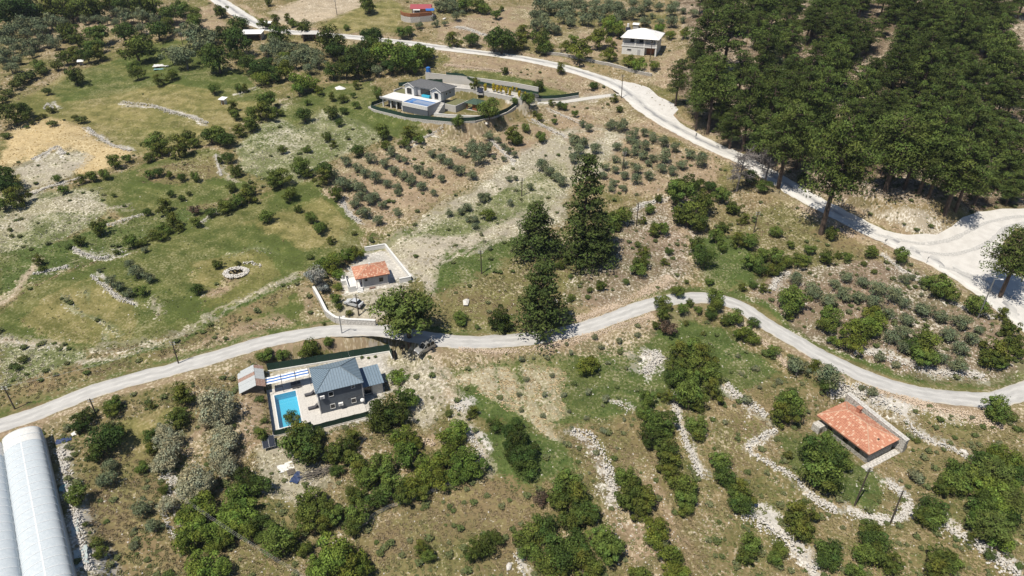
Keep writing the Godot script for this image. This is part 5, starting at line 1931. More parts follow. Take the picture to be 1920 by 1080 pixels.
# how tall the middle of the crown stands, as a share of the crown's width; name, what it looks like, category
var KIND := {
	"b": [0.42, "oak_tree", "rounded mid green tree", "tree"],
	"g": [0.42, "fruit_tree", "bright green leafy tree", "tree"],
	"d": [0.42, "carob_tree", "dense dark green tree", "tree"],
	"o": [0.40, "olive_tree", "grey green olive tree", "olive tree"],
	"v": [0.44, "old_olive_tree", "large silvery olive tree", "olive tree"],
	"w": [0.50, "silver_willow", "silver leaved tree", "tree"],
	"s": [0.32, "green_shrub", "low green shrub", "shrub"],
	"q": [0.32, "grey_shrub", "low grey green shrub", "shrub"],
	"r": [0.44, "bare_shrub", "brownish half dry shrub", "shrub"],
	"p": [0.9, "pine_tree", "dark pine tree", "pine tree"],
	"P": [1.1, "tall_pine", "tall conical pine", "pine tree"],
	"B": [0.95, "big_pine", "big dark pine tree", "pine tree"],
	"U": [0.64, "spreading_pine", "broad spreading pine", "pine tree"],
}

func plant(kind: String, px: float, py: float, wpx: float, where: String, label := "", pick := -1, mid := 0.0, stretch := 1.0) -> void:
	var k: Array = KIND[kind].duplicate()
	if mid > 0.0:
		k[0] = mid
	wpx *= (1.38 if py < 220.0 else (1.3 if py < 420.0 else (1.22 if kind == "o" else 1.03))) if not kind in ["p", "P", "U", "B"] else 1.08
	var p := hit(px, py)
	var w := wpx / ppm(p)
	for i in 3:
		p = hit(px, py, w * k[0])
		w = wpx / ppm(p)
	var g := Vector3(p.x, gh(p.x, p.z), p.z)
	if kind in ["b", "d", "g"] and w < 2.3:
		kind = "s"
	elif kind == "o" and w < 1.5:
		kind = "q"
	k = KIND[kind]
	var called: String = k[1]
	if kind == "b" and (where.contains("stony") or where.contains("stone house") or where.contains("thicket")):
		called = "almond_tree"
	var vars: Array = crowns[kind]
	var i := rng.randi() % vars.size() if pick < 0 else pick
	var size: String = "big " if w > 6.5 else ("small " if w < 3.0 and not kind in ["s", "q"] else "")
	var text: String = label if label != "" else size + k[2] + " " + where
	var t := thing(called, text, k[3], Transform3D(Basis(Vector3.UP, rng.randf() * TAU), g), text if label == "" else "")
	var sc := Vector3(w, w * rng.randf_range(0.84, 1.2) * stretch, w)
	var tf := Transform3D(Basis.from_scale(sc), Vector3.ZERO)
	var barkm: Material = M.pine_bark if kind in ["p", "P", "U", "B"] else (M.grey_bark if kind in ["o", "v", "w"] else M.bark)
	part(t, "trunk", trunks[kind][i], barkm, tf)
	part(t, "crown", vars[i], null, tf)

func sow(ox: float, oy: float, where: String, rows: Dictionary) -> void:
	for kind in rows:
		var a: Array = rows[kind]
		for k in a.size() / 3:
			plant(kind, ox + a[3 * k] / 3.0, oy + a[3 * k + 1] / 3.0, a[3 * k + 2] / 3.0, where)

func plant_trees() -> void:
	sow(0, 0, "around the upper meadow", {
		"d": [30,60,150, 130,50,160, 90,20,140, 200,60,90, 1220,330,140, 1330,240,130, 1270,180,100, 1340,310,90, 1400,350,100, 1440,400,80, 1160,300,80, 70,625,140, 130,610,60, 30,1000,120, 40,1050,110],
		"b": [300,60,130, 350,30,120, 450,30,120, 520,40,130, 620,20,110, 700,30,110, 800,30,130, 860,40,110, 960,70,110, 1010,40,90, 1090,70,80, 1100,115,80, 1240,60,70, 1350,130,90, 1310,190,90, 380,170,110, 400,70,90, 430,215,80, 540,190,110, 520,250,90, 560,300,70, 490,310,80, 370,320,80, 420,290,80, 210,370,70, 700,190,100, 760,270,150, 800,240,100, 890,165,110, 940,140,80, 755,370,70, 770,410,70, 960,415,65, 900,450,60, 420,430,90, 265,510,40, 1200,495,60, 870,800,110, 900,840,80, 1000,830,110, 1060,770,75, 1090,800,60, 1180,760,90, 1230,740,120, 1280,780,90, 1300,600,60, 1320,640,60, 1350,730,70, 1410,690,90, 1420,630,60, 1340,500,40, 1380,495,40, 640,910,75, 715,890,50, 840,880,60, 450,1005,55, 515,990,60, 585,985,55, 320,1005,50, 350,1060,60, 840,975,60, 890,960,60, 950,985,40, 1020,995,50, 1095,1000,50, 1330,960,70, 1290,890,60, 1240,900,40, 1300,1050,60, 1400,1060,80],
		"o": [60,170,90, 130,140,90, 200,130,100, 280,120,90, 350,130,70, 60,230,80, 110,260,80, 190,240,80, 20,200,70, 30,300,80, 100,330,60, 170,300,50, 260,230,70, 310,250,60, 350,210,50, 60,380,60, 20,350,60, 230,170,70, 150,190,70, 480,110,50, 540,100,60, 600,115,45, 655,130,50, 700,90,90, 790,90,80, 640,60,60, 730,60,60, 860,100,60, 1000,175,50, 790,160,60, 970,300,110, 1040,320,120, 1090,200,130, 1150,250,110, 1050,190,60, 1190,190,100, 1000,290,80],
		"s": [290,690,50, 455,670,60, 420,660,40, 240,650,35, 210,665,30, 180,690,30, 150,712,25, 30,760,50, 285,615,45, 130,440,80, 90,480,60, 170,420,70, 40,520,60, 10,560,50, 240,400,50, 320,370,60],
	})
	sow(480, 0, "between the upper road and the villa", {
		"b": [180,105,40, 200,130,40, 105,125,60, 35,135,50, 265,150,90, 510,155,30, 630,20,90, 70,10,40, 820,180,70, 860,170,60, 1285,45,65, 1350,80,50, 1380,45,30, 1110,220,80, 1210,220,75, 1380,230,130, 1340,240,90, 1420,250,80, 1250,20,80, 1180,20,80, 1233,480,55, 1400,395,40, 680,525,55, 1135,690,60, 1310,640,110, 270,640,80, 425,625,75, 490,550,50, 430,545,40, 570,480,40, 565,590,40, 60,570,90, 40,620,110, 90,620,60, 400,770,55, 430,810,40, 515,770,30, 285,835,45, 715,735,90, 870,745,90, 920,780,60, 975,735,30, 830,800,60, 730,820,50, 575,840,75, 262,940,100, 290,970,60, 135,990,110, 100,1020,80, 380,960,90, 370,1000,80, 150,840,50, 135,630,40, 290,570,35, 545,535,30, 495,620,40, 465,690,45],
		"d": [130,190,110, 430,220,150, 450,280,100, 650,210,110, 660,260,90, 560,300,120, 570,370,130, 640,340,110, 760,370,90, 600,260,90, 510,340,90, 500,400,80, 430,400,80, 40,390,110, 110,410,90, 60,340,70],
		"g": [720,300,120, 800,270,110, 830,330,130, 900,310,120, 950,300,90, 880,370,80, 970,290,70, 160,400,90, 250,460,100, 310,470,80, 30,430,90, 240,500,70, 355,510,45, 160,320,70],
		"o": [690,400,60, 60,270,80, 120,300,80, 180,260,80, 240,300,80, 290,330,90, 220,350,80, 150,350,80, 330,300,80, 100,250,70, 260,270,70, 300,380,70, 350,350,70, 1040,30,70, 1090,20,70, 1140,30,60, 1080,50,40, 1125,90,50, 1060,10,60, 1160,70,35, 985,100,30, 1010,135,35, 1065,130,30, 915,140,40],
	})
	sow(480, 0, "in the rows of the lower olive grove", {
		"o": [645,890,60, 760,855,60, 505,910,60, 575,945,55, 615,970,60, 725,915,60, 775,955,55, 825,980,60, 675,1000,65, 740,1030,55, 870,1015,60, 935,1045,60, 795,1055,50, 915,950,55, 965,970,60, 845,905,40, 805,890,40, 990,860,50, 1040,890,60, 1080,920,60, 1145,955,65, 1215,980,60, 1040,1005,45, 855,835,30, 1110,835,35, 1145,850,40, 1175,865,40, 1250,890,80, 1210,810,60, 1230,840,80, 1310,760,60, 1290,840,80, 1360,790,40, 1395,820,40, 1420,845,40, 1395,895,30, 1380,680,35, 1425,1000,40, 540,1030,80, 480,1040,80, 590,1060,70, 440,980,60, 1335,880,30],
	})
	sow(960, 0, "on the hillside above the upper road", {
		"o": [160,30,80, 210,40,80, 270,30,80, 320,40,80, 140,90,70, 180,110,70, 210,150,70, 250,160,60, 290,90,80, 320,70,70, 330,110,70, 400,40,70, 400,100,70, 460,60,70, 430,110,70, 520,60,70, 500,110,60, 600,30,70, 580,100,70, 640,70,70, 600,60,70, 680,80,60, 730,60,60, 760,30,60, 750,120,60, 830,30,55, 830,120,40, 790,90,30, 900,60,60, 900,120,60, 960,60,35, 960,110,35, 1020,70,45, 130,140,60, 680,20,60, 550,20,60, 470,10,60, 370,10,60, 910,30,50],
		"b": [70,170,80, 30,230,90, 160,230,110, 180,260,80, 1010,295,45, 15,580,40, 10,760,90, 30,780,70, 75,720,50],
		"g": [485,210,110, 380,280,120, 300,255,60, 345,215,50, 545,300,80, 570,250,35, 660,340,70, 710,365,70, 800,370,50, 550,140,90, 600,160,80, 890,190,50, 970,190,50, 830,165,60],
	})
	sow(960, 0, "between the villa and the upper road bend", {
		"b": [460,475,50, 275,385,50, 150,480,60, 95,580,70, 225,575,35, 270,595,40, 300,600,35, 355,640,35, 605,610,40, 575,555,40, 155,660,40, 160,770,60, 240,680,35, 130,640,30],
		"o": [555,700,60, 615,710,65, 680,750,60, 665,780,50, 745,745,50, 795,770,60, 595,820,55, 700,800,60, 750,820,60, 855,795,60, 920,830,55, 690,850,60, 735,870,60, 640,850,50, 1000,860,65, 860,880,80, 795,890,45, 470,835,60, 400,800,60, 365,840,70, 345,780,70, 350,890,60, 585,895,45, 635,920,45, 530,935,45, 580,955,45, 630,985,50, 700,950,60, 770,920,40, 840,940,60, 960,920,65, 905,960,55, 1065,905,80, 770,985,60, 700,1010,60, 565,1025,50, 510,985,50, 450,1000,40, 170,930,70, 210,960,60, 250,990,60, 280,1020,60, 100,1050,40, 15,870,40, 20,1000,30, 395,695,40, 430,715,45, 560,1060,40, 630,1060,40],
		"d": [980,1030,110, 1050,1040,60, 1110,1040,70, 900,1060,60, 1340,1000,90, 1420,1040,80],
	})
	sow(0, 360, "in the hedges of the big green field", {
		"b": [100,30,110, 20,60,80, 915,80,80, 825,110,45, 555,200,110, 445,275,80, 385,300,50, 215,385,70, 240,425,60, 735,275,100, 790,280,70, 710,265,50, 850,235,80, 905,190,70, 900,245,80, 975,160,80, 1005,200,60, 940,215,60, 1100,165,60, 1180,110,60, 1255,75,90, 1300,70,60, 1340,40,80, 1390,20,90, 650,335,40, 65,245,30, 55,210,30, 640,15,25, 960,10,40, 1020,30,40, 1060,5,30, 790,550,85, 1220,400,75, 1110,545,80, 1340,410,40, 125,935,60, 75,970,50, 95,985,50],
		"r": [1095,100,60],
		"o": [815,320,45, 625,495,70, 660,530,65, 715,570,60, 730,405,60, 770,450,90, 835,485,65, 555,440,30],
	})
	sow(480, 360, "around the tile roofed cottage", {
		"b": [185,10,80, 65,135,80, 235,90,50, 310,150,60, 355,205,85, 380,190,60, 425,270,60, 300,360,50, 550,225,40, 450,10,80, 448,600,80, 466,640,60, 522,676,48, 1150,700,90, 1155,730,70, 1245,755,40, 50,920,110, 145,915,90, 290,890,130, 330,910,70, 415,855,70],
		"d": [1370,710,160, 1400,740,100],
		"o": [555,60,60, 610,110,80, 640,40,70, 690,155,65, 710,70,50, 795,110,50, 590,20,60, 660,20,60, 800,5,40, 1000,5,40, 1085,120,40, 1150,110,40, 1185,80,55, 1190,150,40, 1235,190,45, 1225,150,50, 1280,30,60, 1300,20,50, 1430,60,40, 1285,275,20, 1315,315,30, 1265,235,25],
		"g": [1303,120,75, 380,390,100, 440,380,110, 510,350,100, 560,350,90, 430,440,90, 470,470,80, 460,530,60, 590,350,60, 400,420,80, 800,1040,130],
		"s": [380,740,30, 595,930,25, 632,932,22, 670,925,22],
	})
	sow(960, 360, "on the slope above the bend of the lower road", {
		"b": [610,130,110, 560,170,90, 590,190,80, 735,160,40, 770,90,60, 825,35,45, 800,210,90, 850,210,90, 885,330,60, 860,390,60, 730,380,130, 715,430,110, 745,330,80, 710,290,50, 640,500,50, 500,525,80, 440,545,50, 335,590,60, 380,405,65, 320,360,90, 270,400,80, 330,470,40, 1000,120,150, 950,130,100, 1080,60,130, 1050,160,120, 1040,300,120, 1080,370,150, 1150,250,100, 1190,190,90, 1250,80,90, 1300,150,60, 1180,300,80, 1280,270,110, 1340,280,110, 1350,380,140, 1420,350,110, 1400,430,100, 1300,530,60, 1360,520,60, 1420,540,70, 940,0,150, 1180,10,100],
	})
	sow(960, 360, "below the bend of the lower road", {
		"b": [930,560,90, 850,620,110, 850,680,110, 1000,625,60, 960,660,80, 1140,590,130, 1140,640,110, 1110,500,60, 1120,690,80, 1050,660,60, 980,500,35, 1250,700,110, 1200,720,80, 1355,730,80, 810,745,60, 980,735,40, 1080,790,40, 950,900,170, 1030,870,170, 1080,930,150, 930,980,150, 1020,990,180, 1110,1010,140, 1000,1060,170, 900,1050,120, 1430,900,60],
		"g": [1310,800,110, 1360,830,80, 1270,790,60, 430,970,140, 400,1000,80],
		"r": [880,760,120],
		"q": [600,835,45, 500,870,45, 465,815,45, 705,800,45, 330,900,40, 195,930,40, 55,940,45, 120,935,25, 305,855,30, 715,940,40, 640,990,30, 540,960,35, 80,1050,45, 225,1030,40, 1370,985,55, 1270,920,35, 1290,1020,35],
	})
	sow(1440, 360, "on the terrace between the two roads", {
		"b": [50,220,90, 130,290,60, 360,235,90, 40,350,120, 100,390,100, 180,380,110, 235,320,80, 215,380,70, 330,370,100, 400,350,60, 450,365,70, 590,330,100, 745,360,100, 15,440,80, 60,440,80, 540,400,40, 600,445,40, 150,600,180, 130,640,150, 120,700,60, 350,690,140, 330,750,120, 370,830,80, 960,530,150, 1020,570,120, 900,500,100, 1180,640,150, 1320,690,90, 890,850,190, 880,920,170, 800,870,110, 1290,880,180, 1250,930,150, 1380,850,130, 1360,770,120, 1330,940,110, 1420,900,80, 1300,960,100, 30,890,90, 260,970,90],
		"g": [500,780,190, 560,760,160, 620,720,150, 480,850,150, 590,680,120],
		"o": [160,490,80, 250,540,90, 260,570,80, 375,515,65, 440,470,70, 430,560,80, 450,590,70, 530,500,75, 515,590,80, 610,540,100, 700,580,95, 770,625,70, 770,490,60, 815,480,40, 890,665,100, 980,695,85, 1085,730,95, 780,715,90, 760,780,90, 690,820,90, 1030,795,100, 1150,820,90, 1190,770,60, 1080,880,90, 1070,970,100, 990,940,70, 350,610,100, 680,680,80, 600,620,90, 780,870,90, 170,990,110, 350,1030,150],
		"q": [460,665,35, 860,575,35, 720,970,60, 630,930,70, 60,1060,50],
	})
	sow(0, 720, "in the orchard beside the greenhouses", {
		"b": [1030,50,160, 850,120,50, 640,110,100, 620,150,100, 850,290,110, 850,360,90, 990,190,150, 1010,160,100, 800,470,90, 920,590,80, 440,620,130, 430,660,80, 480,785,40, 540,890,80, 570,950,90],
		"d": [470,190,120, 450,240,90, 590,310,220, 540,380,130, 640,280,140, 1380,520,150, 1390,590,120],
		"q": [370,255,45, 380,350,45, 385,415,45, 755,910,60, 760,820,40],
		"o": [620,465,80, 605,525,110, 800,695,110, 870,800,90],
		"v": [1210,120,220, 1160,180,140, 1240,180,160, 1250,290,180, 1260,370,170, 1240,440,150, 1280,470,140, 940,300,160, 940,390,190, 920,440,160, 1080,540,220, 1060,600,190, 1150,560,150, 940,680,120, 930,270,120],
		"g": [1130,690,200, 1080,780,180, 1060,880,190, 1160,850,150, 1020,740,90, 1340,620,200, 1310,720,170, 1380,700,160, 1290,800,170, 1250,880,130, 1400,830,130, 1120,1020,190, 1230,1050,150, 1200,900,110, 940,1070,80],
	})
	sow(480, 720, "in the thicket below the pool house", {
		"b": [200,190,110, 250,330,260, 220,270,180, 300,380,190, 340,290,110, 530,310,140, 480,380,180, 420,400,120, 560,420,150, 600,480,150, 700,460,180, 640,540,150, 1150,300,90, 760,570,170, 830,630,150, 930,610,110, 560,620,150, 680,640,140, 310,640,170, 380,700,180, 280,760,180, 430,740,150, 570,720,160, 540,800,130, 400,790,130, 140,900,210, 90,830,130, 200,870,140, 270,930,100, 20,570,140, 10,760,120, 30,860,80, 30,280,100, 20,80,60, 40,200,50, 450,490,90, 1080,160,60, 1210,150,90, 940,930,110, 970,980,90],
		"d": [740,130,240, 700,200,180, 800,180,150, 1340,230,100, 1420,260,100, 1420,340,80, 1430,400,90, 1280,900,170, 1230,950,130, 1340,860,120],
		"g": [850,80,150, 820,300,170, 840,390,190, 900,340,90, 1080,320,160, 1130,260,150, 1050,400,160, 1180,420,190, 1220,470,170, 960,480,180, 880,560,170, 1020,540,160, 1120,510,150, 440,970,260, 520,1020,220, 380,1040,200, 600,1040,140],
	})
	sow(960, 720, "on the stony terraces below the lower road", {
		"d": [60,400,180, 30,300,130, 80,470,160, 120,370,90, 20,220,100, 830,200,210, 780,290,160],
		"r": [160,640,110],
		"b": [310,560,190, 350,610,180, 260,640,170, 400,700,180, 330,740,190, 440,740,130, 100,860,200, 180,800,170, 280,960,240, 350,900,200, 220,1020,200, 400,1000,200, 500,870,200, 540,950,190, 560,900,150, 450,1040,150, 100,940,150, 640,530,150, 700,600,170, 650,650,190, 740,650,150, 720,710,130, 680,560,120, 760,90,120, 740,160,100, 870,250,110, 870,380,180, 880,430,150, 960,560,170, 970,640,150, 980,700,110, 900,500,120, 1000,80,190, 980,40,170, 1050,100,120, 1040,220,150, 1050,270,110, 870,60,100, 1130,30,150, 1170,430,150, 1190,520,130, 1220,560,90, 1300,600,160, 1300,680,150, 1260,640,120, 1330,910,150, 1310,970,130, 720,1060,140],
		"g": [810,820,170, 800,880,120, 890,970,150, 910,1040,140, 960,1070,120],
		"q": [425,45,50, 35,60,35, 50,145,40, 180,60,40, 175,175,40, 340,250,40, 515,260,50, 415,185,40, 290,60,40, 530,80,60, 630,200,30, 475,385,50, 510,120,25, 295,330,30, 435,500,25, 590,360,25, 1325,90,75, 1200,215,40, 1395,20,35, 320,155,30],
	})
	sow(1440, 720, "on the terraces around the stone house", {
		"b": [120,120,190, 90,180,160, 130,60,130, 320,410,260, 280,480,230, 340,520,220, 250,400,170, 400,430,150, 330,320,120, 190,740,190, 170,800,170, 220,830,130, 60,940,130, 40,990,100, 350,930,180, 330,990,150, 580,820,150, 600,890,180, 640,960,190, 560,970,160, 700,1010,150, 980,970,180, 960,1040,170, 1030,1000,140, 920,690,170, 930,750,150, 860,740,120, 1080,480,170, 1070,560,200, 1150,510,200, 980,590,120, 1140,860,80, 1250,960,80, 1290,120,170, 1280,170,130, 330,10,100, 1420,1020,60, 500,1060,130],
		"g": [1290,390,130, 1380,440,150, 1340,560,180, 1250,600,180, 1300,680,190, 1180,760,170, 1300,880,160],
		"d": [1200,450,180, 1400,520,140, 1200,680,170, 1360,760,140],
		"U": [1270,470,190, 1380,640,170, 1270,790,200],
		"s": [110,400,70, 1370,190,80, 1400,250,50, 840,320,40, 1425,260,30],
		"q": [835,525,105, 590,45,70, 530,30,50, 1150,190,35],
	})
	# the pines that stand out, one by one
	plant("P", 1097, 402, 100, "", "tallest conical pine on the slope above the lower road", 0, 0.95, 0.90)
	plant("P", 1122, 435, 78, "", "dark pine leaning beside the tallest conical pine", 1, 0.85, 0.85)
	plant("P", 1005, 432, 88, "", "lighter pine with open crown beside the tallest pines", 2, 0.60, 0.70)
	plant("P", 1015, 560, 100, "", "dense dark conical pine at the edge of the lower road", 1, 0.72, 0.76)
	plant("U", 762, 578, 118, "", "broad pine beside the lower road shading the parked van")
	plant("w", 592, 520, 48, "", "silver leaved tree at the corner of the cottage boundary wall")
	plant("w", 603, 535, 30, "", "lower silver leaved tree against the cottage boundary wall")
	plant("B", 1910, 478, 92, "", "lone round pine beside the white gravel turning area")
	plant("p", 1321, 70, 70, "", "tall pine with bare trunk above the track to the white house")
	plant("p", 1367, 62, 84, "", "dark pine standing at the edge of the track to the white house")
	plant("B", 1580, 285, 118, "", "big pine with long bare trunk at the edge of the upper road", 1, 1.32, 1.35)
	plant("B", 1478, 265, 92, "", "dark pine in front of the dead tree at the upper road")
	plant("B", 1690, 262, 110, "", "wide pine above the earth bank at the road bend")
	plant("B", 1806, 306, 104, "", "leaning pine above the gravel turning area")
	dead_tree(1425, 352, 24.0)
	forest()
	for q in [[1105,300],[1180,298],[1212,308],[1247,314],[1290,328],[1325,340],[1410,358],[1460,368]]:
		conifer(q, "golden columnar conifer in the row on the villa's upper wall", false)
	for q in [[1116,232],[1160,242],[1232,262],[1275,272],[1350,288],[1385,292],[1505,330]]:
		conifer(q, "small golden conifer along the back of the villa drive", true)

func conifer(q: Array, label: String, small: bool) -> void:
	var f: Transform3D = pads.villa
	var p := on_plane(680 + q[0] / 4.8, 110 + q[1] / 4.8, f.origin.y + 3.0)
	p.y = gh(p.x, p.z)
	var h := 1.5 if small else 2.5
	var t := thing("golden_conifer", label, "conifer", Transform3D(Basis(Vector3.UP, rng.randf() * TAU), p), label)
	var st := tool()
	bar(st, Vector3(0, -0.1, 0), Vector3(0, 0.5, 0), 0.06, 0.05)
	part(t, "trunk", done(st), M.bark)
	part(t, "crown", crowns["y"][rng.randi() % 2], null, Transform3D(Basis.from_scale(Vector3(h * 0.5, h * 0.66, h * 0.5)), Vector3.ZERO))

func forest() -> void:
	var r := RandomNumberGenerator.new()
	r.seed = 88
	var poly := PackedVector2Array()
	var px := [1300,-14, 1930,-14, 1930,372, 1860,360, 1800,335, 1760,318, 1640,312, 1600,300, 1500,262, 1440,262, 1380,250, 1330,225, 1272,178, 1262,150, 1320,120, 1420,108, 1430,60, 1340,20, 1310,10]
	for k in px.size() / 2:
		poly.append(Vector2(px[2 * k], px[2 * k + 1]))
	var gaps := [[1630,105,34], [1622,32,24], [1708,168,22], [1912,62,34], [1500,100,20], [1718,200,14], [1770,205,10], [1505,150,12], [1520,80,22], [1905,280,16], [1850,210,14], [1890,175,14], [1470,95,24], [1620,140,18], [1412,75,16], [1840,130,16], [1660,60,16], [1560,190,14], [1760,90,14], [1860,300,16], [1340,100,16], [1450,180,12]]
	var y := -14.0
	var row := 0
	while y < 380.0:
		var grow := 0.55 + 0.45 * clampf(y / 300.0, 0.0, 1.0)
		var x := 1255.0 + (row % 2) * 17.0
		while x < 1935.0:
			var q := Vector2(x + r.randf_range(-17, 17), y + r.randf_range(-13, 13))
			x += 42.0 * grow
			if not Geometry2D.is_point_in_polygon(q, poly):
				continue
			var free := true
			for g in gaps:
				if q.distance_to(Vector2(g[0], g[1] - 4)) < g[2]:
					free = false
			if free:
				plant("p", q.x, q.y, lerpf(36, 90, pow(r.randf(), 1.4)) * grow, "in the pine forest on the hillside", "", -1, 0.0, r.randf_range(0.75, 1.3))
		y += 26.0 * grow
		row += 1
	# olives and shrubs at the forest's edge
	sow(1440, 0, "in the clearing at the edge of the pine forest", {
		"o": [30,300,90, 60,350,80, 20,380,80, 120,340,60, 130,290,50, 180,370,50, 60,235,60, 100,400,60, 20,440,70, 240,330,40],
	})
	sow(1440, 0, "under the pine forest", {
		"s": [130,400,40, 420,320,60, 450,290,70, 560,240,60, 780,200,50, 1220,500,60, 1400,560,70, 900,420,60, 1080,620,60, 1300,780,70, 200,1000,70, 680,1010,60, 820,980,60, 1150,1040,80, 1300,1030,90, 1400,1040,80, 1000,1060,70],
		"d": [100,470,80, 250,560,90, 380,480,80, 620,420,90, 760,520,80, 900,560,90, 1040,480,80, 1180,400,80, 1320,440,90, 560,620,90, 860,700,90, 1060,760,100, 1240,660,90, 1380,700,90, 700,330,70, 860,280,70, 1040,250,70, 1240,200,70, 1320,120,60, 480,180,60, 240,90,60, 940,120,60, 1120,90,60, 330,700,90, 480,830,90, 1180,880,100, 1340,930,100],
	})

func dead_tree(px: float, py: float, _w: float) -> void:
	var p := hit(px, py)
	var r := RandomNumberGenerator.new()
	r.seed = 5
	for n in 2:
		var q := p + Vector3(-7.0 + 8.5 * n, 0, 1.5 - 3.0 * n)
		q.y = gh(q.x, q.z)
		var t := thing("dead_tree", ["bare grey dead tree at the edge of the upper road", "smaller bare grey dead tree close to its bigger twin"][n], "dead tree", Transform3D(Basis(), q))
		var st := tool()
		var h := 12.5 - 2.0 * n
		var top := Vector3(0.6, h, 0.3)
		bar(st, Vector3(0, -0.3, 0), top * 0.5, 0.26, 0.17, 6)
		bar(st, top * 0.5, top, 0.17, 0.04, 6)
		part(t, "trunk", done(st), M.grey_bark)
		st = tool()
		for k in 44:
			var s := top * r.randf_range(0.3, 0.98)
			var a := r.randf() * TAU
			var l := r.randf_range(1.4, 4.2)
			var e := s + Vector3(cos(a) * l, r.randf_range(-0.4, 1.4), sin(a) * l)
			bar(st, s, e, 0.10, 0.045, 4)
			for m in 10:
				var b := s.lerp(e, r.randf_range(0.3, 1.0))
				var c := b + rdir(r) * r.randf_range(0.5, 1.4)
				bar(st, b, c, 0.055, 0.03, 3)
				for o in 2:
					bar(st, b.lerp(c, 0.6), c + rdir(r) * 0.6, 0.035, 0.02, 3)
		part(t, "branches", done(st), M.grey_bark)

# ---------------------------------------------------------------- dry stone walls and rubble
func rock_mesh(sd: int) -> ArrayMesh:
	var r := RandomNumberGenerator.new()
	r.seed = sd
	var pts := []
	var phi := (1.0 + sqrt(5.0)) / 2.0
	for q in [[-1, phi, 0], [1, phi, 0], [-1, -phi, 0], [1, -phi, 0], [0, -1, phi], [0, 1, phi], [0, -1, -phi], [0, 1, -phi], [phi, 0, -1], [phi, 0, 1], [-phi, 0, -1], [-phi, 0, 1]]:
		pts.append(Vector3(q[0], q[1], q[2]).normalized() * r.randf_range(0.36, 0.58) * Vector3(1.0, 0.72, 0.85))
	var st := tool()
	for f in [[0, 11, 5], [0, 5, 1], [0, 1, 7], [0, 7, 10], [0, 10, 11], [1, 5, 9], [5, 11, 4], [11, 10, 2], [10, 7, 6], [7, 1, 8], [3, 9, 4], [3, 4, 2], [3, 2, 6], [3, 6, 8], [3, 8, 9], [4, 9, 5], [2, 4, 11], [6, 2, 10], [8, 6, 7], [9, 8, 1]]:
		tri(st, pts[f[0]], pts[f[2]], pts[f[1]])
	return done(st)

func many(parent: Node, called: String, mesh: Mesh, mat: Material, xf: Array, cols: Array = []) -> MultiMeshInstance3D:
	var mm := MultiMesh.new()
	mm.transform_format = MultiMesh.TRANSFORM_3D
	mm.use_colors = cols.size() > 0
	mm.mesh = mesh
	mm.instance_count = xf.size()
	var stride := 16 if cols.size() else 12
	var buf := PackedFloat32Array()
	buf.resize(xf.size() * stride)
	var o := 0
	for k in xf.size():
		var t: Transform3D = xf[k]
		var b := t.basis
		buf[o] = b.x.x; buf[o + 1] = b.y.x; buf[o + 2] = b.z.x; buf[o + 3] = t.origin.x
		buf[o + 4] = b.x.y; buf[o + 5] = b.y.y; buf[o + 6] = b.z.y; buf[o + 7] = t.origin.y
		buf[o + 8] = b.x.z; buf[o + 9] = b.y.z; buf[o + 10] = b.z.z; buf[o + 11] = t.origin.z
		if stride == 16:
			var c: Color = cols[k]
			buf[o + 12] = c.r; buf[o + 13] = c.g; buf[o + 14] = c.b; buf[o + 15] = 1.0
		o += stride
	mm.buffer = buf
	var n := MultiMeshInstance3D.new()
	n.name = called
	n.multimesh = mm
	if mat:
		n.material_override = mat
	parent.add_child(n, true)
	n.set_meta("kind", "stuff")
	return n

var rocks := []

func spin(r: RandomNumberGenerator, s: float) -> Basis:
	return Basis.from_euler(Vector3(r.randf_range(-0.5, 0.5), r.randf() * TAU, r.randf_range(-0.5, 0.5))).scaled(Vector3.ONE * s)

# a heaped line of stones along photo pixels
func stone_line(label: String, px: Array, width: float, height: float, stone: float, mat: Material, density := 1.0) -> void:
	var r := RandomNumberGenerator.new()
	r.seed = hash(label)
	var c := world_line(px, 0.5)
	var o := c[c.size() / 2]
	var t := thing("dry_stone_wall" if height >= 0.5 else "rubble_bank", label, "stone wall" if height >= 0.5 else "rubble", Transform3D(Basis(), o))
	var sets := [[], [], []]
	var wob := FastNoiseLite.new()
	wob.seed = hash(label) % 1000
	wob.frequency = 0.09
	for k in c.size() - 1:
		var d := c[k + 1] - c[k]
		if d.length() < 0.01:
			continue
		var nrm := Vector3(-d.z, 0, d.x).normalized()
		var wd := width * (1.0 + 0.75 * wob.get_noise_2d(k * 0.5, 0))
		var gap := wob.get_noise_2d(k * 0.5, 60)
		var n := int(ceil(wd * 0.5 / (stone * stone) * 1.5 * density * clampf(1.0 + gap * 1.4, 0.25, 1.6)))
		for i in n:
			var u := r.randfn(0.0, 0.42)
			u = clampf(u, -1.3, 1.3)
			var p := c[k] + d * r.randf() + nrm * u * wd * 0.5
			var y := gh(p.x, p.z) + maxf(0.0, (1.0 - u * u)) * height * r.randf()
			var s := stone * r.randf_range(0.45, 1.35)
			sets[r.randi() % 3].append(Transform3D(spin(r, s), Vector3(p.x, y + s * 0.12, p.z) - o))
	for m in 3:
		if sets[m].size():
			many(t, "stones", rocks[m], mat, sets[m])

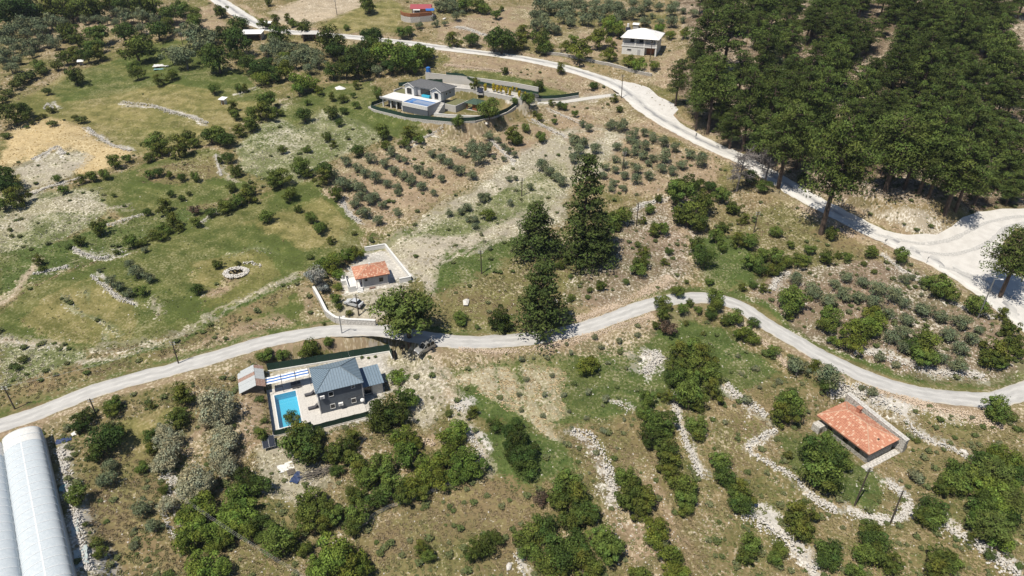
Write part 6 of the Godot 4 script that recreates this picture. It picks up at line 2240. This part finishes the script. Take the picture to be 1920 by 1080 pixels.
var STONE_LINES := [
	["curved heap of pale stones across the upper meadow", [230,193, 275,198, 310,207, 345,217, 388,232], 1.9, 0.8, 0.42, 0],
	["stone edge between the wheat strip and the upper meadow", [165,240, 185,258, 215,275, 245,283], 1.3, 0.5, 0.4, 0],
	["pale stones at the edge of the lower olive grove above the field", [638,368, 650,395, 662,408, 676,416], 1.4, 0.6, 0.42, 0],
	["straight line of stones beside the olives in the big green field", [172,518, 200,540, 228,562, 252,572], 1.2, 0.6, 0.4, 0],
	["stone terrace edge under the hedge of the green field", [138,468, 165,480, 190,486, 215,478, 237,471], 1.5, 0.7, 0.42, 0],
	["short stone row beside a lone bush at the field's upper edge", [62,514, 95,508, 127,500], 1.0, 0.5, 0.4, 0],
	["stone terrace along the hedge above the green field", [200,424, 225,416, 250,408, 270,403], 1.0, 0.6, 0.4, 0],
	["stones along the hedge line above the wide green field", [378,418, 395,405, 412,396], 0.9, 0.5, 0.4, 0],
	["stony edge below the wheat and the bare earth patch", [0,382, 45,371, 90,352, 130,340, 150,334], 1.2, 0.5, 0.42, 0],
	["stones along the bottom edge of the bare earth patch", [60,362, 90,352, 120,345], 0.9, 0.4, 0.4, 0],
	["wide white rubble ridge curving between almond trees", [1072,811, 1105,818, 1124,842, 1138,872, 1146,905, 1152,935], 2.4, 0.9, 0.46, 0],
	["white rubble strip running down between dark trees", [1262,742, 1272,790, 1284,825, 1300,862, 1310,895], 1.9, 0.7, 0.42, 0],
	["white rubble strip on the terrace beside the lower road bend", [1362,722, 1382,742, 1412,762, 1436,782], 2.2, 0.7, 0.44, 0],
	["low stone wall enclosing the grass below the stone house", [1455,808, 1425,822, 1402,838, 1420,858, 1452,876, 1482,892, 1505,915], 1.5, 0.7, 0.42, 0],
	["rubble wall continuing below the tree at the stone house", [1515,928, 1545,948, 1568,960], 2.0, 0.7, 0.44, 0],
	["broad white rubble bank in front of the terraced trees", [1398,962, 1425,985, 1455,1002, 1490,1030, 1530,1072], 3.8, 0.8, 0.5, 0],
	["stone bank running uphill from the retaining wall to the road", [1555,728, 1605,735, 1650,752, 1690,778], 3.0, 0.6, 0.46, 0],
	["narrow stone wall curving away from the stone house", [1698,788, 1716,812, 1745,828, 1780,842, 1814,858], 1.6, 0.7, 0.42, 0],
	["scattered white stones around the two leaning poles", [1588,958, 1610,966, 1650,975, 1690,972, 1702,945, 1680,915, 1665,905], 2.4, 0.3, 0.42, 0],
	["white stone bank under the trees right of the stone house", [1755,980, 1790,1002, 1830,1022, 1868,1052, 1910,1080], 2.6, 0.7, 0.46, 0],
	["stone edging under the olive terrace along the lower road", [1610,662, 1650,668, 1700,688, 1745,698, 1790,702, 1845,706], 1.9, 0.5, 0.44, 0],
	["pale stones at the head of the olive terrace", [1448,545, 1458,525, 1478,512], 2.0, 0.5, 0.44, 0],
	["stones beside the bushes along the gravel turning area", [1650,478, 1668,490, 1700,512, 1725,522], 1.4, 0.4, 0.4, 0],
	["white stones under the bush at the tall lamp pole", [1785,565, 1800,575, 1845,590, 1862,600], 1.6, 0.4, 0.42, 0],
	["heap of pale stones in the grass below the lower road", [1208,668, 1222,662, 1236,672, 1216,690, 1208,702], 2.8, 0.8, 0.44, 0],
	["stones spilled on the green slope below the lower road", [1150,752, 1162,760, 1180,770], 1.6, 0.3, 0.4, 0],
	["thin stone wall crossing the slope below the villa drive", [1030,205, 1050,215, 1072,226, 1092,237], 1.0, 0.6, 0.4, 0],
	["thin stone wall below the young trees at the villa", [997,225, 1020,238, 1040,248, 1058,258], 1.0, 0.6, 0.4, 0],
	["stony strip dividing the rows of the olive grove", [918,262, 932,276, 948,292, 966,304], 1.1, 0.5, 0.4, 0],
	["rock outcrop above the upper road", [855,52, 880,56, 905,66], 3.0, 0.7, 0.6, 0],
	["pale rock band on the slope above the villa wall", [833,122, 860,125, 890,128, 930,133, 958,138], 2.4, 0.5, 0.5, 1],
	["stones along the villa's lower fence line", [760,272, 790,262, 812,252, 832,246], 1.3, 0.5, 0.42, 0],
	["pale rubble strip between greenhouse and orchard", [112,840, 122,880, 130,925, 140,960, 152,1010, 166,1070], 1.8, 0.35, 0.42, 0],
	["stones between the orchard trees beside the greenhouses", [300,895, 320,900, 308,960, 330,1010], 1.6, 0.25, 0.36, 0],
	["rubble under the thick trees at the picture's lower edge", [966,1040, 972,1060, 985,1080], 1.4, 0.5, 0.42, 0],
	["rubble at the mouth of the earth track below the pool house", [850,760, 862,770, 870,758], 2.4, 0.5, 0.44, 0],
	["pink heap of broken stones inside the thicket", [795,832, 805,826, 812,838], 2.2, 0.5, 0.42, 1],
	["pale stones beside the thicket's edge on the grass", [878,812, 892,835, 902,855], 1.8, 0.4, 0.42, 0],
	["orange stones along the cut bank of the lower road", [1640,735, 1700,748, 1760,768, 1830,785, 1880,800], 3.4, 0.25, 0.42, 1],
	["orange stones along the uphill bank of the lower road", [860,655, 940,660, 1020,650, 1100,632, 1180,605, 1225,592], 2.6, 0.2, 0.36, 1],
	["scattered stones on the steep bank above the lower road", [1080,600, 1150,575, 1210,548, 1260,520], 3.0, 0.15, 0.34, 1],
	["stones on the embankment at the lower road bend", [1365,600, 1400,618, 1440,650, 1480,690], 2.0, 0.3, 0.38, 1],
	["rock ledge beside the path on the upper slope", [1190,395, 1205,385, 1225,380, 1240,372], 1.8, 0.6, 0.55, 0],
	["stones along the white gravel road edge above the slope", [1500,385, 1530,402, 1560,420, 1600,445], 2.2, 0.2, 0.38, 1],
	["stony wall beside the hut in the upper meadow corner", [448,178, 462,172, 480,165], 1.0, 0.5, 0.42, 0],
	["broken stones above the bare earth patch", [60,300, 85,288, 108,275, 118,290], 1.8, 0.4, 0.42, 0],
	["stones at the base of the hedge by the pale weeds", [405,290, 408,305, 415,330], 0.9, 0.3, 0.36, 0],
	["stone kerb around the meadow path", [82,205, 90,195, 100,205], 1.2, 0.5, 0.42, 0],
]

func build_walls_of_stone() -> void:
	for k in 3:
		rocks.append(rock_mesh(300 + k))
	var w: Material = M.rock
	var a: Material = M.rock_tan
	for q in STONE_LINES:
		stone_line(q[0], q[1], q[2], q[3], q[4] * 0.74, w if q[5] == 0 else a)
	# stone-lined well in the green field
	var wl: Vector3 = (pads.well as Transform3D).origin
	var t := thing("stone_lined_well", "round stone lined well with dark shaft in the green field", "well", Transform3D(Basis(), wl))
	var r := RandomNumberGenerator.new()
	r.seed = 12
	var xs := []
	for k in 420:
		var an := r.randf() * TAU
		var rad := r.randf_range(1.75, 3.0)
		var s := r.randf_range(0.25, 0.6)
		xs.append(Transform3D(spin(r, s), Vector3(cos(an) * rad, 0.1 + r.randf() * 0.55 * (1.0 - absf(rad - 2.2) * 0.7), sin(an) * rad * 0.85)))
	many(t, "stones", rocks[0], w, xs)
	stone_line("tail of stones spilling from the well across the field", [455,495, 470,494, 490,500], 1.4, 0.5, 0.4, w)

# ---------------------------------------------------------------- vehicles
func car(label: String, px: float, py: float, yaw: float, paint: Material, van: bool) -> void:
	var t := thing("parked_van" if van else "parked_car", label, "van" if van else "car", Transform3D(Basis(Vector3.UP, deg_to_rad(yaw)), hit(px, py)))
	# side profile (x forward, y up), extruded across z with a tumblehome
	var body := [Vector2(-2.15, 0.35), Vector2(-2.2, 0.75), Vector2(-2.1, 1.0), Vector2(-0.9 if not van else -1.9, 1.05), Vector2(1.0, 1.0), Vector2(1.9, 0.82), Vector2(2.15, 0.6), Vector2(2.15, 0.35)]
	var cab := [Vector2(-1.75, 1.02), Vector2(-1.15, 1.45), Vector2(0.1, 1.48), Vector2(0.95, 1.0)]
	if van:
		body = [Vector2(-2.1, 0.35), Vector2(-2.16, 0.8), Vector2(-2.12, 1.12), Vector2(1.0, 1.1), Vector2(1.85, 0.95), Vector2(2.12, 0.65), Vector2(2.12, 0.35)]
		cab = [Vector2(-2.1, 1.12), Vector2(-1.95, 1.78), Vector2(0.05, 1.82), Vector2(0.95, 1.1)]
	part(t, "body", extrude(body, 0.86, 0.84), paint)
	part(t, "cabin", extrude(cab, 0.80, 0.66), M.glass_dark)
	var roof := []
	for q in [cab[1] + Vector2(0.02, -0.02), cab[2] + Vector2(0.0, -0.02)]:
		roof.append(q)
	part(t, "roof_panel", span(cab[1].x - 0.05, cab[2].x + 0.08, cab[1].y - 0.02, cab[1].y + 0.06, -0.66, 0.66), paint)
	for s in [-1, 1]:
		for x in ([-2.0, -1.0, -0.1] if van else [-1.35, -0.4]):
			var p := part(t, "window_pillar", bar_mesh(Vector3(x, 1.05, s * 0.82), Vector3(x + 0.04, cab[1].y, s * 0.68), 0.055, 4), paint)
			p.name = "window_pillar"
		part(t, "windscreen_pillar", bar_mesh(Vector3(cab[3].x, cab[3].y, s * 0.80), Vector3(cab[2].x, cab[2].y, s * 0.66), 0.05, 4), paint)
		for x in [-1.35, 1.3]:
			var cy := CylinderMesh.new()
			cy.top_radius = 0.32; cy.bottom_radius = 0.32; cy.height = 0.2; cy.radial_segments = 18
			var wh := part(t, "wheel", cy, M.rubber, Transform3D(Basis(Vector3.RIGHT, PI / 2), Vector3(x, 0.32, s * 0.79)))
			var rim := CylinderMesh.new()
			rim.top_radius = 0.19; rim.bottom_radius = 0.19; rim.height = 0.214; rim.radial_segments = 14
			part(wh, "rim", rim, M.galvanised)
		part(t, "headlight", box_mesh(Vector3(0.1, 0.16, 0.34), Vector3(2.1, 0.68, s * 0.6)), M.white_metal)
		part(t, "tail_light", box_mesh(Vector3(0.06, 0.3, 0.16), Vector3(-2.16, 0.85, s * 0.72)), M.red_roof)
		part(t, "mirror", box_mesh(Vector3(0.12, 0.13, 0.2), Vector3(0.75, 1.12, s * 0.94)), paint)
	part(t, "bumper", span(2.08, 2.2, 0.3, 0.5, -0.8, 0.8), M.dark_metal)
	part(t, "bumper", span(-2.26, -2.12, 0.3, 0.5, -0.8, 0.8), M.dark_metal)
	if van:
		for s in [-0.55, 0.55]:
			part(t, "roof_rail", bar_mesh(Vector3(-1.8, 1.9, s), Vector3(0.0, 1.92, s), 0.03), M.dark_metal)

func extrude(prof: Array, w0: float, w1: float) -> ArrayMesh:
	var st := tool()
	var n := prof.size()
	var ymin := 99.0
	var ymax := -99.0
	for p in prof:
		ymin = minf(ymin, p.y)
		ymax = maxf(ymax, p.y)
	var L := []
	var R := []
	for p in prof:
		var w := lerpf(w0, w1, (p.y - ymin) / (ymax - ymin))
		L.append(Vector3(p.x, p.y, -w))
		R.append(Vector3(p.x, p.y, w))
	for k in n:
		quad(st, R[k], L[k], L[(k + 1) % n], R[(k + 1) % n])
	for k in range(1, n - 1):
		tri(st, R[0], R[k], R[k + 1])
		tri(st, L[0], L[k + 1], L[k])
	return done(st)

func build_cars() -> void:
	car("silver van parked under the broad pine beside the lower road", 797, 657, 222, M.car_silver, true)
	car("silver white saloon car parked behind the cottage boundary wall", 664, 572, 158, M.car_white, false)
	# motor scooter under the pine
	var p := hit(757, 653)
	var t := thing("motor_scooter", "dark scooter in the shade of the broad pine", "scooter", Transform3D(Basis(Vector3.UP, 0.6), p))
	part(t, "body", box_mesh(Vector3(1.1, 0.35, 0.28), Vector3(0, 0.6, 0)), M.dark_metal)
	part(t, "seat", box_mesh(Vector3(0.6, 0.1, 0.26), Vector3(-0.2, 0.83, 0)), M.rubber)
	part(t, "handlebar", bar_mesh(Vector3(0.5, 1.0, -0.3), Vector3(0.5, 1.0, 0.3), 0.03), M.dark_metal)
	for x in [-0.55, 0.6]:
		var cy := CylinderMesh.new()
		cy.top_radius = 0.25; cy.bottom_radius = 0.25; cy.height = 0.1
		part(t, "wheel", cy, M.rubber, Transform3D(Basis(Vector3.RIGHT, PI / 2), Vector3(x, 0.25, 0)))

# ---------------------------------------------------------------- poles, wires, signs
func pole(label: String, bx: float, by: float, tx: float, ty: float, lamp := false) -> Vector3:
	var b := hit(bx, by)
	var s := ppm(b)
	var q := b - Vector3(0, CH, 0)
	var cosv := Vector2(q.x, q.z).length() / q.length()
	var h := clampf((by - ty) / (s * cosv), 4.0, 10.5)
	var t := thing("utility_pole" if not lamp else "street_lamp", label, "utility pole" if not lamp else "street lamp", Transform3D(Basis(), b))
	# real poles lean a little
	var lean := Vector3((tx - bx) / s - q.x / q.length() * 0.0, 0, 0) * 0.0 + Vector3(rng.randf_range(-0.2, 0.2), h, rng.randf_range(-0.2, 0.2))
	var st := tool()
	bar(st, Vector3(0, -0.5, 0), lean, 0.15, 0.10, 8)
	part(t, "shaft", done(st), M.pole if not lamp else M.galvanised)
	if lamp:
		part(t, "arm", bar_mesh(lean, lean + Vector3(0.9, 0.25, 0.5), 0.05), M.galvanised)
		part(t, "lamp_head", box_mesh(Vector3(0.6, 0.14, 0.28), lean + Vector3(1.05, 0.26, 0.58)), M.white_metal)
	else:
		for k in 2:
			part(t, "crossarm", box_mesh(Vector3(1.1, 0.09, 0.09), lean + Vector3(0, -0.25 - 0.5 * k, 0)), M.galvanised)
			for x in [-0.45, 0.45]:
				part(t, "insulator", box_mesh(Vector3(0.09, 0.16, 0.09), lean + Vector3(x, -0.13 - 0.5 * k, 0)), M.white_metal)
	return b + lean

func wire(label: String, a: Vector3, b: Vector3, n: int) -> void:
	var t := thing("power_line", label, "power line", Transform3D(Basis(), a))
	for w in n:
		var st := tool()
		var o := Vector3(-0.4 + 0.4 * w, -0.1, 0.0)
		var prev := o
		var sag := (b - a).length() * 0.025
		for k in 14:
			var u := (k + 1) / 14.0
			var p := (b - a) * u + o - Vector3(0, sag * 4.0 * u * (1.0 - u), 0)
			bar(st, prev, p, 0.007, 0.007, 4)
			prev = p
		part(t, "wire", done(st), M.wire)

func build_poles() -> void:
	var tops := {}
	tops.lamp = pole("tall dark pole with lamp beside the gravel turning area", 1833, 597, 1852, 520, true)
	tops.s1 = pole("thick dark pole just below the stone house", 1602, 948, 1617, 875)
	tops.s2 = pole("dark pole standing in the scattered white stones", 1669, 982, 1677, 918)
	tops.f1 = pole("dark wooden pole between the big field and the lower road", 335, 682, 327, 638)
	tops.f2 = pole("dark wooden pole on the verge above the greenhouse end", 28, 767, 10, 720)
	tops.f3 = pole("dark wooden pole between lower road and the carob bushes", 182, 782, 170, 745)
	tops.u1 = pole("slim pole at the fork of villa drive and upper road", 1165, 184, 1165, 142)
	tops.c1 = pole("dark pole beside the parked saloon car", 673, 592, 665, 552)
	tops.c2 = pole("grey lamp pole on the verge outside the cottage wall", 642, 630, 633, 592, true)
	tops.m1 = pole("thin dark pole on the bare slope beside the cottage yard", 903, 513, 895, 470)
	tops.m2 = pole("thin pole on the pale slope below the olive grove", 978, 368, 972, 335)
	tops.m3 = pole("dark pole among the olives below the upper road", 1167, 320, 1163, 285)
	tops.m4 = pole("thin pole in the dry bare field beside the upper road", 632, 28, 627, 2)
	tops.w1 = pole("slim pole in front of the white roofed house", 1218, 116, 1217, 80)
	tops.g1 = pole("dark pole beside the tall pine group on the slope", 1193, 424, 1194, 382)
	tops.g2 = pole("dark pole among the oaks above the lower road bend", 1413, 436, 1412, 398)
	tops.a1 = pole("thin pole in the upper meadow beside the olives", 343, 84, 337, 62)
	wire("thin wires from the pole among olives to the pole by the pines", tops.m3, tops.g1, 2)
	wire("thin wires from the slope pole to the pole among olives", tops.m1, tops.m2, 2)
	wire("single wire from the lamp pole to the pool house roof", tops.c2, pads.pool * Vector3(8.0, 5.9, -7.6), 1)
	wire("wires between the two poles beside the stone house", tops.s1, tops.s2, 2)
	wire("thin wires between the poles beside the lower road", tops.f2, tops.f1, 2)
	wire("pale wires crossing the orchard beside the greenhouses", hit(330, 925, 4.5), hit(640, 1120, 5.5), 3)
	for q in [[1658, 460, "small rectangular road sign beside the bushes at the gravel turning area"], [1737, 493, "small square road sign on the road edge near the tall lamp"]]:
		var b := hit(q[0], q[1])
		var t := thing("road_sign", q[2], "road sign", Transform3D(Basis(Vector3.UP, 0.5), b))
		part(t, "sign_post", bar_mesh(Vector3(0, -0.2, 0), Vector3(0, 1.7, 0), 0.04), M.galvanised)
		part(t, "sign_plate", box_mesh(Vector3(1.0 if q[0] < 1700 else 0.6, 0.5, 0.03), Vector3(0, 1.5, 0.05)), M.galvanised)
	var b := hit(1304, 262)
	var t := thing("road_sign", "small road sign on the verge of the white upper road", "road sign", Transform3D(Basis(Vector3.UP, 0.4), b))
	part(t, "sign_post", bar_mesh(Vector3(0, -0.2, 0), Vector3(0, 2.0, 0), 0.05), M.galvanised)
	part(t, "sign_plate", box_mesh(Vector3(0.5, 0.9, 0.03), Vector3(0, 1.7, 0.06)), M.galvanised)

# ---------------------------------------------------------------- clutter
func cloth(r0: float, r1: float, sd: int) -> ArrayMesh:
	var n := FastNoiseLite.new()
	n.seed = sd
	n.frequency = 0.6
	var st := SurfaceTool.new()
	st.begin(Mesh.PRIMITIVE_TRIANGLES)
	st.set_smooth_group(0)
	for j in 12:
		for i in 12:
			var p := []
			for q in [[0, 0], [1, 0], [1, 1], [0, 1]]:
				var u: float = (i + q[0]) / 12.0 - 0.5
				var v: float = (j + q[1]) / 12.0 - 0.5
				var e := 1.0 + 0.25 * n.get_noise_2d(atan2(v, u) * 2.0, 7.0)
				p.append(Vector3(u * r0 * e, 0.12 + 0.22 * n.get_noise_2d(u * r0 * 2.2, v * r1 * 2.2), v * r1 * e))
			for k in [0, 2, 1, 0, 3, 2]:
				st.add_vertex(p[k])
	st.generate_normals()
	return st.commit()

func sheet(label: String, px: float, py: float, a: float, b: float, yaw: float, mat: Material, sd: int) -> void:
	var t := thing("crumpled_sheet", label, "sheet", Transform3D(Basis(Vector3.UP, yaw), hit(px, py)))
	part(t, "sheet", cloth(a, b, sd), mat)

func build_clutter() -> void:
	var teal := flat(lin(0.16, 0.30, 0.30), 0.6)
	var pale := flat(lin(0.36, 0.42, 0.42), 0.55)
	var navy := flat(lin(0.03, 0.05, 0.12), 0.6)
	sheet("big white plastic sheet lying in the upper meadow", 303, 123, 6.0, 4.0, 0.2, M.white, 1)
	sheet("teal puddle of tarpaulin under the white sheet in the meadow", 300, 130, 4.6, 2.2, 0.2, teal, 2)
	sheet("white plastic sheet beside the pallets below the pool", 536, 876, 2.6, 1.8, 0.5, M.white, 3)
	sheet("dark blue tarpaulin beside the broken pallet", 557, 896, 1.7, 2.4, -0.3, navy, 4)
	sheet("crumpled blue and dark tarpaulin near the greenhouse end", 120, 826, 2.6, 1.3, 0.4, navy, 5)
	sheet("white fertiliser sack heap near the greenhouse end", 143, 812, 1.6, 1.0, 0.7, M.white, 6)
	sheet("greenish plastic strip lying along the greenhouse", 141, 990, 1.0, 3.4, 0.5, pale, 7)
	sheet("loose pale plastic sheet lying by the greenhouse side", 152, 1045, 1.8, 3.6, 0.55, pale, 8)
	sheet("torn teal plastic beside the pale rubble at the greenhouse", 118, 915, 1.0, 1.6, 0.4, teal, 9)
	var p := hit(546, 887)
	var t := thing("wooden_pallet", "broken grey pallet lying among debris below the pool", "pallet", Transform3D(Basis(Vector3.UP, 0.4), p))
	for k in 6:
		part(t, "deck_board", box_mesh(Vector3(0.14, 0.03, 1.3), Vector3(-0.55 + 0.22 * k, 0.3, 0)), M.old_wood)
	for k in 3:
		part(t, "bearer", box_mesh(Vector3(1.3, 0.12, 0.1), Vector3(0, 0.22, -0.55 + 0.55 * k)), M.old_wood)
	p = hit(596, 890)
	t = thing("timber_pile", "loose pile of grey poles and planks below the pool", "timber pile", Transform3D(Basis(Vector3.UP, 0.5), p))
	for k in 34:
		var a := rng.randfn(0.0, 0.32)
		var c := Vector3(rng.randf_range(-1.3, 1.3), 0.15 + 0.02 * k, rng.randf_range(-0.8, 0.8))
		var d := Vector3(cos(a), rng.randf_range(-0.05, 0.05), sin(a)) * rng.randf_range(0.8, 2.3)
		part(t, "plank", bar_mesh(c - d, c + d, 0.055, 4), M.old_wood)
	# rusty pipe fence along the thicket
	var c := world_line([655,1005, 680,988, 705,968, 730,955, 760,945, 790,932, 820,922, 850,910, 875,902], 3.0)
	t = thing("wire_fence", "thin grey wire fence along the lower edge of the thicket", "fence", Transform3D(Basis(), c[0]))
	for k in c.size():
		var q := Vector3(c[k].x, gh(c[k].x, c[k].z), c[k].z) - c[0]
		part(t, "post", bar_mesh(q - Vector3(0, 0.3, 0), q + Vector3(0, 1.1, 0), 0.045), M.old_wood)
		if k:
			var e := Vector3(c[k - 1].x, gh(c[k - 1].x, c[k - 1].z), c[k - 1].z) - c[0]
			for y in [0.4, 0.75, 1.05]:
				part(t, "wire", bar_mesh(e + Vector3(0, y, 0), q + Vector3(0, y, 0), 0.025, 4), M.galvanised)
	# boulders that stand out
	for q in [[912, 232, 1.5, "pale boulder outside the villa's lower fence"], [1840, 770, 0.1, ""], [1043, 565, 0.9, "grey boulder on the dry slope above the lower road"], [833, 36, 1.6, "white boulder below the timber cabin"], [815, 30, 1.4, "white rock in the shrubs beside the timber cabin"], [875, 567, 1.7, "flat grey boulder on the slope above the lower road"], [1082, 315, 0.8, "boulder beside the olives on the pale slope"], [1807, 848, 0.9, "white boulder at the end of the narrow stone wall"], [955, 1063, 1.1, "big pale boulder at the edge of the rubble below the dark shrubs"]]:
		if q[3] == "":
			continue
		var g := hit(q[0], q[1])
		var s: float = q[2]
		var o := thing("boulder", q[3], "boulder", Transform3D(Basis(Vector3.UP, rng.randf() * TAU), g))
		part(o, "rock", rocks[rng.randi() % 3], M.rock, Transform3D(Basis.from_scale(Vector3(s * 1.7, s, s * 1.2)), Vector3(0, 0.15, 0)))

# ---------------------------------------------------------------- what nobody could count: weeds, tussocks, small stones
func scatter_cover() -> void:
	var r := RandomNumberGenerator.new()
	r.seed = 99
	var mat := StandardMaterial3D.new()
	mat.vertex_color_use_as_albedo = true
	mat.roughness = 0.9
	mat.metallic_specular = 0.2
	mat.cull_mode = BaseMaterial3D.CULL_DISABLED
	# a tussock of blades; white vertex colours, tinted copy by copy
	var L := Leaves.new()
	for k in 12:
		var a := r.randf() * TAU
		var lean := Vector3(cos(a), 0, sin(a))
		L.leaf(lean * 0.22 + Vector3(0, 0.16, 0), (lean * 0.8 + Vector3(0, 0.6, 0) + rdir(r) * 0.5).normalized(), Vector3.UP + lean * 0.6, 0.20, 0.48, Color.WHITE * r.randf_range(0.75, 1.1))
	var tuft := L.mesh(mat)
	var bush := make_crown(4444, 7, 150, 0.26, 0.26, 0.26, Color.WHITE * 0.9, 0.12, 0.24, mat)
	# share of places that carry a tussock, a small bush, a stone, per kind of ground
	var share := {SCRUB: [0.45, 0.013, 0.03], GREEN: [0.07, 0.0005, 0.004], YELLOW: [0.07, 0.0005, 0.004], WHEAT: [0.35, 0.0, 0.01], SOIL: [0.25, 0.008, 0.10], PALE: [0.16, 0.006, 0.08], RUBBLE: [0.12, 0.01, 0.5], LUSH: [0.40, 0.006, 0.02], FLOOR: [0.2, 0.04, 0.05], YARD: [0.0, 0.0, 0.03], WEEDS: [0.40, 0.010, 0.06], BROWN: [0.40, 0.008, 0.022], STRAW: [0.35, 0.0, 0.02], TERRACE: [0.30, 0.014, 0.16], TRACK: [0.05, 0.0, 0.03], STONES: [0.08, 0.004, 0.10]}
	var tint := {SCRUB: [lin(0.12, 0.135, 0.05), lin(0.25, 0.20, 0.115)], GREEN: [lin(0.09, 0.125, 0.038), lin(0.17, 0.175, 0.07)], YELLOW: [lin(0.14, 0.145, 0.055), lin(0.27, 0.23, 0.11)], WHEAT: [lin(0.50, 0.38, 0.18), lin(0.40, 0.30, 0.15)], SOIL: [lin(0.13, 0.135, 0.06), lin(0.28, 0.22, 0.13)], PALE: [lin(0.16, 0.17, 0.085), lin(0.36, 0.32, 0.22)], RUBBLE: [lin(0.14, 0.15, 0.07), lin(0.34, 0.28, 0.18)], LUSH: [lin(0.072, 0.118, 0.034), lin(0.13, 0.15, 0.055)], FLOOR: [lin(0.07, 0.09, 0.035), lin(0.17, 0.13, 0.08)], YARD: [lin(0.1, 0.1, 0.1), lin(0.1, 0.1, 0.1)], WEEDS: [lin(0.13, 0.16, 0.07), lin(0.36, 0.34, 0.24)], BROWN: [lin(0.12, 0.125, 0.05), lin(0.21, 0.165, 0.10)], STRAW: [lin(0.42, 0.34, 0.21), lin(0.34, 0.27, 0.16)], TERRACE: [lin(0.12, 0.125, 0.06), lin(0.25, 0.20, 0.13)], TRACK: [lin(0.2, 0.17, 0.1), lin(0.3, 0.24, 0.15)], STONES: [lin(0.14, 0.15, 0.07), lin(0.34, 0.28, 0.18)]}
	var grass := []
	var gcol := []
	var low := []
	var lcol := []
	var st := []
	var n := FastNoiseLite.new()
	n.seed = 21
	n.frequency = 0.06
	n.fractal_octaves = 3
	var free := {}
	for c in [road_low, road_up, drive]:
		for p in c:
			for i in range(-2, 3):
				for j in range(-2, 3):
					free[Vector2i(roundi(p.x / 1.5) + i, roundi(p.z / 1.5) + j)] = true
	var plaza := world_poly(PLAZA)
	var blocks := []
	for q in ["pool", "villa", "tile", "white", "green", "stone"]:
		var f: Transform3D = pads[q]
		var shape: Array = {"pool": [-9.3, 4.3, 8.6, 4.3, 17, -11, 17, -15, -9.3, -17], "villa": [-11.6, 5, 30, -8, 34, -30, -9, -26], "tile": [-4, 2, 9, 1, 9, -6, -4, -6], "white": [-1, 1, 12.5, 1, 12.5, -11, -1, -11], "green": [-16, 0, 0.6, 0, 0.6, 62, -16, 62], "stone": [-2, 1.4, 9, 1.6, 9, -12, -2, -11.5]}[q]
		blocks.append(local_poly(f, shape))
	# draw random pixels of the photo's frame so that near ground is sown as densely as it shows
	var tries := 230000
	for k in tries:
		var px := r.randf_range(-60, 1980)
		var py := r.randf_range(-30, 1140)
		var dirr := ray(px, py)
		var tt := (CH + SLOPE * D0) / (-SLOPE * dirr.z - dirr.y)
		if tt < 0.0 or tt > 480.0:
			continue
		var x := dirr.x * tt
		var z := dirr.z * tt
		var kind := kind_at(x, z)
		var s: Array = share[kind]
		var u := r.randf()
		if u > s[0] + s[1] + s[2]:
			continue
		if free.has(Vector2i(roundi(x / 1.5), roundi(z / 1.5))):
			continue
		var p2 := Vector2(x, z)
		var bad := false
		if x > 60.0 and Geometry2D.is_point_in_polygon(p2, plaza):
			continue
		for b in blocks:
			if Geometry2D.is_point_in_polygon(p2, b):
				bad = true
				break
		if bad:
			continue
		var y := gh(x, z)
		var nv := n.get_noise_2d(x, z)
		var cs: Array = tint[kind]
		var c: Color = cs[0].lerp(cs[1], clampf(0.5 + nv * 1.6 + r.randf_range(-0.35, 0.35), 0.0, 1.0))
		c *= r.randf_range(1.1, 1.5)
		if u < s[0]:
			if nv < -0.25 and r.randf() < 0.5:
				continue
			var g := r.randf_range(0.45, 1.15) * (0.8 if kind in [GREEN, YELLOW, WHEAT, LUSH] else 1.0)
			grass.append(Transform3D(Basis(Vector3.UP, r.randf() * TAU).scaled(Vector3(g, g * r.randf_range(0.5, 0.9), g)), Vector3(x, y - 0.03, z)))
			gcol.append(c)
		elif u < s[0] + s[1]:
			var g := r.randf_range(0.6, 1.7)
			low.append(Transform3D(Basis(Vector3.UP, r.randf() * TAU).scaled(Vector3(g, g * r.randf_range(0.6, 1.0), g)), Vector3(x, y - 0.05, z)))
			var green := lin(0.09, 0.125, 0.04).lerp(lin(0.16, 0.175, 0.09), r.randf())
			lcol.append(green)
		else:
			var g := 0.16 + 0.34 * r.randf() * r.randf()
			st.append(Transform3D(spin(r, g), Vector3(x, y + 0.02, z)))
	print("tufts ", grass.size(), " bushes ", low.size(), " stones ", st.size())
	var o := many(self, "grass_tussocks", tuft, null, grass, gcol)
	tag(o, "dry and green grass tussocks all over the slopes and fields", "grass")
	o = many(self, "small_bushes", bush, null, low, lcol)
	tag(o, "knee high weeds and seedlings scattered over the rough slopes", "ground cover")
	o = many(self, "loose_stones", rocks[1], M.rock, st)
	tag(o, "small loose pale stones scattered over the rough ground", "stones")
